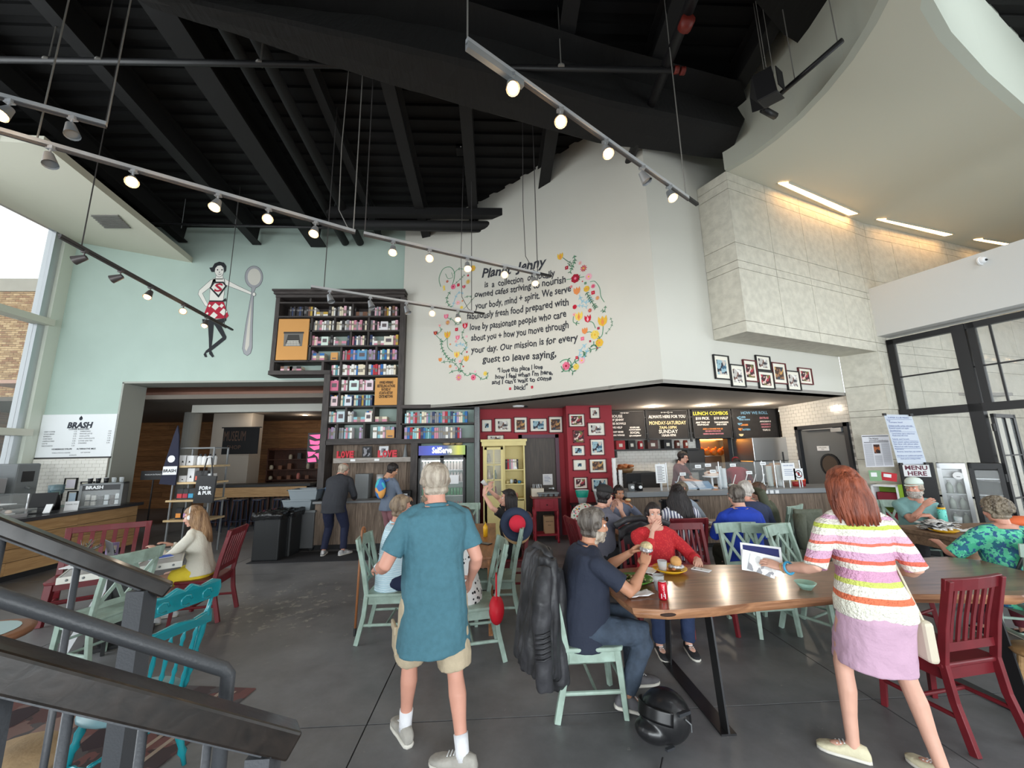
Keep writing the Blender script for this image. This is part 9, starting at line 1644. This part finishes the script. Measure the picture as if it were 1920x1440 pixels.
p=atz(1315,1069,zt); t=T('mobile_phone','white phone lying face down by the far edge of the live-edge table','phone',p,rz=.75); part('phone_body',MB().bb((-.037,-.075,0),(.037,.075,.009)),m_paper,t,bev=.004); part('camera_lens',MB().cyl((-.02,.05,.009),(-.02,.05,.011),.008,n=10).cyl((-.005,.05,.009),(-.005,.05,.011),.008,n=10),m_black,t); part('emblem',MB().lathe([(0,.0091),(.008,.0091),(.008,.0096),(0,.0096)],n=10),m_grey,t)
t=T('fork','pinkish plastic fork resting on the yellow plate rim','cutlery',atz(1232,1068,zt)+V(0,0,.035),rz=.3); part('handle',MB().bb((-.08,-.004,0),(.03,.004,.003)),mat('pink_plastic',rgb(214,130,120),.4),t); part('tines',MB().bb((.03,-.008,0),(.06,-.005,.003)).bb((.03,-.0015,0),(.06,.0015,.003)).bb((.03,.005,0),(.06,.008,.003)).bb((.025,-.008,0),(.033,.008,.003)),MATS['pink_plastic'],t)
p=atz(1545,1112,zt); t=T('bowl','small pale green bowl under the papers beside the standing woman','bowl',p+V(-.05,.1,0)); part('bowl',MB().lathe([(0,0),(.035,0),(.07,.045),(.066,.045),(.03,.008),(0,.008)],n=20),mat('pale_green_glaze',rgb(160,206,190),.3),t,True); part('foot_ring',MB().lathe([(.03,-.001),(.036,-.001),(.036,.004),(.03,.004),(.03,-.001)],n=16,cap=False),MATS['pale_green_glaze'],t)
# leather jacket over the chair of the man in navy
m_lea=mat('black_leather',rgb(56,56,60),.5,var=.3,vscale=7,vcol=rgb(36,36,38),bump=.5,bscale=9); 
def drape(c,pts,dep,amp,seed):
 """cloth sheet hung over a rail: pts = outline rows (z, half width along y, x offset)"""
 def fn(u,v):
  i=v*(len(pts)-1); a=int(min(len(pts)-2,i)); q=i-a; z=pts[a][0]*(1-q)+pts[a+1][0]*q; w_=pts[a][1]*(1-q)+pts[a+1][1]*q; xo=pts[a][2]*(1-q)+pts[a+1][2]*q; yo=pts[a][3]*(1-q)+pts[a+1][3]*q
  s_=(u-.5)*2; fold_=amp*sin(u*19+seed+v*2)*min(1,v*2.2)+amp*.9*noise.noise(V(u*4,v*5,seed)); return V(xo+fold_+dep*(1-s_*s_),yo+s_*w_,z)
 mb=MB(); mb.grid(fn,36,26); return mb
jx,jy=.36,3.10; t=T('leather_jacket','long worn black leather jacket hung over the chair of the man in navy','jacket',(0,0,0))
u1,u2=V(.94,.34,0),V(-.34,.94,0); mb=MB(); ring_loft(mb,[(V(jx-.02+o_,jy+o_,z),u1,u2,a,b) for z,a,b,o_ in ((1.08,.045,.13,.01),(1.04,.08,.2,0),(.92,.09,.24,-.01),(.75,.085,.25,-.03),(.55,.095,.25,-.05),(.38,.12,.26,-.06),(.3,.13,.24,-.06))],28,2); ring_loft(mb,[(V(jx+.05,jy-.08,z),u1,u2,a,b) for z,a,b in ((.95,.05,.12),(.6,.07,.13),(.24,.08,.11),(.16,.05,.05))],20,2)
co,f,no=remesh(mb,.011,2); co=folds(co,no,.034,7,(1.8,1.8,.3),3); g=MB(); g.add(co,f); part('jacket_body',g,m_lea,t,True)
mb=MB(); limb(mb,[V(jx-.02,jy-.2,1.0),V(jx-.06,jy-.30,.8),V(jx-.06,jy-.30,.55),V(jx-.05,jy-.28,.27)],[.055,.066,.06,.06],16); co,f,no=remesh(mb,.01,2); co=folds(co,no,.014,9,(1,1,.6),5); g=MB(); g.add(co,f); part('sleeve',g,m_lea,t,True)
mb=MB(); mb.tube([V(jx+.03,jy-.15,1.04),V(jx,jy-.06,1.085),V(jx-.04,jy+.06,1.09),V(jx-.06,jy+.15,1.04)],.03,10); part('collar',mb,m_lea,t,True)
mb=MB()
for k in range(6): mb.tube([(jx-.11,jy-.345,.62-k*.03),(jx-.06,jy-.37,.63-k*.03),(jx-.01,jy-.345,.64-k*.03)],.006,6)
part('sleeve_ribs',mb,m_lea,t,True)
for z_ in (.85,.55,.42): part('snap_button',MB().ell((jx+.09,jy-.16,z_),(.008,.008,.008)),m_alu,t,True)
# black leather over the woman in red's chair, olive coat, hat, cane
t=T('leather_coat','black leather coat draped on the chair behind the woman in red','coat',(0,0,0)); o=part('panel',MB().grid(lambda u,v:V(1.62+(u-.5)*.5,4.46+.05*sin(u*9)*v+.03*noise.noise(V(u*5,v*4,2)),1.04-.62*v+(-.1*abs(u-.5)*2 if v<.2 else 0)),20,16),m_lea,t,True,solid=.03); mb=MB(); mb.tube([V(1.32,4.42,.98),V(1.45,4.44,1.04),V(1.62,4.45,1.05),V(1.8,4.44,1.04),V(1.93,4.42,.98)],.035,10); part('shoulder',mb,m_lea,t,True)
t=T('olive_coat','olive quilted coat hung on the green chair behind the standing woman','coat',(0,0,0)); m_ol=mat('olive_quilt',rgb(86,90,76),.7,bump=.8,bscale=16); part('panel',MB().grid(lambda u,v:V(3.98+(u-.5)*.36,4.95+.05*sin(u*11)*v,1.02-.62*v),18,14),m_ol,t,True,solid=.03); mb=MB(); limb(mb,[V(3.84,4.92,.96),V(3.8,4.88,.8),V(3.8,4.88,.56)],[.07,.065,.05]); part('sleeve',mb,m_ol,t,True)
H_=V(.24,4.62,.99); Mh=MR(1.15,3,'X')@MR(.2,3,'Y'); t=T('sun_hat','navy wide-brim sun hat with a red crown panel hanging on the green chair back','hat',H_); mh=mat('hat_navy',rgb(44,56,80),.8)
part('brim',MB().lathe([(.09,.0),(.14,-.005),(.19,.012),(.192,.016),(.14,.0),(.09,.006),(.09,.0)],n=30,cap=False,M=Mh),mh,t,True); part('crown',MB().lathe([(.095,0),(.092,.05),(.07,.09),(.03,.105),(0,.107)],n=26,cap=False,M=Mh),mh,t,True); part('red_panel',MB().lathe([(.094,.02),(.094,.052),(.072,.093),(.03,.109),(0,.111)],n=26,cap=False,M=Mh),mat('hat_red',rgb(214,40,64),.8),t,True); part('chin_cord',MB().tube([Mh@V(.09,0,0),V(.05,-.03,-.22),V(.0,-.02,-.28),Mh@V(-.09,0,0)],.003,5),m_black,t)
t=T('straw_hat','tan straw brim peeking out below the navy sun hat','hat',H_+V(0,.05,-.06)); part('brim',MB().lathe([(.08,0),(.17,.01),(.172,.014),(.08,.008),(.08,0)],n=26,cap=False,M=Mh),mat('straw',rgb(196,160,116),.8),t,True); part('crown',MB().lathe([(.085,0),(.08,-.04),(0,-.05)],n=22,cap=False,M=Mh),MATS['straw'],t,True)
t=T('walking_cane','brown wooden cane hooked over a sage green chair back','cane',(-1.40,4.3,0)); part('cane',MB().tube([(.0,-.06,.12),(0,-.03,.6),(0,-.0,1.0)]+[(0,.05-.05*cos(a),1.0+.05*sin(a)) for a in [.5,1,1.6,2.2,2.8,3.4]],.012,10),mat('cane_wood',rgb(150,96,60),.4),t,True); part('rubber_tip',MB().cyl((0,-.065,.05),(0,-.06,.12),.014),m_black,t)
# motorcycle helmet
p=V(1.06,2.72,.0); t=T('motorcycle_helmet','matte black full-face motorcycle helmet lying on the floor by the green chair','helmet',p,rz=.35); m_hel=mat('matte_black_shell',rgb(30,30,32),.32,coat=.2); Rh=MR(.25,3,'Y')@MR(-.12,3,'X')
mb=MB(); mb.ell((0,0,.15),(.165,.14,.145),28,18,M=Rh); mb.ell((-.1,-.0,.095),(.12,.105,.07),20,12,M=Rh); co,f,no=remesh(mb,.008,3); g=MB(); g.add(co,f); part('shell',g,m_hel,t,True)
part('visor',MB().grid(lambda u,v:(lambda a,z_:Rh@V(-.172*cos(a)-.0,.150*sin(a),z_)+V(0,0,.15))((u-.5)*2.3,-.015+.075*v),16,6),mat('dark_visor',rgb(12,12,14),.3),t,True,solid=.004)
part('vent',MB().box((.03,-.13,.22),(.09,.02,.018)).box((-.09,-.12,.06),(.06,.02,.014)),m_dfr,t); part('stripe',MB().tube([Rh@V(.02,-.142,.03)+V(0,0,.15),Rh@V(.08,-.128,.0)+V(0,0,.15),Rh@V(.12,-.095,-.05)+V(0,0,.15)],.004,5),m_alu,t); part('chin_strap',MB().tube([(-.15,-.12,.03),(-.21,-.16,.008),(-.26,-.17,.006)],.009,6,flat=.5),m_black,t); part('metal_oval',MB().ell(Rh@V(.155,-.03,.04)+V(0,0,.15),(.006,.012,.02)),m_alu,t)  # vents, stripe, chin strap and a small metal oval on the shell
# floral chair/trolley with plastic tubs
m_flo=cells('floral_oilcloth',[rgb(200,50,70),rgb(60,80,120),rgb(226,160,60),rgb(226,120,140),rgb(90,150,120)],26,.6,base=rgb(232,228,218),thr=.42)
t=T('floral_pushchair','floral covered black-framed trolley seat by the red pier','trolley',(1.50,6.7,0)); mb=MB(); mb.ell((0,0,.72),(.24,.14,.22),20,12); co,f,no=remesh(mb,.02,2); g=MB(); g.add(co,f); part('floral_cover',g,m_flo,t,True); part('frame',MB().cyl((-.18,-.1,0),(-.2,0,.55),.013).cyl((.18,-.1,0),(.2,0,.55),.013).cyl((-.18,.2,0),(-.15,.05,.6),.013).cyl((.18,.2,0),(.15,.05,.6),.013),m_black,t); part('basket',MB().bb((-.17,-.05,.12),(.17,.15,.34)),m_black,t,bev=.02)
for s_ in (-1,1): part('wheel',MB().cyl((s_*.19,-.1,.04),(s_*.16,-.1,.04),.04,n=12),m_grey,t)
t=T('tub_stand','dark stand carrying the two clear plastic tubs before the red pier','stand',(1.95,8.1,0)); part('top',MB().bb((-.4,-.18,.72),(.4,.18,.75)),m_black,t); [part('leg',MB().cyl((x_,y_,0),(x_,y_,.72),.015),m_black,t) for x_ in (-.36,.36) for y_ in (-.14,.14)]
for k,(x_,r,l,c) in enumerate(((1.78,.13,'clear tub with a broad teal band on the dark stand',(20,150,130)),(2.16,.15,'larger plain clear bucket on the dark stand',None))):
 q=T('plastic_tub',l,'tub',(x_,8.1,.751)); part('tub',MB().lathe([(0,0),(r*.6,0),(r,.26),(r*.97,.26),(r*.57,.006),(0,.006)],n=22),m_clear,q,True); part('rim',MB().lathe([(r,.25),(r*1.05,.26),(r*1.02,.268),(r*.97,.262),(r,.25)],n=22,cap=False),m_paper,q,True)
 if c: part('teal_band',MB().lathe([(r*.86,.13),(r*1.08,.26),(r*1.04,.27),(r*.84,.13)],n=22,cap=False),mat('teal_band',rgb(*c),.4),q,True)
# laptop table things
tc_=V(-3.85,4.5,.761)
t=T('laptop','open dark grey laptop with a round logo seen from behind on the studded table','laptop',tc_+V(-.08,.02,0),rz=2.5); part('base',MB().bb((-.15,-.11,0),(.15,.11,.012)),m_grey,t,bev=.003); part('screen',MB().box((0,.125,.11),(.3,.008,.21),M=MR(-.2,3,'X')),mat('laptop_grey',rgb(96,98,102),.4,metal=.4),t,bev=.003); part('logo',MB().lathe([(0,-.002),(.014,-.002),(.014,0),(0,0)],(0,.138,.11),12,M=MR(PI/2-.2,3,'X')),m_black,t)
for k,(dx,dy,l,m_,rz_) in enumerate(((.12,-.16,'blue and white leaflet spread before the laptop',mat('leaflet_blue',rgb(70,100,160),.6),.4),(.25,.05,'royal blue notebook by the near edge of the studded table',mat('nb_blue',rgb(50,90,190),.5),.9),(-.32,-.22,'white slip of paper on the left corner of the studded table',m_paper,.2),(.02,.28,'pale blue open notebook under the hands of the girl',mat('nb_pale',rgb(170,200,206),.6),.1))):
 t=T('notebook' if 'note' in l else 'leaflet',l,'papers',tc_+V(dx,dy,.001+k*.001),rz=rz_); part('pages',MB().bb((-.1,-.07,0),(.1,.07,.006)),m_paper,t); part('cover',MB().bb((-.1,-.07,.006),(.1 if k!=0 else .02,.07,.0075)),m_,t)
t=T('menu_holder','small purple printed card holder behind the laptop','card',tc_+V(-.3,.1,0),rz=.5); part('card',MB().box((0,0,.08),(.1,.02,.16)),mat('card_purple',rgb(150,130,170),.6),t); part('holder',MB().bb((-.06,-.03,0),(.06,.03,.02)),m_clear,t); part('photo',MB().box((0,-.011,.09),(.07,.002,.08)),PH[2],t)
t=plant('potted_succulent','dark spiky-leaved plant in a white pot on the studded table',tc_+V(-.38,-.12,0),.16,.14,3,mat('dark_leaf',rgb(70,60,56),.5,var=.4,vscale=20,vcol=rgb(140,134,130)),m_paper,(.06,.09),lw=.03)
for k in range(12):
 a=k*2.4; e_=.5+.5*(k%3)/2; L_=.17; dr_=V(cos(a)*sin(e_),sin(a)*sin(e_),cos(e_)); part('large_leaf',MB().tube([V(0,0,.08),V(0,0,.09)+dr_*L_*.5,V(0,0,.08)+dr_*L_],1,6,rr=[.008,.017,.003],flat=.3),MATS['dark_leaf'],t,True)
for k in range(3): t=T('nail_polish','small pink bottle beside the blue notebook','bottle',tc_+V(.08+.05*k,.13,.001),group='little pink bottles on the studded table'); part('bottle',MB().lathe([(0,0),(.014,0),(.014,.03),(.006,.035),(0,.035)],n=10),mat('pink_bottle',rgb(206,150,156),.3),t,True); part('cap',MB().cyl((0,0,.035),(0,0,.055),.007),m_black,t)
# farmhouse table things
zf=.771
p=V(5.42,4.72,zf); t=T('newspaper_pile','crumpled black and white newspaper pile under the folded arms of the capped man','newspaper',p); m_np=cells('newsprint_blocks',[(.5,.5,.5),(.72,.72,.7),(.12,.12,.13),(.7,.7,.7)],30,dist=.06)
for k in range(7): part('sheet',MB().grid(lambda u,v,k=k:V((u-.5)*.3+.03*sin(k*2.1),(v-.5)*.22,.01+k*.014+.035*noise.noise(V(u*3+k,v*3,k))),8,6),m_np,t,True,solid=.002)
t=napkin('long white crumpled wrap across the farmhouse table',V(5.72,4.6,zf),.36,.16,.3)
p=atz(1772,1000,zf); disc_plate('yellow_plate','yellow plate of scraps at the corner of the farmhouse table',p+V(.05,.05,0),.13,m_yplate,10,m_paper)
p=atz(1771,980,zf); t=T('water_bottle','mint patterned drinks bottle with a yellow band and black cap','bottle',p+V(.05,.05,0)); part('body',MB().lathe([(0,0),(.042,0),(.045,.01),(.045,.16),(.038,.17),(0,.17)],n=18),cells('mint_birds',[rgb(40,90,100)],34,.4,base=rgb(110,214,200),thr=.2),t,True); part('yellow_band',MB().lathe([(.039,.168),(.042,.17),(.042,.19),(0,.19)],n=16),m_yplate,t,True); part('cap',MB().lathe([(0,.19),(.03,.19),(.028,.215),(0,.22)],n=14).tube([(-.03,0,.2),(-.01,0,.235),(.03,0,.24)],.006,5),m_black,t)
tumbler('clear plastic cup right of the mint bottle on the farmhouse table',atz(1797,982,zf)+V(.06,.04,0),.04,.08); 
t=T('soft_bag','orange cushion-like bag on the farmhouse table behind the mint bottle','bag',(6.5,4.72,.771)); mb=MB(); mb.ell((0,0,.07),(.22,.1,.07),16,10); part('bag',mb,mat('orange_bag',rgb(206,96,50),.7,bump=.3,bscale=12),t,True); part('seam',MB().tube([(-.22,0,.07),(0,-.1,.08),(.22,0,.07)],.006,5),MATS['orange_bag'],t,True)
# narrow table and small tables
zz=.761
p=V(-.12,4.75,zz); t=T('mobile_phone','dark phone propped in a hand on the narrow tan table','phone',p,rz=.9); part('phone_body',MB().bb((-.037,-.075,0),(.037,.075,.009)),m_black,t,bev=.004); part('screen',MB().bb((-.034,-.07,.009),(.034,.07,.0095)),m_grey,t)
t=T('mustard_bottle','yellow squeeze bottle standing on the narrow tan table','bottle',(-.13,5.15,zz)); part('body',MB().lathe([(0,0),(.028,0),(.03,.12),(.012,.15),(0,.15)],n=14),m_yplate,t,True); part('nozzle',MB().cyl((0,0,.15),(0,0,.18),.006,.003),m_yplate,t)
disc_plate('white_plate','white plate on the narrow tan table before the man in light blue',V(-.5,4.4,zz),.11,m_paper,5,m_crs); tumbler('clear cup on the narrow tan table',V(-.45,4.9,zz),.035,.09)
t=T('red_bag','bright red soft bag hanging low on the near green chair behind the walking man','bag',(.0,3.75,.42)); mb=MB(); mb.ell((0,0,.0),(.07,.12,.12),14,10); part('bag',mb,mat('bright_red',rgb(200,20,40),.6,bump=.3,bscale=14),t,True); part('strap',MB().tube([(0,-.06,.1),(0,-.03,.3),(0,.03,.3),(0,.06,.1)],.008,5),MATS['bright_red'],t)
t=T('bun','torn piece of bread in the hands of the woman behind the black cap','food',held(I11,0,.09,.03)); part('crust',MB().ell((0,0,0),(.05,.035,.03),10,6),m_crs,t,True); part('crumb',MB().ell((0,-.012,.01),(.04,.03,.02),8,5),MATS['bread_crumb'],t,True)
t=tumbler('cup of orange drink on the small table of the couple',V(1.62,5.2,.751),.035,.11,mat('orange_drink',rgb(240,130,30),.3)); t=tumbler('second cup of orange drink behind the first',V(1.78,5.5,.751),.035,.11,MATS['orange_drink'])
disc_plate('sage_plate','sage green plate in front of the man in the black cap',V(1.75,5.12,.751),.12,mat('sage_glaze',rgb(150,160,120),.3),6,m_crs)
for k,(x_,y_) in enumerate(((2.6,5.55),(2.95,5.6),(3.3,5.6))): disc_plate('white_plate','white plate on the dark table, %s from the left'%('first','second','third')[k],V(x_,y_,.751),.11,m_paper,5,m_crs)
tumbler('clear cup on the dark table before the curly-haired woman',V(2.75,5.75,.751),.035,.1,MATS['iced_tea'])
t=T('black_coat','black coat over a walker handle beside the blue shirt','coat',(2.6,5.75,0)); t.location=(3.05,6.6,0); part('coat',MB().grid(lambda u,v:V((u-.5)*.5,.05*sin(u*10)*v,.98-.6*v),14,10),mat('coat_black',rgb(26,26,30),.9),t,True,solid=.08); part('walker_frame',MB().cyl((-.3,0,0),(-.25,0,.95),.013).cyl((.3,0,0),(.25,0,.95),.013).tube([(-.25,0,.95),(-.35,-.15,.97)],.02,8).tube([(.25,0,.95),(.3,-.15,.97)],.02,8),m_black,t)
# finished: the helper scene for letters and figures is not part of the place
bpy.data.scenes.remove(TXT_SC)
